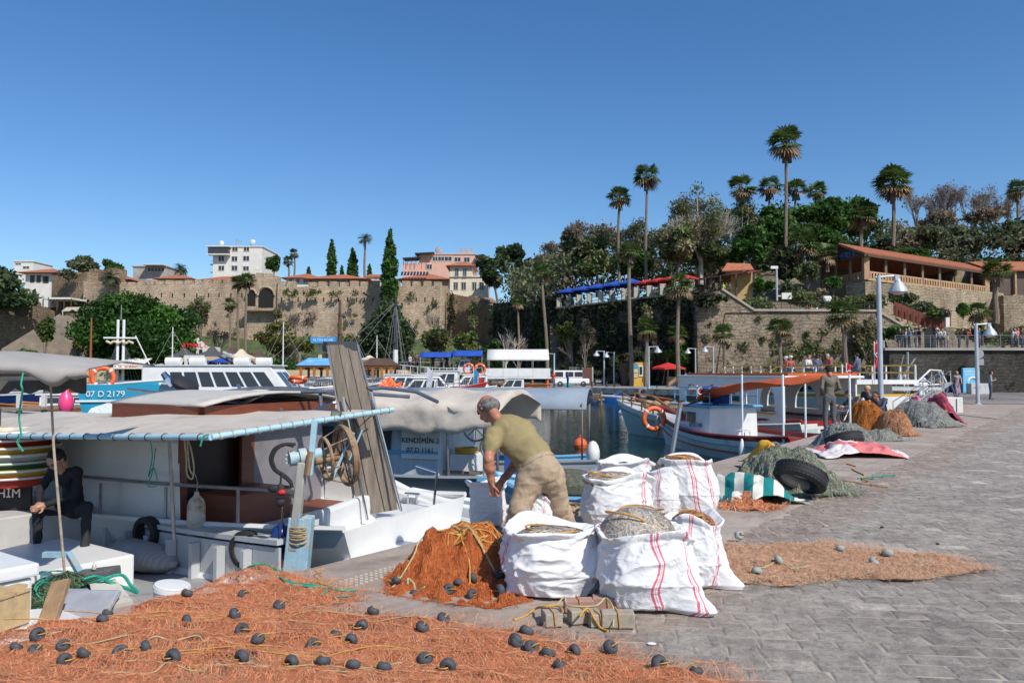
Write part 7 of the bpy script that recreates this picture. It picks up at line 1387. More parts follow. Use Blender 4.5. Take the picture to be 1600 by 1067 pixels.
mb=MB();mb.tube([P(-60,588,5.5),P(60,588,6.4)],.035,8);mb.build('edge_tube',mGal,aw,world=True)
mb=MB();mb.tube([P(79,600,6.5),P(84,700,6.6),P(104,930,6.8)],[.010,.011,.012],8);mb.build('pole',M('rope-wrapped pole',(.4,.33,.25),.8,.45,14,.4,.01),aw,world=True)
def cord(label,pts,m,r=.008,cat='rope',name='rope',group=None,n=5):
 fine=[];P3=[V(p)for p in pts]
 for i in range(len(P3)-1):
  p0,p1,p2,p3=P3[max(0,i-1)],P3[i],P3[i+1],P3[min(len(P3)-1,i+2)]
  for k in range(n):u=k/n;fine.append(.5*((2*p1)+(p2-p0)*u+(2*p0-5*p1+4*p2-p3)*u*u+(3*p1-p0-3*p2+p3)*u**3))
 fine.append(P3[-1]);c=fine[0];mb=MB();mb.tube([p-c for p in fine],r,5);o=mb.build(name,m,smooth=True);o.location=c
 return tag(o,label,cat,group)
cord('green cord knotted on the grey awning tube at the left',[P(36,583,5.6),P(33,600,5.5),P(35,612,5.5),P(30,650,5.6),P(33,680,5.6),P(27,690,5.6),P(36,705,5.6)],mRopeG,.007)
cord('green rope looped on the canopy pipe and yacht rail',[P(233,678,7.6),P(238,712,7.7),P(232,745,7.8),P(240,730,7.8),P(246,757,7.8),P(231,758,7.8),P(238,738,7.8),P(243,700,7.7)],mRopeG,.006)
cord('pale green rope coil hanging before the dark cabin opening',[P(288,685,7.3),P(291,715,7.4),P(292,740,7.4),P(300,748,7.4),P(303,730,7.4),P(298,700,7.4),P(293,690,7.4),P(296,730,7.4),P(302,742,7.4)],mRopeY,.008)
cord('short green rope end tied near the pipe corner',[P(326,679,7),P(318,682,7),P(313,697,7)],mRopeG,.008)
cord('thin black cable running over the grey boat floor',[P(443,800,7.8),P(435,845,7.8),P(415,870,7.9),P(385,905,7.8),P(360,903,7.8)],mBlack,.006)
fl=thing('floodlight','small grey floodlight clipped on the blue canopy pipe','floodlight',P(525,650,8.3));mb=MB();mb.box((0,0,.0),(.11,.05,.12),R=Matrix.Rotation(.15,3,'Y'));mb.build('housing',M('floodlight body',(.08,.08,.07),.5),fl,bevel=.008);mb=MB();mb.box((0,-.028,0),(.085,.006,.095),R=Matrix.Rotation(.15,3,'Y'));mb.build('lens',M('floodlight lens',(.22,.22,.18),.3),fl)
hp=thing('net_hauler','peeling light blue post with rusty net-hauling wheel at the fishing boat stern','winch',P(465,890,7.7));Yh=7.75
mb=MB();mb.bar(P(456,900,Yh),P(466,808,Yh),.16,.14,up=(0,1,0));mb.bar(P(474,895,Yh+.02),P(482,806,Yh+.02),.1,.16,up=(0,1,0));mb.build('post_base',mPeel,hp,world=True,bevel=.01)
mb=MB();mb.bar(P(458,860,Yh-.03),P(473,722,Yh-.03),.085,.09,up=(0,1,0));mb.build('timber_post',M('peeling timber',(.36,.35,.31),.8,.3,4,.5,.02,grime=(.2,.4,.5),gs=5,gl=.56,stretch=(1,1,.4)),hp,world=True,bevel=.01)
mb=MB();mb.bar(P(484,742,Yh-.05),P(492,656,Yh-.05),.055,.05,up=(0,1,0));mb.build('upper_bracket',mPipe,hp,world=True,bevel=.005)
mb=MB();mb.tube([P(480,742,Yh-.08),P(486,705,Yh-.08)],.03,6);mb.build('rusty_bracket',mRustS,hp,world=True)
mb=MB();a,b=P(452,717,Yh-.05),P(502,708,Yh+.1);d=(b-a);mb.tube([a,a+d*.18],.075,14);mb.tube([a+d*.18,a+d*.3],.06,14);mb.tube([a+d*.3,a+d*.55],.085,14);mb.tube([a+d*.55,b],.06,14);mb.build('hydraulic_motor',mPeel,hp,world=True,smooth=True)
for i in range(6):a_=i*pi/3;mb=MB();q=a+V((-.02,cos(a_)*.045,sin(a_)*.045));mb.ell(q,.014,6);mb.build('bolt',mPeel,hp,world=True)
wc=P(524,714,Yh+.15);ax=V((.8,.5,.12)).normalized();Rw=ax.to_track_quat('Z','Y').to_matrix()
for off,R_ in((-.1,.21),(.1,.3),(.14,.28)):mb=MB();mb.torus(wc+ax*off,R_,.018 if off!=.1 else .024,Rw,30,7);mb.build('hoop',mRustS,hp,world=True,smooth=True)
for i in range(6):
 a_=i*pi/3+.3;q1=wc+Rw@V((cos(a_)*.21,sin(a_)*.21,-.1));q2=wc+Rw@V((cos(a_)*.3,sin(a_)*.3,.1));mb=MB();mb.tube([wc-ax*.12,q1,q2,wc+ax*.08],.012,5);mb.build('spoke',mRustS,hp,world=True)
mb=MB();mb.tube([wc-ax*.22,wc+ax*.16],.045,10);mb.build('hub',mRustS,hp,world=True,smooth=True)
mb=MB();mb.tube([P(519,748,Yh+.05),P(540,700,Yh+.1),P(553,676,Yh+.1)],.014,6);mb.build('blue_arm',mPipe,hp,world=True);mb=MB();mb.tube([P(545,720,Yh+.2),P(566,672,Yh+.2)],.01,6);mb.build('thin_arm',mPipe,hp,world=True)
for k,dx in enumerate((0,3)):
 pts=[P(462-dx,694+dx,Yh-.1),P(447-dx,693,Yh-.12),P(432-dx*1.2,700,Yh-.14),P(424-dx,716,Yh-.14),P(430-dx,734,Yh-.12),P(445,742+dx,Yh-.1),P(455,752+dx,Yh-.08),P(457,764,Yh-.08)]
 fine=[]
 for i in range(len(pts)-1):
  for q in range(4):fine.append(pts[i].lerp(pts[i+1],q/4))
 for _ in range(2):fine=[fine[0]]+[(fine[i-1]+fine[i]*2+fine[i+1])/4 for i in range(1,len(fine)-1)]+[fine[-1]]
 mb=MB();mb.tube(fine,.016,8);mb.build('hydraulic_hose',mBlack,hp,world=True,smooth=True)
mb=MB();[mb.torus(P(468,822+i*3.5,Yh),.105,.009,Matrix.Rotation(.25*(-1)**i,3,'X'),16,5)for i in range(7)];mb.build('rope_lashing',mRope,hp,world=True,smooth=True)
gl=thing('glove_bundle','black rubber gloves with a red band hanging on the hauler','gloves',P(438,770,Yh-.15));mb=MB();mb.ell((0,0,0),(.05,.04,.1),8);mb.ell((-.06,0,.04),(.07,.03,.04),8);mb.ell((.0,0,-.09),(.05,.04,.05),8);mb.tube([(0,0,.08),(.01,0,.2)],.01,5);mb.build('gloves',mBlack,gl,smooth=True);mb=MB();mb.ell((.02,-.02,.01),(.04,.035,.03),8);mb.build('red_band',mFlagR,gl,smooth=True)
mCrateW=M('pine crate wood',(.5,.35,.18),.75,.2,4,.3,.01,stretch=(.5,4,4));cr=thing('wooden_crate','pale pine box with slatted lid at the lower left corner','crate',P(-38,992,5.3));Rk=Matrix.Rotation(-.25,3,'Z')
for i in range(4):mb=MB();mb.box(Rk@V((-.1,-.2+i*.125,.26)),(.62,.115,.018),R=Rk);mb.build('lid_slat',mCrateW,cr)
mb=MB();mb.box(Rk@V((.12,0,.28)),(.09,.5,.02),R=Rk);mb.build('batten',mCrateW,cr);mb=MB();mb.box(Rk@V((-.1,0,.14)),(.6,.48,.22),R=Rk);mb.build('body',mCrateW,cr,bevel=.004);mb=MB();mb.box(Rk@V((.18,-.2,.02)),(.06,.06,.06),R=Rk);mb.build('foot',mCrateW,cr)
wb=thing('deck_box','large smooth white fibreglass box at the lower left','box',loc1(.8,n1*1.5,-.9),e1);mb=MB();mb.box((0,0,.5),(1.55,1.05,1.0));mb.build('body',bWhite,wb,bevel=.02);mb=MB();mb.box((0,0,1.06),(1.62,1.12,.1));mb.build('lid',bWhite,wb,bevel=.02);mb=MB();mb.box((-.785,-n1*.42,.8),(.02,.02,.07));mb.build('catch',mSteel,wb)
pl=thing('timber_offcut','rough brown timber plank leaning against the stern','plank',P(75,975,5.6));mb=MB();mb.bar(P(72,978,5.5),P(96,908,5.8),.13,.04,up=(0,-1,.3));mb.build('plank',M('rough timber',(.3,.19,.1),.85,.3,3,.4,.01,stretch=(3,3,.8)),pl,world=True,bevel=.004)
st_=thing('boat_stern_cap','white wedge-shaped stern cap of the nearest boat','platform',P(70,985,5.3));mb=MB();mb.prism([P(-60,1010,5)[:2],P(150,968,5.55)[:2],P(90,950,5.9)[:2],P(-60,975,5.7)[:2]],-.5,-.12);mb.build('cap',bWhite,st_,world=True,bevel=.02)
sl_=thing('stone_slab','dark grey rough slab with a small bottle on it','slab',P(150,897,6.9));mb=MB();mb.box((0,0,0),(.34,.22,.08),R=Matrix.Rotation(-.12,3,'Y'));mb.build('slab',M('grey rough slab',(.12,.12,.12),.95,.35,12,.9,.01),sl_,bevel=.01)
bt=thing('bottle','tiny clear bottle with white cap on the grey slab','bottle',P(147,889,6.85));mb=MB();mb.lathe([(.017,0),(.018,.03),(.012,.04),(.006,.05)],n=10);mb.build('body',M('cloudy plastic',(.5,.48,.4),.2),bt,smooth=True);mb=MB();mb.lathe([(.008,.048),(.008,.062)],n=8);mb.build('cap',bWhite,bt)
fb=thing('foam_board','dirty white board with a dark stain leaning on the nets','board',P(175,928,6.3));mb=MB();mb.slab([P(150,950,6.0)+V((0,0,0)),P(208,938,6.1),P(180,904,6.6),P(140,912,6.5)],.03);mb.build('board',M('stained foam board',(.55,.52,.44),.85,.1,3,.2,.01,grime=(.14,.12,.09),gs=4.5,gl=.56),fb,world=True)
gp=thing('grey_tub','round-edged grey plastic tub lid lying under the nets','tub',P(135,945,6.0));mb=MB();mb.box((0,0,0),(.42,.3,.05),R=Matrix.Rotation(.5,3,'X'));mb.box((-.18,.1,.0),(.2,.25,.05),R=Matrix.Rotation(.5,3,'X'));mb.build('shell',M('grey plastic',(.3,.31,.34),.5),gp,bevel=.03)
bk=thing('bucket','white plastic bucket tipped behind the orange net','bucket',P(262,958,5.7));mb=MB();Rb=Matrix.Rotation(.15,3,'Y');mb.lathe([(.10,0),(.125,.17),(.13,.17),(.13,.2),(.118,.2),(.1,.04),(.02,.03)],n=24,R=Rb);mb.build('body',bWhite,bk,smooth=True);mb=MB();mb.lathe([(.125,.2),(.125,.215),(.02,.22)],n=24,R=Rb);mb.build('lid',bWhite,bk,smooth=True,bevel=.004)
fr=thing('hatch_frame','open hatch with peeling blue frame full of dark green net','hatch',P(95,900,7.2));q4=[P(68,866,7.4),P(108,866,7.4),P(128,900,6.9),P(66,905,6.9)];mb=MB();[mb.bar(a,b,.05,.05)for a,b in zip(q4,q4[1:])];mb.build('frame',mPeel,fr,world=True)
tl=thing('folding_arm','small steel arm with white ball end on the boat floor','bracket',P(372,912,7.4));mb=MB();mb.tube([P(372,912,7.4),P(373,892,7.4)],.012,6);mb.tube([P(374,888,7.4),P(390,902,7.2)],.014,6);mb.build('arm',mGal,tl,world=True);mb=MB();mb.ell(P(392,905,7.2),.022,10);mb.build('ball',bWhite,tl,world=True,smooth=True)
e3=rad(163);O3=(1.5,14.6)
t,hb,sz,pt=boat('blue and white fishing boat KENDIMIN 2 with dark hull and beige canopy',O3,e3,8.3,2.6,.65,[paint('dark slate hull',(.055,.07,.09)),paint('mid grey sheer strake',(.24,.26,.28)),bGrey],sheer=.35,tr=.85,deck=.3,stripe=.3,strake=.7,rail_m=paint('mid grey sheer strake',(.24,.26,.28)),n=20);c3=1 if(Matrix.Rotation(e3,3,'Z')@V((0,1,0))).y<0 else-1
cabin(t,2.7,5.7,2.0,.55,1.66,M('pale blue planked cabin',(.45,.53,.58),.6,.12,1,.5,.01,grime=(.36,.37,.36),gs=3,stretch=(9,9,.6)),bLtBlue,3,.52,.9,front=.15,wx=(.32,.98),over=.06,taper=.97)
for s in(-1,1):mb=MB();mb.bar((2.7,s*1.01,1.1),(5.6,s*1.0,1.1),.05,.06);mb.build('blue_trim',bLtBlue,t)
mb=MB();mb.slab([(2.66,c3*1.0,.98),(3.45,c3*.995,.98),(3.45,c3*.985,1.5),(2.66,c3*.985,1.5)],.03);mb.build('name_panel',bWhite,t)
dd=V((-c3,0,0))if c3>0 else V((1,0,0));text('KENDİMİN 2',.13,mBlack,face_mat((3.06,c3*1.035,1.32),dd),t,'lettering',.003,world=False);text('07 D 1161',.13,mBlack,face_mat((3.06,c3*1.035,1.14),dd),t,'lettering',.003,world=False)
def cpy(x,y):return c3*y
mb=MB();NX,NY=44,16
for i in range(NX+1):
 x=1.35+4.9*i/NX
 for j in range(NY+1):
  w=j/NY;a=w*2-1
  if j<4:y=1.45;z=2.02-(.50-.08*sin(x*1.7)-.07*abs(sin(x*4.3)))*(1-j/4);y+=.03*sin(x*9+j)+.05*nz(x*6,j*.5)
  elif j>12:y=-1.4;z=2.02-.4*(j-12)/4
  else:u=(j-4)/8;y=1.45-2.85*u;z=2.02+.24*sin(pi*u)+.02*sin(x*5)-.03*sin(x*2.4)**2+.05*nz(x*2.5,w*7)+.02*nz(x*8,w*18)
  if i>NX-1 or i<1:z-=.1
  mb.v.append((x,c3*y,z))
mb.f=[(i*(NY+1)+j,(i+1)*(NY+1)+j,(i+1)*(NY+1)+j+1,i*(NY+1)+j+1)for i in range(NX)for j in range(NY)];mb.m=[0]*len(mb.f);mb.build('canopy',mCanvas,t,smooth=True,solid=.012,ang=180)
for x in(1.45,2.4,5.0):mb=MB();mb.tube([(x,c3*1.25,.6),(x,c3*1.35,2.0)],.028,8);mb.build('canopy_post',mGal,t,smooth=True)
for i,x in enumerate((1.7,2.0)):mb=MB();mb.torus((x,c3*.9,1.22+.35*(i==1)),.2 if i==0 else .24,.02,RX,20,6);[mb.tube([(x,c3*.9,1.22+.35*(i==1)),(x+cos(a)*.21,c3*.9,1.22+.35*(i==1)+sin(a)*.21)],.01,4)for a in[k*pi/4 for k in range(8)]];mb.build('line_reel',mGal,t,smooth=True)
mb=MB();mb.tube([(1.85,c3*.8,.5),(1.85,c3*.8,1.9)],.045,8);mb.build('blue_post',mPipe,t);mb=MB();mb.box((2.35,c3*.4,.8),(.5,.6,.5));mb.build('white_box',bWhite,t,bevel=.02);mb=MB();[mb.torus((2.35,c3*.45,1.08+k*.03),.2,.025,None,18,6)for k in range(3)];mb.build('yellow_hose',mYel,t,smooth=True)
mb=MB();mb.box((1.5,-c3*.3,.75),(.5,.5,.5));mb.build('blue_crate',paint('royal blue paint',(.02,.1,.4)),t,bevel=.02);mb=MB();mb.box((2.6,c3*.7,.72),(1.3,.18,.05));mb.build('bench',bDeckW,t)
mb=MB();mb.bar((-.05,-1.2,.68),(-.05,1.2,.68),.12,.08);mb.bar((-.05,c3*1.2,.68),(1.8,c3*1.35,.7),.12,.08);mb.build('blue_gunwale_cap',bLtBlue,t);mb=MB();mb.bar((-.1,.3,0),(-.1,.3,.64),.09,.06);mb.build('stern_strut',bLtBlue,t)
t,hb,sz,pt=boat('small grey boat under a blue-grey flat canopy with slender poles',(1.95,18.2),rad(170),5.4,2.0,.45,[bPale,bLtBlue,bGrey],sheer=.3,rail_m=bLtBlue);canopy(t,.1,4.6,2.4,1.92,mCanvasG,.3,drop=.14,zb=.5,pr=.022,np_=3)
mb=MB();mb.ell((.0,.6,.75),(.16,.2,.3),12);mb.build('outboard_cowl',bWhite,t,smooth=True);mb=MB();mb.tube([(0,.6,-.5),(0,.6,.5)],.06,8);mb.build('outboard_leg',mGrey,t)
t,hb,sz,pt=boat('low bright red dinghy squeezed between the yacht stern and the sacks',(.75,10.95),rad(142),2.9,1.25,.42,[paint('bright red paint',(.5,.012,.02)),bPale,bGrey],sheer=.15,rake=.3,deck=.1,rail_m=bPale,tr=.85);mb=MB();mb.box((1,0,.38),(.3,1,.04));mb.build('thwart',bDeckW,t)
t,hb,sz,pt=boat('white dinghy moored against the quay behind the bending man',(1.75,12.2),rad(150),2.2,1.3,.62,[bWhite,bLtBlue,bGrey],sheer=.15,rake=.3,deck=.1,rail_m=bLtBlue,tr=.9)
mb=MB();mb.ell((.95,0,.75),(.6,.5,.28),12);mb.build('net_heap',M('dark mixed net',(.14,.13,.09),.95,.6,14,1,.03,grime=(.05,.14,.1),gs=9,gl=.52),t,smooth=True)
stk=thing('boat_pole','grey pole with rusty tip standing by the upright rear sack','pole',P(1049,716,9.6));mb=MB();mb.tube([P(1047,728,9.5),P(1063,632,9.6)],[.03,.028],8);mb.build('shaft',mGal,stk,world=True,smooth=True);mb=MB();mb.tube([P(1062.2,637,9.6),P(1063.3,629,9.6)],.031,8);mb.build('tip',mRustS,stk,world=True,smooth=True)
def fbm(x,y,s=1.0,seed=0,o=4):
 r=np.random.default_rng(seed);v=np.zeros_like(x);a=1.0;f=s
 for _ in range(o):
  for k in range(4):th=r.random()*6.28;v+=a*.35*np.sin((x*cos(th)+y*sin(th))*f*(1+.35*k)+r.random()*6.28)
  a*=.52;f*=2.1
 return v
def inpoly(x,y,poly):
 c=np.zeros(x.shape,bool);n=len(poly)
 for i in range(n):
  x0,y0=poly[i];x1,y1=poly[(i+1)%n]
  if y0==y1:continue
  c^=((y0>y)!=(y1>y))&(x<(x1-x0)*(y-y0)/(y1-y0)+x0)
 return c
def edged(x,y,poly):
 d=np.full(x.shape,9.0)
 for i in range(len(poly)):
  a=np.array(poly[i]);b=np.array(poly[(i+1)%len(poly)]);ba=b-a;t=np.clip(((x-a[0])*ba[0]+(y-a[1])*ba[1])/max(1e-9,ba@ba),0,1);d=np.minimum(d,np.hypot(x-a[0]-ba[0]*t,y-a[1]-ba[1]*t))
 return d
def net_mat(name,c1,c2,c3,hole=.0,ang=0):
 m,nt,b=nodes(name);g=gpos(nt);f=noise_n(nt,mapping(nt,g,(1,1,1),(0,0,ang)),5,9,.7,.8);fi=noise_n(nt,mapping(nt,mapping(nt,g,(1,1,1),(0,0,ang)),(1,5,5)),38,5,.75,1.5)
 c=ramp(nt,f,[(.34,c1),(.5,c2),(.66,c3)]);lf=noise_n(nt,mapping(nt,g,(.6,2.4,1),(0,0,ang)),1.7,6,.65,1.2);c=mixc(nt,.8,c,ramp(nt,lf,[(.36,(.6,.5,.46)),(.52,(1,1,1)),(.68,(1.2,1.2,1.22))]),'MULTIPLY');c=mixc(nt,.85,c,ramp(nt,fi,[(.3,(.5,.44,.4)),(.52,(1,1,1)),(.7,(1.3,1.25,1.2))]),'MULTIPLY');L(nt,c,b.inputs['Base Color'])  # dark ramp ends paint crevice shade and shadow patches into the net colour
 b.inputs['Roughness'].default_value=.85;b.inputs['Specular IOR Level'].default_value=.2;ad=N(nt,'ShaderNodeMath',operation='ADD');L(nt,f,ad.inputs[0]);L(nt,fi,ad.inputs[1]);bump(nt,b,ad.outputs[0],1,.02)
 if hole:
  fh=noise_n(nt,g,2.2,5,.6);s_=N(nt,'ShaderNodeMath',operation='ADD');L(nt,fh,s_.inputs[0]);sc=N(nt,'ShaderNodeMath',operation='MULTIPLY',i_Value=0);L(nt,fi,sc.inputs[0]);sc.inputs[1].default_value=.75;L(nt,sc.outputs[0],s_.inputs[1])
  al=ramp(nt,s_.outputs[0],[(hole,(0,0,0)),(hole+.05,(1,1,1))]);tr=N(nt,'ShaderNodeBsdfTransparent');mx=N(nt,'ShaderNodeMixShader');L(nt,al,mx.inputs[0]);L(nt,tr.outputs[0],mx.inputs[1]);L(nt,b.outputs[0],mx.inputs[2]);L(nt,mx.outputs[0],nt.nodes['Material Output'].inputs[0])
 return m
mStrand=leaf_mat('net twine',(1,1,1),.1,.8)
def net(label,poly,hf,mat,tw,n,ln=.25,ang=0,wig=.6,step=.03,wd=.003,z0=.024,name='fishing_net',edge=.12,jit=.06,lift=.012,floats=(),ropes=(),fcol=None,group=None,cat='fishing net'):
 P2=np.array(poly);c=P2.mean(0);t=thing(name,label,cat,(c[0],c[1],z0),group=group)
 x0,y0=P2.min(0)-.1;x1,y1=P2.max(0)+.1;nx=int((x1-x0)/step)+1;ny=int((y1-y0)/step)+1
 gx,gy=np.meshgrid(x0+step*np.arange(nx),y0+step*np.arange(ny),indexing='ij');jx=fbm(gx,gy,7,3)*jit;jy=fbm(gx,gy,7,4)*jit
 ins=inpoly(gx+jx,gy+jy,poly)
 def H(x,y):e=np.clip(edged(x,y,poly)/edge,0,1);return z0+.004+hf(x,y)*(1-(1-e)**2)
 gz=H(gx,gy);idx=-np.ones(gx.shape,int);cell=ins[:-1,:-1]&ins[1:,:-1]&ins[1:,1:]&ins[:-1,1:];ci=np.argwhere(cell);used=np.zeros(gx.shape,bool)
 for a,b in((0,0),(1,0),(1,1),(0,1)):used[ci[:,0]+a,ci[:,1]+b]=True
 idx[used]=np.arange(used.sum());vs=np.stack([gx[used]-c[0],gy[used]-c[1],gz[used]-z0],1)
 fs=np.stack([idx[ci[:,0]+a,ci[:,1]+b]for a,b in((0,0),(1,0),(1,1),(0,1))],1)
 mb=MB();mb.v=vs.tolist();mb.f=fs.tolist();mb.m=[0]*len(fs);mb.build('mesh',mat,t,smooth=True,ang=180)
 r=np.random.default_rng(len(label));px=r.uniform(x0,x1,n*3);py=r.uniform(y0,y1,n*3);k=inpoly(px,py,poly);px=px[k][:n];py=py[k][:n];m_=len(px);seg=7
 th=ang+fbm(px,py,2.5,8)*wig+r.normal(size=m_)*wig*.6;L_=ln*r.uniform(.4,1.4,m_)/seg;curl=r.normal(size=m_)*.35;pts=[];x,y=px.copy(),py.copy();li=r.uniform(.1,1,m_)*lift
 for i in range(seg+1):
  z=H(x,y)+li*(.6+.4*np.sin(i*1.3+px*40));pts.append(np.stack([x,y,z],1));th=th+curl*.7+r.normal(size=m_)*.3;x=x+np.cos(th)*L_;y=y+np.sin(th)*L_
 pts=np.array(pts);d=np.diff(pts,axis=0);s_=np.stack([-d[...,1],d[...,0],r.normal(size=d.shape[:2])*.3*L_],-1);s_/=np.linalg.norm(s_,axis=-1)[...,None]+1e-9;w=wd*r.uniform(.5,1.3,m_)[None,:,None]*.5
 q=np.stack([pts[:-1]-s_*w,pts[:-1]+s_*w,pts[1:]+s_*w,pts[1:]-s_*w],2).reshape(-1,3);tc=np.array(tw)[r.integers(0,len(tw),m_)]*r.uniform(.7,1.25,m_)[:,None];cols=np.tile(tc,(seg,1))
 quads_obj('twine',q,4,mStrand,t,cols)
 for i,(fx,fy)in enumerate(floats):
  R_=Matrix.Rotation(U(0,3.1),3,'Z')@Matrix.Rotation(U(.2,1.5),3,'X');zz=float(H(np.array([fx]),np.array([fy]))[0]);s=U(.68,.9);mb=MB();mb.torus((fx-c[0],fy-c[1],zz-z0+.022),.030*s,.024*s,R_,18,10,sq=1.25);fl=mb.build('float',fcol or mFloat,t,smooth=True)
  mb=MB();mb.torus(V((fx-c[0],fy-c[1],zz-z0+.022))+R_@V((.03*s,0,0)),.04*s,.004,R_@Matrix.Rotation(pi/2,3,'X'),12,4);mb.build('tie',mRopeO,fl)
 for(pp,m,rr)in ropes:
  P3=[V((a,b,float(H(np.array([a]),np.array([b]))[0])+rr*1.5))for a,b in pp];fine=[]
  for i in range(len(P3)-1):
   p0,p1,p2,p3=P3[max(0,i-1)],P3[i],P3[i+1],P3[min(len(P3)-1,i+2)]
   for k in range(5):u=k/5;fine.append(.5*((2*p1)+(p2-p0)*u+(2*p0-5*p1+4*p2-p3)*u*u+(3*p1-p0-3*p2+p3)*u**3))
  mb=MB();mb.tube([v-V((c[0],c[1],z0))+V((0,0,0))for v in fine],rr,5);mb.build('float_line',m,t,smooth=True)
 t['_h']=0;del t['_h'];return t,H
mFloat=M('grey rubber float',(.055,.06,.068),.7,.35,18,.3,.003,grime=(.11,.1,.09),gs=14,gl=.55)
OR=[(.72,.28,.13),(.66,.23,.1),(.78,.36,.2),(.6,.22,.11),(.72,.42,.22)]
def gp(*a):return[tuple(G(x,y,.024)[:2])for x,y in a]
def wander(p0,p1,n,amp):a,b=V(p0),V(p1);return[tuple(a.lerp(b,i/n)+V((U(-amp,amp),U(-amp,amp))))for i in range(n+1)]
polyA=gp((-60,1075),(-40,1010),(20,985),(130,968),(180,960),(225,945),(300,928),(350,908),(395,898),(460,905),(545,925),(550,940),(500,948),(455,950),(470,958),(560,962),(690,975),(740,982),(830,993),(930,1022),(1030,1045),(1120,1064),(1180,1085),(1100,1130),(400,1200),(-100,1200))
fA=[(168,972),(160,987),(292,950),(292,986),(367,977),(380,947),(436,965),(378,1002),(403,1028),(489,1027),(583,968),(565,996),(525,1008),(549,1018),(58,1012),(55,1033),(25,1030),(98,1028),(130,1050),(188,1040),(228,1028),(100,1056),(270,1052),(378,1046),(456,1050),(505,1052),(552,1058),(660,998),(693,985),(823,1000),(664,1048),(806,1022),(830,1030),(857,1042),(808,1023),(898,1036),(954,1029),(875,1058),(1030,1064),(1088,1066),(600,1060),(700,1062)]
rp=[]
for i in range(9):y_=968+i*12;xa=U(0,300);xb=xa+U(250,600);rp.append((wander(G(xa,y_)[:2],G(min(xb,760+i*30),y_+U(-8,14))[:2],12,.045),random.choice([mRopeO,mRopeY,mRope]),.004))
rp+=[(wander(G(395,905)[:2],G(548,940)[:2],12,.09),mRopeG,.006),(wander(G(430,915)[:2],G(535,945)[:2],9,.1),mRopeG,.006),(wander(G(500,900)[:2],G(510,950)[:2],7,.05),mRopeO,.007),(wander(G(400,895)[:2],G(460,930)[:2],7,.06),mRopeG,.005)]
hA=lambda x,y:.02+.04*np.clip(1-1.5*np.abs(fbm(x*.5,y*2.2+x*.3,3.2,1)),0,1)**1.5+.010*fbm(x*.7,y*2.2,13,2,3)+.06*np.exp(-((x-G(400,912).x)**2+(y-G(400,912).y)**2)/.09)
net('wide spread of orange fishing net with grey floats across the foreground',polyA,hA,net_mat('orange net cloth',(.56,.17,.075),(.74,.28,.14),(.82,.4,.24),.80,-.1),OR,27000,.26,-.08,.5,.025,.0017,floats=[tuple(G(x,min(y,1064))[:2])for x,y in fA],ropes=rp,lift=.011)
cH=G(715,905);polyB=gp((597,925),(612,898),(650,876),(700,862),(760,858),(812,868),(830,900),(825,940),(780,950),(700,945),(650,936))
def hB(x,y):
 a=np.exp(-(((x-(cH.x+.1))/.40)**2+((y-(cH.y+.05))/.36)**2)**1.25);return .36*a+.10*np.exp(-(((x-cH.x+.3)/.22)**2+((y-cH.y+.05)/.22)**2))+.06*fbm(x,y,8,5)*(.3+a)+.03*fbm(x,y,24,6,3)
rp=[]
for i in range(9):
 a0=U(0,6.28);cx_,cy_=cH.x+U(-.05,.3),cH.y+U(-.1,.15);rp.append(([(cx_+(.1+.05*sin(k*1.7+i))*cos(a0+k*.75)*1.5,cy_+(.08+.04*cos(k+i))*sin(a0+k*.75))for k in range(14)],mRopeO,.0055))
rp+=[(wander(G(612,925)[:2],G(700,880)[:2],10,.08),mRopeY,.007),(wander(G(650,890)[:2],G(770,920)[:2],10,.1),mRopeY,.007),(wander(G(690,860)[:2],G(740,930)[:2],8,.08),mRopeO,.007),(wander(G(610,915)[:2],G(660,932)[:2],8,.05),mRopeY,.008)]
fB=[(620,922),(648,931),(701,935),(716,927),(740,925),(738,939),(780,922),(782,938),(797,933),(740,895),(690,878),(765,880),(725,872)]
net('heaped orange net with coiled ochre rope and grey floats beside the sacks',polyB,hB,net_mat('deep orange net',(.36,.075,.015),(.58,.145,.035),(.68,.24,.09),0,.4),[(.6,.17,.05),(.66,.24,.1),(.52,.13,.03)],20000,.1,.8,2.4,.02,.0019,floats=[tuple(G(x,y)[:2])for x,y in fB],ropes=rp,edge=.1,lift=.012)
polyC=gp((1130,852),(1180,856),(1290,850),(1320,856),(1440,868),(1480,872),(1542,888),(1500,897),(1420,908),(1370,906),(1300,905),(1220,917),(1165,912),(1120,915),(1105,880))
hC=lambda x,y:.03+.022*np.clip(fbm(x*.6,y*2.4,4,11),-.8,2)+.01*fbm(x,y,18,12,3)
net('long thin tan-orange net stretched over the setts at the right',polyC,hC,net_mat('tan net cloth',(.6,.32,.19),(.72,.43,.28),(.78,.52,.37),.74,0),[(.72,.42,.26),(.66,.36,.2),(.76,.5,.34),(.58,.44,.3)],14000,.18,0,.9,.03,.002,floats=[tuple(G(x,y)[:2])for x,y in((1155,850),(1313,873),(1387,880),(1366,890),(1183,905),(1217,897))],ropes=[(wander(G(1175,900)[:2],G(1270,898)[:2],9,.08),mRopeY,.006)],fcol=M('pale grey float',(.3,.33,.31),.8,.2,15,.2,.003),lift=.015)
def dome(cx,cy,rx,ry,h,seed,k=1.7,rough=.055):return lambda x,y:h*np.exp(-(((x-cx)/rx)**2+((y-cy)/ry)**2)**k)+rough*fbm(x,y,7,seed)+rough*.4*fbm(x,y,24,seed+1,3)
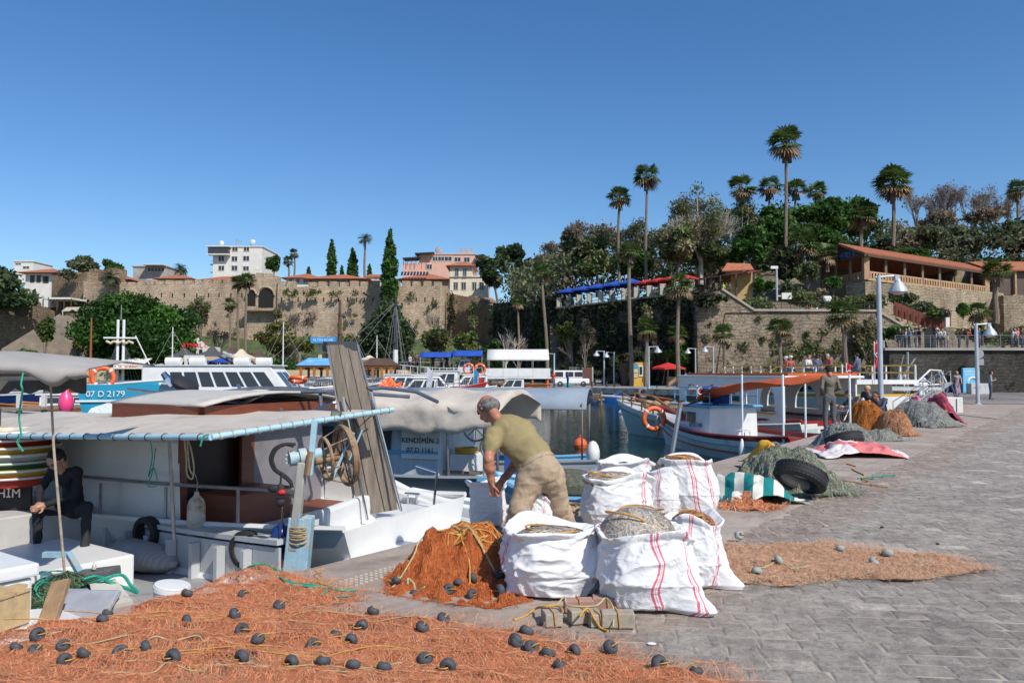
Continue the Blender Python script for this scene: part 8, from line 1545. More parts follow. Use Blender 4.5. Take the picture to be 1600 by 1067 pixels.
def mound(label,px0,px1,py,h,dep,mat,tw,n,seed,name='net_pile',**kw):
 a,b=G(px0,py),G(px1,py);cx,cy=(a.x+b.x)/2,a.y+dep*.35;rx=(b.x-a.x)/2;k=16;pl=[(cx+rx*cos(2*pi*i/k)*(1+.12*sin(i*2.3+seed)),cy+dep*.6*sin(2*pi*i/k)*(1+.12*sin(i*1.7+seed)))for i in range(k)]
 return net(label,pl,dome(cx,cy,rx*.75,dep*.5,h,seed),mat,tw,n,ln=kw.pop('ln',.22),wig=2.2,step=.05,wd=kw.pop('wd',.005),name=name,edge=.2,lift=.03,cat='net pile',**kw)
nGr=net_mat('greenish grey net',(.16,.17,.11),(.27,.27,.19),(.36,.34,.25));nOr=net_mat('bright orange net heap',(.4,.12,.02),(.6,.2,.045),(.68,.3,.1));nPe=net_mat('peach net heap',(.45,.2,.1),(.6,.3,.17),(.66,.38,.24));nBl=net_mat('grey blue net',(.2,.22,.21),(.3,.32,.3),(.4,.4,.36))
TG=[(.32,.33,.24),(.22,.26,.18),(.42,.38,.28),(.3,.36,.3)]
mound('large grey-green net mound behind the leaning tyre',1165,1350,772,.46,2.0,nGr,TG,14000,21)
mound('small orange net pile at the foot of the striped cloth',1128,1215,797,.09,.5,nOr,OR,3500,22)
mound('blue-grey net heap with a plastic sheet by the second tyre',1290,1388,706,.5,1.6,nBl,[(.4,.42,.38),(.3,.34,.32),(.5,.48,.42)],5000,23)
mound('bright orange net mound tied with rope before the tall lamp',1332,1405,678,.8,1.5,nOr,[(.62,.25,.06),(.55,.18,.04)],4500,24)
mound('peach-coloured net mound right of the bright orange one',1380,1440,682,.6,1.4,nPe,[(.62,.34,.2),(.55,.28,.14)],3500,25)
mound('flat grey net trail in front of the orange mounds',1340,1425,690,.18,1.0,nBl,[(.4,.42,.36),(.5,.48,.42)],3000,26)
mound('grey net heap under the pink cloth and patterned carpet',1410,1510,668,.7,2.4,nBl,[(.42,.4,.36),(.34,.36,.34)],4500,27)
mound('tangled brown ropes on the quay behind the rear sacks',1020,1095,738,.12,.8,net_mat('brown rope tangle',(.12,.1,.08),(.24,.2,.16),(.34,.3,.25)),[(.3,.26,.2),(.2,.16,.12)],2500,28)
def stripes_mat(name,c1,c2,w,rot,grime=None):
 m,nt,b=nodes(name);g=mapping(nt,gpos(nt),(1,1,1),(0,0,rot));s=N(nt,'ShaderNodeSeparateXYZ');L(nt,g,s.inputs[0]);mt=N(nt,'ShaderNodeMath',operation='MULTIPLY');L(nt,s.outputs[0],mt.inputs[0]);mt.inputs[1].default_value=1/w;fr=N(nt,'ShaderNodeMath',operation='FRACT');L(nt,mt.outputs[0],fr.inputs[0])
 c=mixc(nt,ramp(nt,fr.outputs[0],[(.49,(0,0,0)),(.51,(1,1,1))]),c1,c2);f=noise_n(nt,gpos(nt),6,6,.6);c=mixc(nt,.5,c,ramp(nt,f,[(.3,(.7,.7,.68)),(.7,(1,1,1))]),'MULTIPLY');L(nt,c,b.inputs['Base Color']);b.inputs['Roughness'].default_value=.9;bump(nt,b,f,.4,.02);return m
DH={}
def onto(label,x,y):a,b,z=DH[label];i=np.argmin((a-x)**2+(b-y)**2);return float(z.flat[i])+.012
def drape(name,label,cat,px0,px1,pyf,h,dep,mat,seed,tilt=0,z0=.03,step=.04,rough=.035,off=.02,jit=.05,base=None):
 a,b=G(px0,pyf),G(px1,pyf);cx,cy=(a.x+b.x)/2,a.y+dep*.4;rx=(b.x-a.x)/2;t=thing(name,label,cat,(cx,cy,z0));nx,ny=int(2*rx/step),int(dep/step);mb=MB()
 xs=np.linspace(cx-rx,cx+rx,nx+1);ys=np.linspace(a.y,a.y+dep,ny+1);gx,gy=np.meshgrid(xs,ys,indexing='ij');gx2=gx+jit*fbm(gx,gy,3,seed+5)+tilt*(gy-a.y);gy2=gy+jit*fbm(gx,gy,3,seed+6)
 e=np.minimum(np.minimum(gx-xs[0],xs[-1]-gx)/.25,np.minimum(gy-ys[0],ys[-1]-gy)/.25);e=np.clip(e,0,1);rg=1-np.abs(fbm(gx+.4*gy,gy*.5,5,seed,4))*1.1+.3*fbm(gx,gy,13,seed+2,2)
 gz=h*np.exp(-(((gx-cx)/(rx*.7))**2+((gy-cy)/(dep*.45))**2)**1.2)+rough*rg*(.3+.7*e)+off
 if base:gz=np.maximum(gz,base(gx2,gy2)-z0+.03)
 mb.v=np.stack([gx2-cx,gy2-cy,np.maximum(gz,.006)],-1).reshape(-1,3).tolist();mb.f=[(i*(ny+1)+j,(i+1)*(ny+1)+j,(i+1)*(ny+1)+j+1,i*(ny+1)+j+1)for i in range(nx)for j in range(ny)];mb.m=[0]*len(mb.f);mb.build('cloth',mat,t,smooth=True,ang=180,solid=.006);t['_']=0;del t['_'];DH[label]=(gx2,gy2,gz+z0);return t
drape('striped_cloth','teal and white striped awning cloth crumpled on the quay','cloth',1136,1262,794,.24,1.3,stripes_mat('teal white stripes',(.68,.66,.58),(.0,.2,.2),.24,.35),31,tilt=-.25,rough=.09,off=0,jit=.1)
drape('cloth','yellow-orange patterned cloth peeping out above the leaning tyre','cloth',1182,1242,742,.34,1.0,M('yellow orange print',(.62,.36,.02),.85,.1,5,.3,.01,grime=(.5,.13,.02),gs=5,gl=.5),32,off=.08,rough=.08)
tp=drape('parasol_cloth','folded pink and white parasol cloth with a white heart swirl','cloth',1287,1425,719,.2,1.5,stripes_mat('pink white panels',(.72,.2,.2),(.74,.68,.66),1.6,-.35),33,tilt=.1,rough=.09,off=0,jit=.1)
mb=MB();hc=G(1325,712);hs_=[]
for i in range(26):a=i/25*5.6+.6;r_=.10+.012*i*.8;hx,hy=hc.x-.02+r_*1.15*cos(a),hc.y+.35+r_*sin(a)*1.5;hs_.append((hx,hy,onto('folded pink and white parasol cloth with a white heart swirl',hx,hy)))
mb.tube(hs_,.02,5);mb.build('heart_swirl',bWhite,tp,world=True,smooth=True)
text('ALGIDA',.13,bWhite,face_mat((hc.x+.02,hc.y+.02,.13),(1,.05,0),(0,.85,.5)),tp,ext=.008)
drape('cloth','bright pink cloth thrown over the heap near the lamp','cloth',1424,1462,664,.8,1.8,M('bright pink cotton',(.75,.13,.25),.85,.12,3,.3,.02),34,tilt=.15,rough=.12,off=0)
def carpet_mat():
 m,nt,b=nodes('patterned carpet');g=gpos(nt);v=N(nt,'ShaderNodeTexVoronoi');v.inputs['Scale'].default_value=3.2;L(nt,g,v.inputs['Vector']);w_=N(nt,'ShaderNodeTexWave',wave_type='RINGS');w_.inputs['Scale'].default_value=2.3;w_.inputs['Distortion'].default_value=3;L(nt,g,w_.inputs['Vector'])
 c=ramp(nt,v.outputs['Distance'],[(.1,(.5,.35,.25)),(.25,(.3,.02,.03)),(.45,(.05,.03,.1)),(.6,(.4,.05,.05))]);c=mixc(nt,ramp(nt,w_.outputs['Fac'],[(.45,(0,0,0)),(.55,(.7,.7,.7))]),c,(.34,.03,.06));L(nt,c,b.inputs['Base Color']);b.inputs['Roughness'].default_value=.95;return m
drape('carpet','red and navy patterned carpet draped over the net heap','carpet',1450,1515,667,.85,2.6,carpet_mat(),35,tilt=.25,rough=.12,off=0)
c1=P(1252,745,10.8);Rt=Matrix.Rotation(.25,3,'Z')@Matrix.Rotation(-.42,3,'Y')@Matrix.Rotation(.75,3,'X')
tyre('large black tyre leaning on the grey-green net mound',P(1251,744,9.95),.235,.095,V((.42,.35,.84)).to_track_quat('Z','Y').to_matrix(),1.05)
tyre('second black tyre lying on the blue-grey heap above the pink cloth',P(1319,687,15.8),.27,.1,V((-.12,.3,.9)).to_track_quat('Z','Y').to_matrix(),1.1)
def sack_mat(name,uc):
 m,nt,b=nodes(name);a=N(nt,'ShaderNodeAttribute',attribute_name='uvs');s=N(nt,'ShaderNodeSeparateXYZ');L(nt,a.outputs['Vector'],s.inputs[0]);g=gpos(nt)
 def mth(op,x,y):
  n=N(nt,'ShaderNodeMath',operation=op)
  for i,q in enumerate((x,y)):
   if isinstance(q,bpy.types.NodeSocket):L(nt,q,n.inputs[i])
   else:n.inputs[i].default_value=q
  return n.outputs[0]
 tot=None
 for u in uc:
  for d,w_ in((-.0075,.0028),(.0075,.0028),(.0,.0008)):
   k=mth('LESS_THAN',mth('ABSOLUTE',mth('SUBTRACT',s.outputs[0],u+d),0),w_);tot=k if tot is None else mth('MAXIMUM',tot,k)
 dash=mth('LESS_THAN',mth('FRACT',mth('MULTIPLY',s.outputs[1],42),0),.86);fade=noise_n(nt,g,25,3);tot=mth('MULTIPLY',tot,mth('ADD',mth('MULTIPLY',dash,.4),.5))
 c=ramp(nt,noise_n(nt,g,2.5,6,.6),[(.3,(.66,.66,.67)),(.7,(.8,.8,.8))]);c=mixc(nt,tot,c,(.62,.03,.09));L(nt,c,b.inputs['Base Color']);b.inputs['Roughness'].default_value=.5;b.inputs['Specular IOR Level'].default_value=.35
 b.inputs['Subsurface Weight'].default_value=0;f1=noise_n(nt,mapping(nt,a.outputs['Vector'],(16,5,1),(0,0,.5)),1.3,5,.55,1.6);w1=N(nt,'ShaderNodeTexNoise');w1.inputs['Scale'].default_value=30;w1.inputs['Detail'].default_value=4;L(nt,g,w1.inputs['Vector'])
 h=mth('ADD',mth('MULTIPLY',f1,1.0),mth('MULTIPLY',w1.outputs[0],.12));bump(nt,b,h,.5,.02);return m
def sack(label,px,py,w,h,seed,stripes,lean=(0,0),top=.82,ears=(),mouth=.75,d=.8,collar=.06,yoff=0,rz=0,fold=1.0,belly=1.0,group='white woven sacks with red stripes',fat=.35,z=.024):
 c=G(px,py,.024);c.y+=w*d*.5+yoff;c.z=z;t=thing('sack',label,'sack',c,rz,group);NT,NS=150,78;r=random.Random(seed);mb=MB();ph=[r.uniform(0,6.28)for _ in range(12)];uv=[]
 def wob(th,s):return mnoise.noise(V((cos(th)*1.6+seed,sin(th)*1.6,s*2.2)))
 def rid(th,s,k,q,sd):n_=mnoise.noise(V((cos(th)*k+sd,sin(th)*k,s*q+th*.0+1.3*sin(th+sd))));return(1-min(1,abs(n_)*3.2))**2
 rows=[(i/NS)for i in range(NS+1)];inner=10
 for i in range(NS+1+inner):
  s=min(1,i/NS);k_in=max(0,i-NS)/inner
  for j in range(NT):
   th=2*pi*j/NT;prof=(.80+.2*sin(min(1,s*1.9)*pi/2))if s<fat else 1-(1-top)*((s-fat)/(1-fat))**1.4
   prof*=min(1,.72+s*5);R_=w/2*prof*belly**(0 if s>.6 else 1)*(1+.10*wob(th,s*.8))
   R_+=w*.026*fold*rid(th,s+.12*sin(th*2+ph[4]),1.6,3.0,seed)+w*.014*fold*rid(th,s+.1*sin(th+ph[5]),3,5.5,seed+7)-w*.02*fold+w*.005*fold*mnoise.noise(V((cos(th)*6,sin(th)*6,s*16+seed)))
   if s>.9:R_+=collar*w*sin((s-.9)/.1*pi/2*1.2)*(1+.5*sin(3*th+ph[0]))
   for(te,amp,wd_)in ears:dd=abs((th-te+pi)%(2*pi)-pi);R_+=w*amp*math.exp(-(dd/wd_)**2)*(1-s)**4
   R_*=1-(1-.62)*k_in;ce,se=cos(th),sin(th);pw=.85;x=R_*math.copysign(abs(ce)**pw,ce);y=R_*d*math.copysign(abs(se)**pw,se)
   z_=h*s*(1+.05*sin(2*th+ph[1])*s+.045*s**3*sin(3*th+ph[2])+.02*s**4*sin(5*th+ph[3]))-k_in*h*.16+(.0 if s>.02 else 0)
   mb.v.append((x+lean[0]*s**1.5,y+lean[1]*s**1.5,z_));uv.append(((j/NT+.018*wob(th+1,s*1.4))%1,s,0))
 rws=NS+1+inner
 mb.f=[(i*NT+j,i*NT+(j+1)%NT,(i+1)*NT+(j+1)%NT,(i+1)*NT+j)for i in range(rws-1)for j in range(NT)];mb.m=[0]*len(mb.f)
 o=mb.build('bag',sack_mat('woven sack %d'%seed,stripes),t,smooth=True,ang=180,solid=0);at_=o.data.attributes.new('uvs','FLOAT_VECTOR','POINT');at_.data.foreach_set('vector',np.array(uv,dtype=np.float32).ravel());return t,c
def stuffing(label,c,rx,ry,h,cols,n,z,mat,seed,name='net_bundle',rz=0,loops=2,lm=None):
 t=thing(name,label,'net bundle',(c[0],c[1],z),rz);mb=MB();NT,NS=48,16
 for i in range(NS+1):
  for j in range(NT):
   ph,th=pi/2*i/NS*1.25,2*pi*j/NT;q=1+.26*mnoise.noise(V((cos(th)*2+seed,sin(th)*2,ph*2)))+.1*mnoise.noise(V((cos(th)*7,sin(th)*7,ph*6+seed)));mb.v.append((rx*sin(ph)*cos(th)*q,ry*sin(ph)*sin(th)*q,h*cos(ph)*q))
 mb.f=[(i*NT+j,(i+1)*NT+j,(i+1)*NT+(j+1)%NT,i*NT+(j+1)%NT)for i in range(NS)for j in range(NT)];mb.m=[0]*len(mb.f);mb.build('net_body',mat,t,smooth=True,ang=180)
 r=np.random.default_rng(seed);th=r.random(n)*6.28;ph=np.arccos(r.uniform(-.1,1,n));seg=5;qs=[];prev=None;dth=r.normal(size=n)*.06;dph=r.normal(size=n)*.06;li=.97+.2*r.random(n)**1.5
 for i in range(seg+1):
  p=np.stack([rx*np.sin(ph)*np.cos(th)*li,ry*np.sin(ph)*np.sin(th)*li,h*np.cos(ph)*li],1)
  if prev is not None:s_=np.cross(p-prev,prev+1e-4);s_/=np.linalg.norm(s_,axis=1)[:,None]+1e-9;w_=.0026;qs.append(np.stack([prev-s_*w_,prev+s_*w_,p+s_*w_,p-s_*w_],1))
  prev=p;th=th+dth+r.normal(size=n)*.05;ph=np.clip(ph+dph+r.normal(size=n)*.05,0,1.8)
 q=np.concatenate(qs).reshape(-1,3);cc=np.array(cols)[r.integers(0,len(cols),n)]*r.uniform(.6,1.3,n)[:,None];quads_obj('twine',q,4,mStrand,t,np.tile(cc,(seg,1)),loc=1)
 for k in range(loops):mb=MB();a0=U(0,6);mb.tube([(rx*.95*cos(a0+i*.2)*(.6+.4*sin(i*.25+k)),ry*.9*sin(a0+i*.2),h*(.55+.5*abs(sin(i*.18+k))))for i in range(16)],.007,5);mb.build('cord',lm or mRopeO,t,smooth=True)
 return t
nBe=net_mat('beige net bundle',(.34,.27,.2),(.5,.41,.32),(.6,.52,.42));TB=[(.62,.51,.39),(.52,.42,.32),(.42,.42,.38),(.66,.56,.46),(.36,.4,.4)]
nRu=net_mat('rust rope bundle',(.25,.1,.04),(.42,.18,.08),(.5,.28,.15));TR=[(.5,.22,.1),(.42,.17,.07),(.55,.32,.18)]
t1,c1=sack('front left sack with wide open mouth and stripes on its left side',868,944,.84,.49,3,(.545,.93),top=.80,mouth=.8,d=.8,ears=((3.6,.10,.25),),fold=1.2,collar=.07);stuffing('dark blue and tan net inside the front left sack',(c1.x+.0,c1.y-.02),.25,.2,.07,TB+[(.1,.12,.18)],2500,.42,nBe,3)
t2,c2=sack('front right sack with beige net bulging out and its corner dragged right',1022,964,.72,.52,5,(.765,.865),top=.82,ears=((5.6,.42,.3),),d=.82,fold=1.15,collar=.05,lean=(.0,0));stuffing('large beige net bundle bulging out of the front right sack',(c2.x-.05,c2.y+.07),.24,.21,.19,TB,14000,.47,nBe,5,loops=3)
t3,c3_=sack('sack squeezed behind the front right sack, corner pointing right',1092,924,.46,.52,8,(.72,.86),top=.85,ears=((5.9,.5,.28),),fold=1.1);stuffing('rust-brown rope bundle in the sack behind the front right one',(c3_.x,c3_.y),.15,.13,.09,TR,1500,.48,nRu,8,lm=mRopeO)
t4,c4_=sack('large middle-row sack just right of the bending man',972,838,.78,.57,12,(.85,.43),top=.82,fold=1.1);stuffing('beige net with pink floats in the large middle sack',(c4_.x-.05,c4_.y),.27,.22,.08,TB+[(.5,.25,.2)],3000,.53,nBe,12)
t5,c5=sack('pale sack standing behind the large middle one',985,800,.74,.56,14,(.87,.55),top=.85,fold=.8,yoff=.1);t6,c6=sack('small round sack between the middle and the upright rear sack',1040,806,.48,.50,17,(.70,),top=.8,fold=1.2)
t7,c7=sack('upright rear sack leaning left with two double stripes',1092,806,.64,.62,19,(.755,.85),top=.86,lean=(-.10,0),fold=.9,ears=((5.2,.12,.3),));stuffing('rust rope coil in the upright rear sack',(c7.x-.13,c7.y-.0),.22,.15,.10,TR,2200,.58,nRu,19)
t8,c8=sack('half-filled sack the bending man holds open',760,826,.40,.47,23,(.93,),top=.95,fold=1.0,collar=.1,d=.8);t9,c9=sack('limp sack with red stripes between the bending man legs',838,850,.36,.42,27,(.70,.82),top=.75,fold=1.3)
mPav=M('worn concrete paver',(.36,.31,.24),.95,.2,9,.7,.006,grime=(.25,.21,.17),gs=6);mPavR=M('red concrete paver',(.38,.22,.18),.95,.2,9,.7,.006)
for(px,py,sx,sy,sz,rz,m,lb)in((863,980,.115,.16,.085,.15,mPav,'leftmost paver with rope trailing to the left'),(912,975,.19,.10,.085,.25,mPav,'grey paver in the middle of the tied group'),(967,982,.21,.11,.095,-.05,mPav,'biggest front paver at the right of the tied group'),(935,980,.12,.1,.08,.2,mPav,'small paver with ochre cord in front of the middle one'),(905,957,.2,.1,.08,.05,mPavR,'reddish paver at the back beside the sack'),(950,955,.2,.1,.09,-.1,mPavR,'second reddish paver at the back right')):
 c=G(px,py,.024);c.y+=sy*.5;t=thing('paver',lb,'paver',c,rz,'concrete pavers tied with cord as net weights');mb=MB();mb.box((0,0,sz/2),(sx,sy,sz));mb.build('block',m,t,bevel=.008);mb=MB();e=sy/2+.006;mb.tube([(.01,-e,0.004),(.0,-e,sz+.004),(-.01,e,sz+.006),(0,e,.01)],.005,5);mb.build('cord',mRopeO,t)
def gpt(px,py,z):q=G(px,py,z);return(q.x,q.y,q.z)
cord('ochre rope trailing left from the tied pavers',[gpt(803,968,.03),gpt(820,962,.03),gpt(838,950,.06),gpt(850,948,.12),gpt(872,946,.13),gpt(880,955,.12)],mRopeO,.008)
cord('pale ochre rope dangling over the middle pavers',[gpt(905,962,.11),gpt(918,950,.13),gpt(928,965,.09),gpt(938,980,.03),gpt(950,985,.03)],mRopeO,.008)
cord('thin hemp rope loops on top of the pavers',[gpt(870,945,.12),gpt(882,932,.14),gpt(888,945,.12),gpt(930,946,.12),gpt(946,934,.14),gpt(958,950,.12),gpt(958,980,.05)],mRopeY,.006)
cord('coiled mooring rope by the quay edge right of the bending man',[gpt(870+16*cos(a*.8)+a,792+6*sin(a*.8),.04+.003*a)for a in range(26)],mRope,.018,n=3)
bl=thing('mooring_bollard','small rusty mooring ring and bollard at the quay edge','bollard',G(1195,708,.024));mb=MB();mb.lathe([(.09,0),(.07,.1),(.1,.16),(.06,.2)],(0,0,0),12);mb.build('post',mRustS,bl,smooth=True);mb=MB();mb.torus((.2,0,.1),.12,.02,RX,16,6);mb.build('ring',mGal,bl,smooth=True)
mShirt=M('olive t-shirt cotton',(.27,.215,.1),.9,.1,5,.3,.01);mTrou=M('khaki work trousers',(.4,.30,.2),.9,.15,5,.35,.012,grime=(.3,.21,.13),gs=5,gl=.5);mSkinT=M('tanned skin',(.40,.17,.10),.5,.15,14,.15,.003);mGHair=M('short grey hair',(.2,.19,.185),.9,.7,60,1,.008,grime=(.05,.045,.045),gs=30,gl=.5)
def folds(p,amp=.012):return amp*np.abs(fbm(p[:,0]*1.0+p[:,1]*.5,p[:,2]*1.6,16,9,3))-amp*.6
YM=7.4;J=lambda px,py,dy=0:np.array(tuple(P(px,py,YM+dy)))
fm=thing('person','grey-haired man in olive T-shirt and khaki trousers bending over the sacks','person',(.15,YM,.024))
nk,hd=J(772,655,.28),J(762,641,.33);shl,shr=J(770,680,.14),J(824,674,.30);ch=J(806,682,.22);ab=J(832,712,.08);pe=J(845,735,.0);hl_,hr_=J(830,745,0),J(860,742,.06)
kl,kr=J(812,795,-.1),J(873,790,.15);al,ar=J(800,838,.05),J(893,838,.3);ell_,hal=J(763,718,-.02),J(768,754,.02);elr,har=J(803,728,.42),J(781,756,.25)
H0={'T':((nk+ch)/2)}
pr=[(ch,ab,.205,.185,1,((.3,-1,.5),.75)),(ch+(nk-ch)*.35,ch,.17,.205,1,((.3,-1,.5),.8)),(ch+(nk-ch)*.35,shl,.10,.075,1),(ch+(nk-ch)*.35,shr,.11,.075,1),(ab,ab+(pe-ab)*.45,.185,.18,1,((.3,-1,.2),.85)),(pe,pe+(0,.03,-.02),.185,.18,2),(hl_,hl_+(-.01,-.03,-.05),.135,.135,2),(hr_,hr_+(.0,-.03,-.05),.125,.125,2),(hl_,kl,.135,.102,2),(hr_,kr,.135,.102,2),(kl,al,.102,.09,2),(kr,ar,.102,.09,2),(al,al+(-.03,-.0,-.06),.085,.08,3),(al+(0,-.05,-.08),al+(-.06,.12,-.1),.045,.04,3),(ar+(0,0,-.08),ar+(.02,.14,-.1),.045,.04,3),(shl,shl+(ell_-shl)*.42,.08,.088,1),(shl+(ell_-shl)*.3,ell_,.05,.046,0),(ell_,ell_+(hal-ell_)*.35,.045,.05,0),(ell_+(hal-ell_)*.35,hal,.05,.031,0),(shr,shr+(elr-shr)*.5,.07,.07,1),(shr,elr,.05,.045,0),(elr,har,.045,.032,0),(nk-(nk-ch)*.2,hd,.06,.058,0)]
body_obj('body',[(tuple(q[0]-np.array((.15,YM,.024))),tuple(q[1]-np.array((.15,YM,.024))))+q[2:]for q in pr],[mSkinT,mShirt,mTrou,mShoe],.0125,.03,fm,fold=lambda p:folds(p,.012)*(.6+.4*(p[:,2]<.78)))
def head(parent,c,fwd,up,skin,hairm,bald=False,s=1.0,beard=None,glasses=False,cap=None):
 f=V(fwd).normalized();u=V(up);u=(u-f*u.dot(f)).normalized();r=f.cross(u);Q=lambda a,b,d:np.array(tuple(V(c)+(r*a+f*b+u*d)*s))
 pr=[(Q(0,-.02,.03),Q(0,.015,.03),.09,.085,0),(Q(0,.04,-.02),Q(0,.055,-.065),.062,.042,0),(Q(0,.098,.0),Q(0,.108,-.025),.012,.016,0),(Q(-.083,-.005,.015),Q(-.088,-.01,-.02),.016,.012,0),(Q(.083,-.005,.015),Q(.088,-.01,-.02),.016,.012,0),(Q(-.03,.085,.03),Q(.03,.085,.03),.015,.015,0),(Q(-.018,.092,-.05),Q(.018,.092,-.05),.009,.009,0),(Q(0,-.03,-.05),Q(0,-.04,-.13),.055,.058,0)]
 o=body_obj('head',pr,[skin],.008,.015,parent)
 mb=MB();R_=Matrix([[r[i],f[i],u[i]]for i in range(3)])
 if cap:mb.ell(V(tuple(Q(0,-.01,.055))),(.098*s,.11*s,.075*s),18,R=R_);mb.ell(V(tuple(Q(0,.1,.055))),(.07*s,.06*s,.012*s),12,R=R_);mb.build('cap',cap,parent,smooth=True);mb=MB()
 if bald:mb.ell(V(tuple(Q(0,-.04,-.002))),(.097*s,.075*s,.068*s),18,R=R_);mb.ell(V(tuple(Q(0,-.015,.0))),(.0985*s,.07*s,.045*s),18,R=R_)
 else:mb.ell(V(tuple(Q(0,-.018,.05))),(.1*s,.104*s,.085*s),18,R=R_);mb.ell(V(tuple(Q(0,-.05,.0))),(.092*s,.06*s,.07*s),14,R=R_)
 mb.build('hair',hairm,parent,smooth=True)
 for x in(-.03,.03):mb=MB();mb.ell(V(tuple(Q(x,.088,.012))),.011*s,8);mb.build('eye',mDark,parent,smooth=True)
 if glasses:mb=MB();[mb.ell(V(tuple(Q(x,.1,.012))),(.026*s,.006,.018*s),12,R=R_)for x in(-.034,.034)];mb.build('sunglasses',glass('dark lens',(.01,.01,.012),.05),parent,smooth=True)
def hand(parent,w,fd,pn,skin,curl=.5,s=1.0,th_side=1):
 f=V(fd).normalized();n=V(pn);n=(n-f*n.dot(f)).normalized();sd=f.cross(n)*th_side;w=V(w);A=lambda v:np.array(tuple(v));pr=[(A(w+sd*x*s),A(w+f*.075*s+sd*x*1.15*s),.017*s,.014*s,0)for x in(-.022,0,.022)]
 for i,(x,l)in enumerate(((.03,.07),(.010,.08),(-.011,.075),(-.031,.058))):
  b=w+f*.082*s+sd*x*s;d1=(f*cos(curl*.6)+n*sin(curl*.6));p1=b+d1*l*.45*s;d2=(f*cos(curl*1.6)+n*sin(curl*1.6));p2=p1+d2*l*.33*s;d3=(f*cos(curl*2.4)+n*sin(curl*2.4));p3=p2+d3*l*.25*s
  pr+=[(A(b),A(p1),.0095*s,.0088*s,0),(A(p1),A(p2),.0088*s,.008*s,0),(A(p2),A(p3),.008*s,.007*s,0)]
 b=w+f*.02*s+sd*.032*s;p1=b+(f*.6+sd*.8+n*.3).normalized()*.042*s;p2=p1+(f*.85+sd*.25+n*.5).normalized()*.032*s;pr+=[(A(b),A(p1),.013*s,.010*s,0),(A(p1),A(p2),.010*s,.008*s,0)]
 body_obj('hand',pr,[skin],.005,.006,parent)
lo=lambda v,o:tuple(np.array(v)-np.array(tuple(o)))
head(fm,lo(hd+(-.0,.0,.02),fm.location),(-.55,.45,-.6),(-.25,.35,.8),mSkinT,mGHair,bald=True,s=1.18)
hand(fm,lo(hal+(0,0,-.01),fm.location),(.12,.1,-1),(.9,.5,0),mSkinT,.7,1.05,1);hand(fm,lo(har,fm.location),(-.5,0,-1),(-.5,-.8,0),mSkinT,.7,1.05,1)
mb=MB();b0=V(tuple(ab+(pe-ab)*.55));Rb=V(tuple(ab-pe)).to_track_quat('Z','Y').to_matrix();mb.torus(b0-fm.location,.176,.012,Rb,30,6,sq=1.8);mb.build('waistband',mTrou,fm,smooth=True)
mb=MB();[mb.box(b0-fm.location+Rb@V((cos(a)*.186,sin(a)*.186,0)),(.014,.02,.06),R=Rb)for a in(3.6,4.3,5.0)];mb.build('belt_loop',mTrou,fm)
def figure(label,loc,rz,j,mats,h=.018,sc=1.0,**hk):
 t=thing('person',label,'person',loc,rz);t.scale=(sc,sc,sc);g=fig_prims(j,sleeve=2);g=[q for i,q in enumerate(g)if i not in(4,5)];body_obj('body',g,mats,h,.035,t,fold=lambda p:folds(p,.012))
 head(t,tuple(V(j['hd'])+V((0,.0,.01))),hk.get('fwd',(0,-1,-.15)),hk.get('up',(0,-.1,1)),mats[0],hk.get('hair',pmat((.015,.012,.01))),glasses=hk.get('glasses',False),cap=hk.get('cap'))
 for k,s in(('hl',1),('hr',-1)):w=V(j[k]);e=V(j['e'+k[1]]);hand(t,w+(w-e).normalized()*.0,(w-e),(0,-1,0)if k=='hl' else(0,-1,0),mats[0],.5,1,s)
 return t
ms=[mSkinT,M('taupe jacket',(.15,.125,.1),.9,.12,5,.3,.012),M('grey jeans',(.09,.095,.1),.9,.15,6,.3,.01),mShoe]
j=pose('back');j.update(sl=(-.2,.01,1.42),sr=(.2,.01,1.42),kl=(-.12,-.02,.48),kr=(.12,-.02,.48),al=(-.14,.03,.08),ar=(.15,.03,.08));q=G(1302,672,.024);figure('man in a taupe jacket and grey jeans standing with his back turned on the quay',(8.62,20.9,.024),pi+.25,j,ms,.022,1.04)
j=pose('sit');j.update(ch=(0,-.1,.86),nk=(.0,-.2,1.0),hd=(.0,-.29,1.1),sl=(-.19,-.16,.95),sr=(.19,-.16,.95),el=(-.24,-.3,.72),er=(.25,-.26,.7),hl=(-.05,-.48,.6),hr=(.04,-.5,.6),kl=(-.3,-.40,.53),kr=(.2,-.45,.52),al=(-.52,-.5,.1),ar=(.22,-.45,.1));j['kl']=(.42,-.25,.56);j['al']=(.56,-.42,.1);j['pr']=(-.1,0,.48);j['pl']=(.1,0,.48);j['kr']=(-.1,-.45,.52);j['ar']=(-.12,-.42,.08)
mBk=M('black clothing',(.012,.012,.014),.85,.2,6,.3,.01);p_=P(100,855,9.0);figure('dark-haired man in black with sunglasses sitting on the grey boat',(p_.x,9.2,p_.z-.04),-.25,j,[mSkin,mBk,M('black jeans',(.02,.02,.023),.85),mShoe],.022,.95,glasses=True,fwd=(-.1,-.8,-.6),up=(0,-.5,.8))
j=pose('sit');j.update(ch=(0,-.12,.84),hd=(0,-.27,1.08),nk=(0,-.2,.98),hl=(-.12,-.62,.75),hr=(.12,-.6,.72),el=(-.22,-.32,.72),er=(.22,-.3,.72))
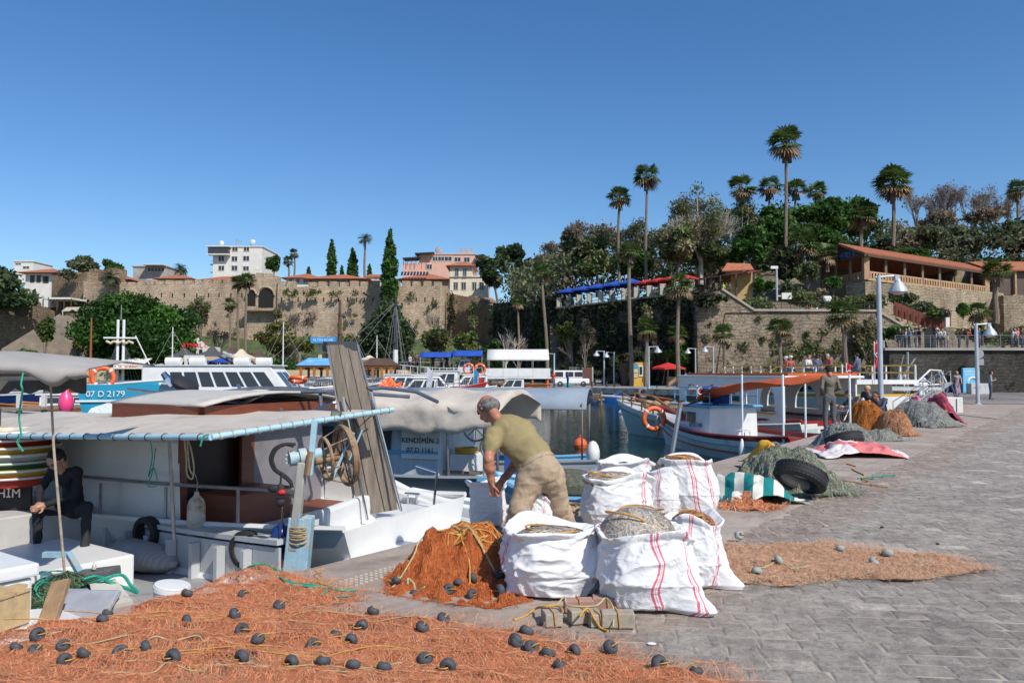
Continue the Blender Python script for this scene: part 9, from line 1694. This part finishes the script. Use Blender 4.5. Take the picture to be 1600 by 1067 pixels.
q=G(1352,668,.024);figure('fisherman in a black cap and dark top mending nets, arm stretched left',(q.x,q.y+.6,-.1),-1.2,j,[mSkinT,M('charcoal cotton',(.05,.055,.06)),mBk,mShoe],.025,cap=mBlack);q=G(1386,662,.024);figure('blond person seated behind the orange net mound',(q.x,q.y+1.2,0),-.6,j,[mSkin,M('charcoal cotton',(.05,.055,.06)),mBk,mShoe],.025,hair=pmat((.45,.33,.16)));q=G(1400,668,.024);figure('dark-haired fisherman crouching behind the peach net mound',(q.x,q.y+.9,-.15),-1.0,j,[mSkinT,pmat((.05,.06,.1)),mBk,mShoe],.025)
q=G(1382,665,.024);figure('fisherman in black bowed low just right of the lamp post',(q.x+.3,q.y+.5,-.25),-1.9,j,[mSkinT,mBk,mBk,mShoe],.025)
t,c=None,P(222,868,8.9);t=thing('sack','dirty striped grey sack lying on the boat deck behind the hatch','sack',c);mb=MB();R_=Matrix.Rotation(-.35,3,'Z')@Matrix.Rotation(.12,3,'Y')
for i in range(25):
 u=i/24;r_=.2*(1-abs(2*u-1)**3)+.02
 for k in range(24):a=2*pi*k/24;w_=1+.12*nz(u*6,cos(a)*2,sin(a)*2);mb.v.append(tuple(R_@V(((u-.5)*1.05,r_*1.1*cos(a)*w_,r_*.72*sin(a)*w_))))
mb.f=[(i*24+k,(i+1)*24+k,(i+1)*24+(k+1)%24,i*24+(k+1)%24)for i in range(24)for k in range(24)];mb.m=[0]*len(mb.f);mb.build('bag',stripes_mat('dirty striped sack',(.42,.4,.37),(.33,.34,.35),.05,.6),t,smooth=True,ang=180)
stuffing('dark green net heap stuffed in the open boat hatch',P(100,905,6.7),.34,.28,.3,[(.05,.12,.06),(.03,.07,.04),(.1,.2,.1),(.2,.2,.13)],6000,-.42,net_mat('dark green net',(.02,.035,.02),(.04,.07,.035),(.09,.12,.07)),41,loops=5,lm=mRopeG)
cord('bright green rope tangle beside the foam board',[P(*a)for a in((140,912,6.6),(160,905,6.5),(190,898,6.6),(205,915,6.5),(215,925,6.4),(195,918,6.5),(170,908,6.5),(150,900,6.6),(130,905,6.5))],mRopeG,.014)
bq=(9.9,22.3,-.15);t=thing('bicycle','bicycle standing on the boat stern behind the man in the taupe jacket','bicycle',bq,.5);wheel(None,(-.5,0,.34),.32,0,t,tr=.02,spokes=14);wheel(None,(.5,0,.34),.32,0,t,tr=.02,spokes=14)
mb=MB();[mb.tube(s,.018,6)for s in([(-.5,0,.34),(-.1,0,.32),(.3,0,.75),(-.18,0,.78),(-.5,0,.34)],[(-.1,0,.32),(-.2,0,.85)],[(.5,0,.34),(.3,0,.75),(.27,0,.9)])];mb.build('frame',bWhite,t);mb=MB();mb.ell((-.2,0,.9),(.13,.06,.04),8);mb.build('saddle',mBlack,t);mb=MB();mb.tube([(.3,-.25,.95),(.25,0,.9),(.3,.25,.95)],.015,6);mb.build('handlebar',mGal,t)
for(px,py,lb,m,s)in((1378,824,'dark pebble lying on the setts',mBlack,.022),(1290,822,'pale chip of stone on the setts',mPav,.03),(1018,1006,'white scrap of paper on the setts near the pavers',bWhite,.03),(1465,850,'second dark pebble at the right of the setts',mBlack,.02)):
 t=thing({'d':'pebble','p':'stone_chip','w':'paper_scrap','s':'pebble'}[lb[0]],lb,'paper' if lb[0]=='w' else 'stone',G(px,py,.024));q=MB();q.ell((0,0,.004),(s,s*.6,.008 if m is bWhite else s*.5),8);q.build('piece',m,t)
for(x0,y0,x1,y1,lb)in((1330,722,1352,752,'straw-coloured rope end trailing from the grey-green mound'),(1345,748,1400,741,'green rope end lying on the setts by the mound'),(1500,648,1560,655,'thin dark cable on the quay by the white cabinet'),(1300,745,1385,762,'ochre strands scattered beside the leaning tyre')):
 a,b=G(x0,y0,.035),G(x1,y1,.035);cord(lb,[a.lerp(b,i/7)+V((U(-.06,.06),U(-.12,.12),0))for i in range(8)],{'g':mRopeG,'t':mBlack}.get(lb[0],mRopeO),.009)
BX=[('small white cruiser moored behind the dark red boat',500,46,176,4.6,1.2,.8,2),('white cruiser with tall cabin left of the plank gangway',425,56,183,5.5,1.6,1.1,3),('low white motorboat right behind the plank gangway top',590,52,178,5.0,1.25,.9,3),('white cruiser moored in front of the second wooden tour boat',630,54,3,5.2,1.4,1.0,3),('white cruiser between the navy-hulled boat and the flag',700,54,185,4.8,1.3,.9,2),('small white boat close to the pontoon right end',830,66,178,4.2,1.2,.9,2),('white cruiser behind the turquoise boat bow',250,60,2,5.5,1.4,1.0,3)]
for lb,px,Yb_,rz,L_,D_,ch_,w_ in BX:cruiser(lb,px,Yb_,rad(rz),L_,D_,ch_,w_,mats=[bWhite,random.choice([bBlue,bNavy,bRed,bWhite]),bGrey],B=2.2)
for lb,px,Yb_,L_,hm,m1,m2 in(('slim sailing boat with one thin white mast behind the cabin cruiser',330,66,6,6.5,bWhite,bNavy),('varnished sailing boat with a thin mast right of the blue-roofed tour boat',500,70,6,7.2,bWood,bWhite),('white sailing boat with thin mast at the left of the blue awnings',645,70,6,6.0,bWhite,bBlue),('dark-hulled sailing boat with thin mast at the far left',60,60,7,5.5,bNavy,bWhite)):
 t,hb,sz,pt=boat(lb,wpos(px,Yb_),rad(180+U(-8,8)),L_,2.0,1.0,[m1,m2,bDeckW],sheer=.4);mast(t,L_*.55,.8,hm,.06,bWhite,bWhite,((hm*.72,.5),),[(L_*.98,0,1.2),(.1,0,1.1)],split=.5);mb=MB();mb.tube([(L_*.52,0,1.9),(.5,0,2.0)],.13,7);mb.build('boom_cover',random.choice([mBlue,mBeige,bNavy]),t,smooth=True);cabin(t,L_*.4,L_*.7,1.1,.85,1.3,m1 if m1 is bWhite else bWood,None,2,fwin=1)
for lb,b_,Ys,kd,n_ in(('leafy shrub on the slope under the left end of the pavilion',(1240,1284,405,452),110,'olive',1400),('dark shrub between the ochre kiosk and the camera mast',(1176,1210,425,462),105,'dark',1100),('rough shrub on the bare slope left of the pavilion wall',(1215,1262,440,470),103,'grey',1100),('low green shrub above the stair screen',(1385,1440,452,478),101,'olive',900),('scrubby bush on the slope between the rusty screen and the wall',(1440,1500,478,505),97.5,'spring',900)):bush(lb,b_,Ys,kd,n_,.28)
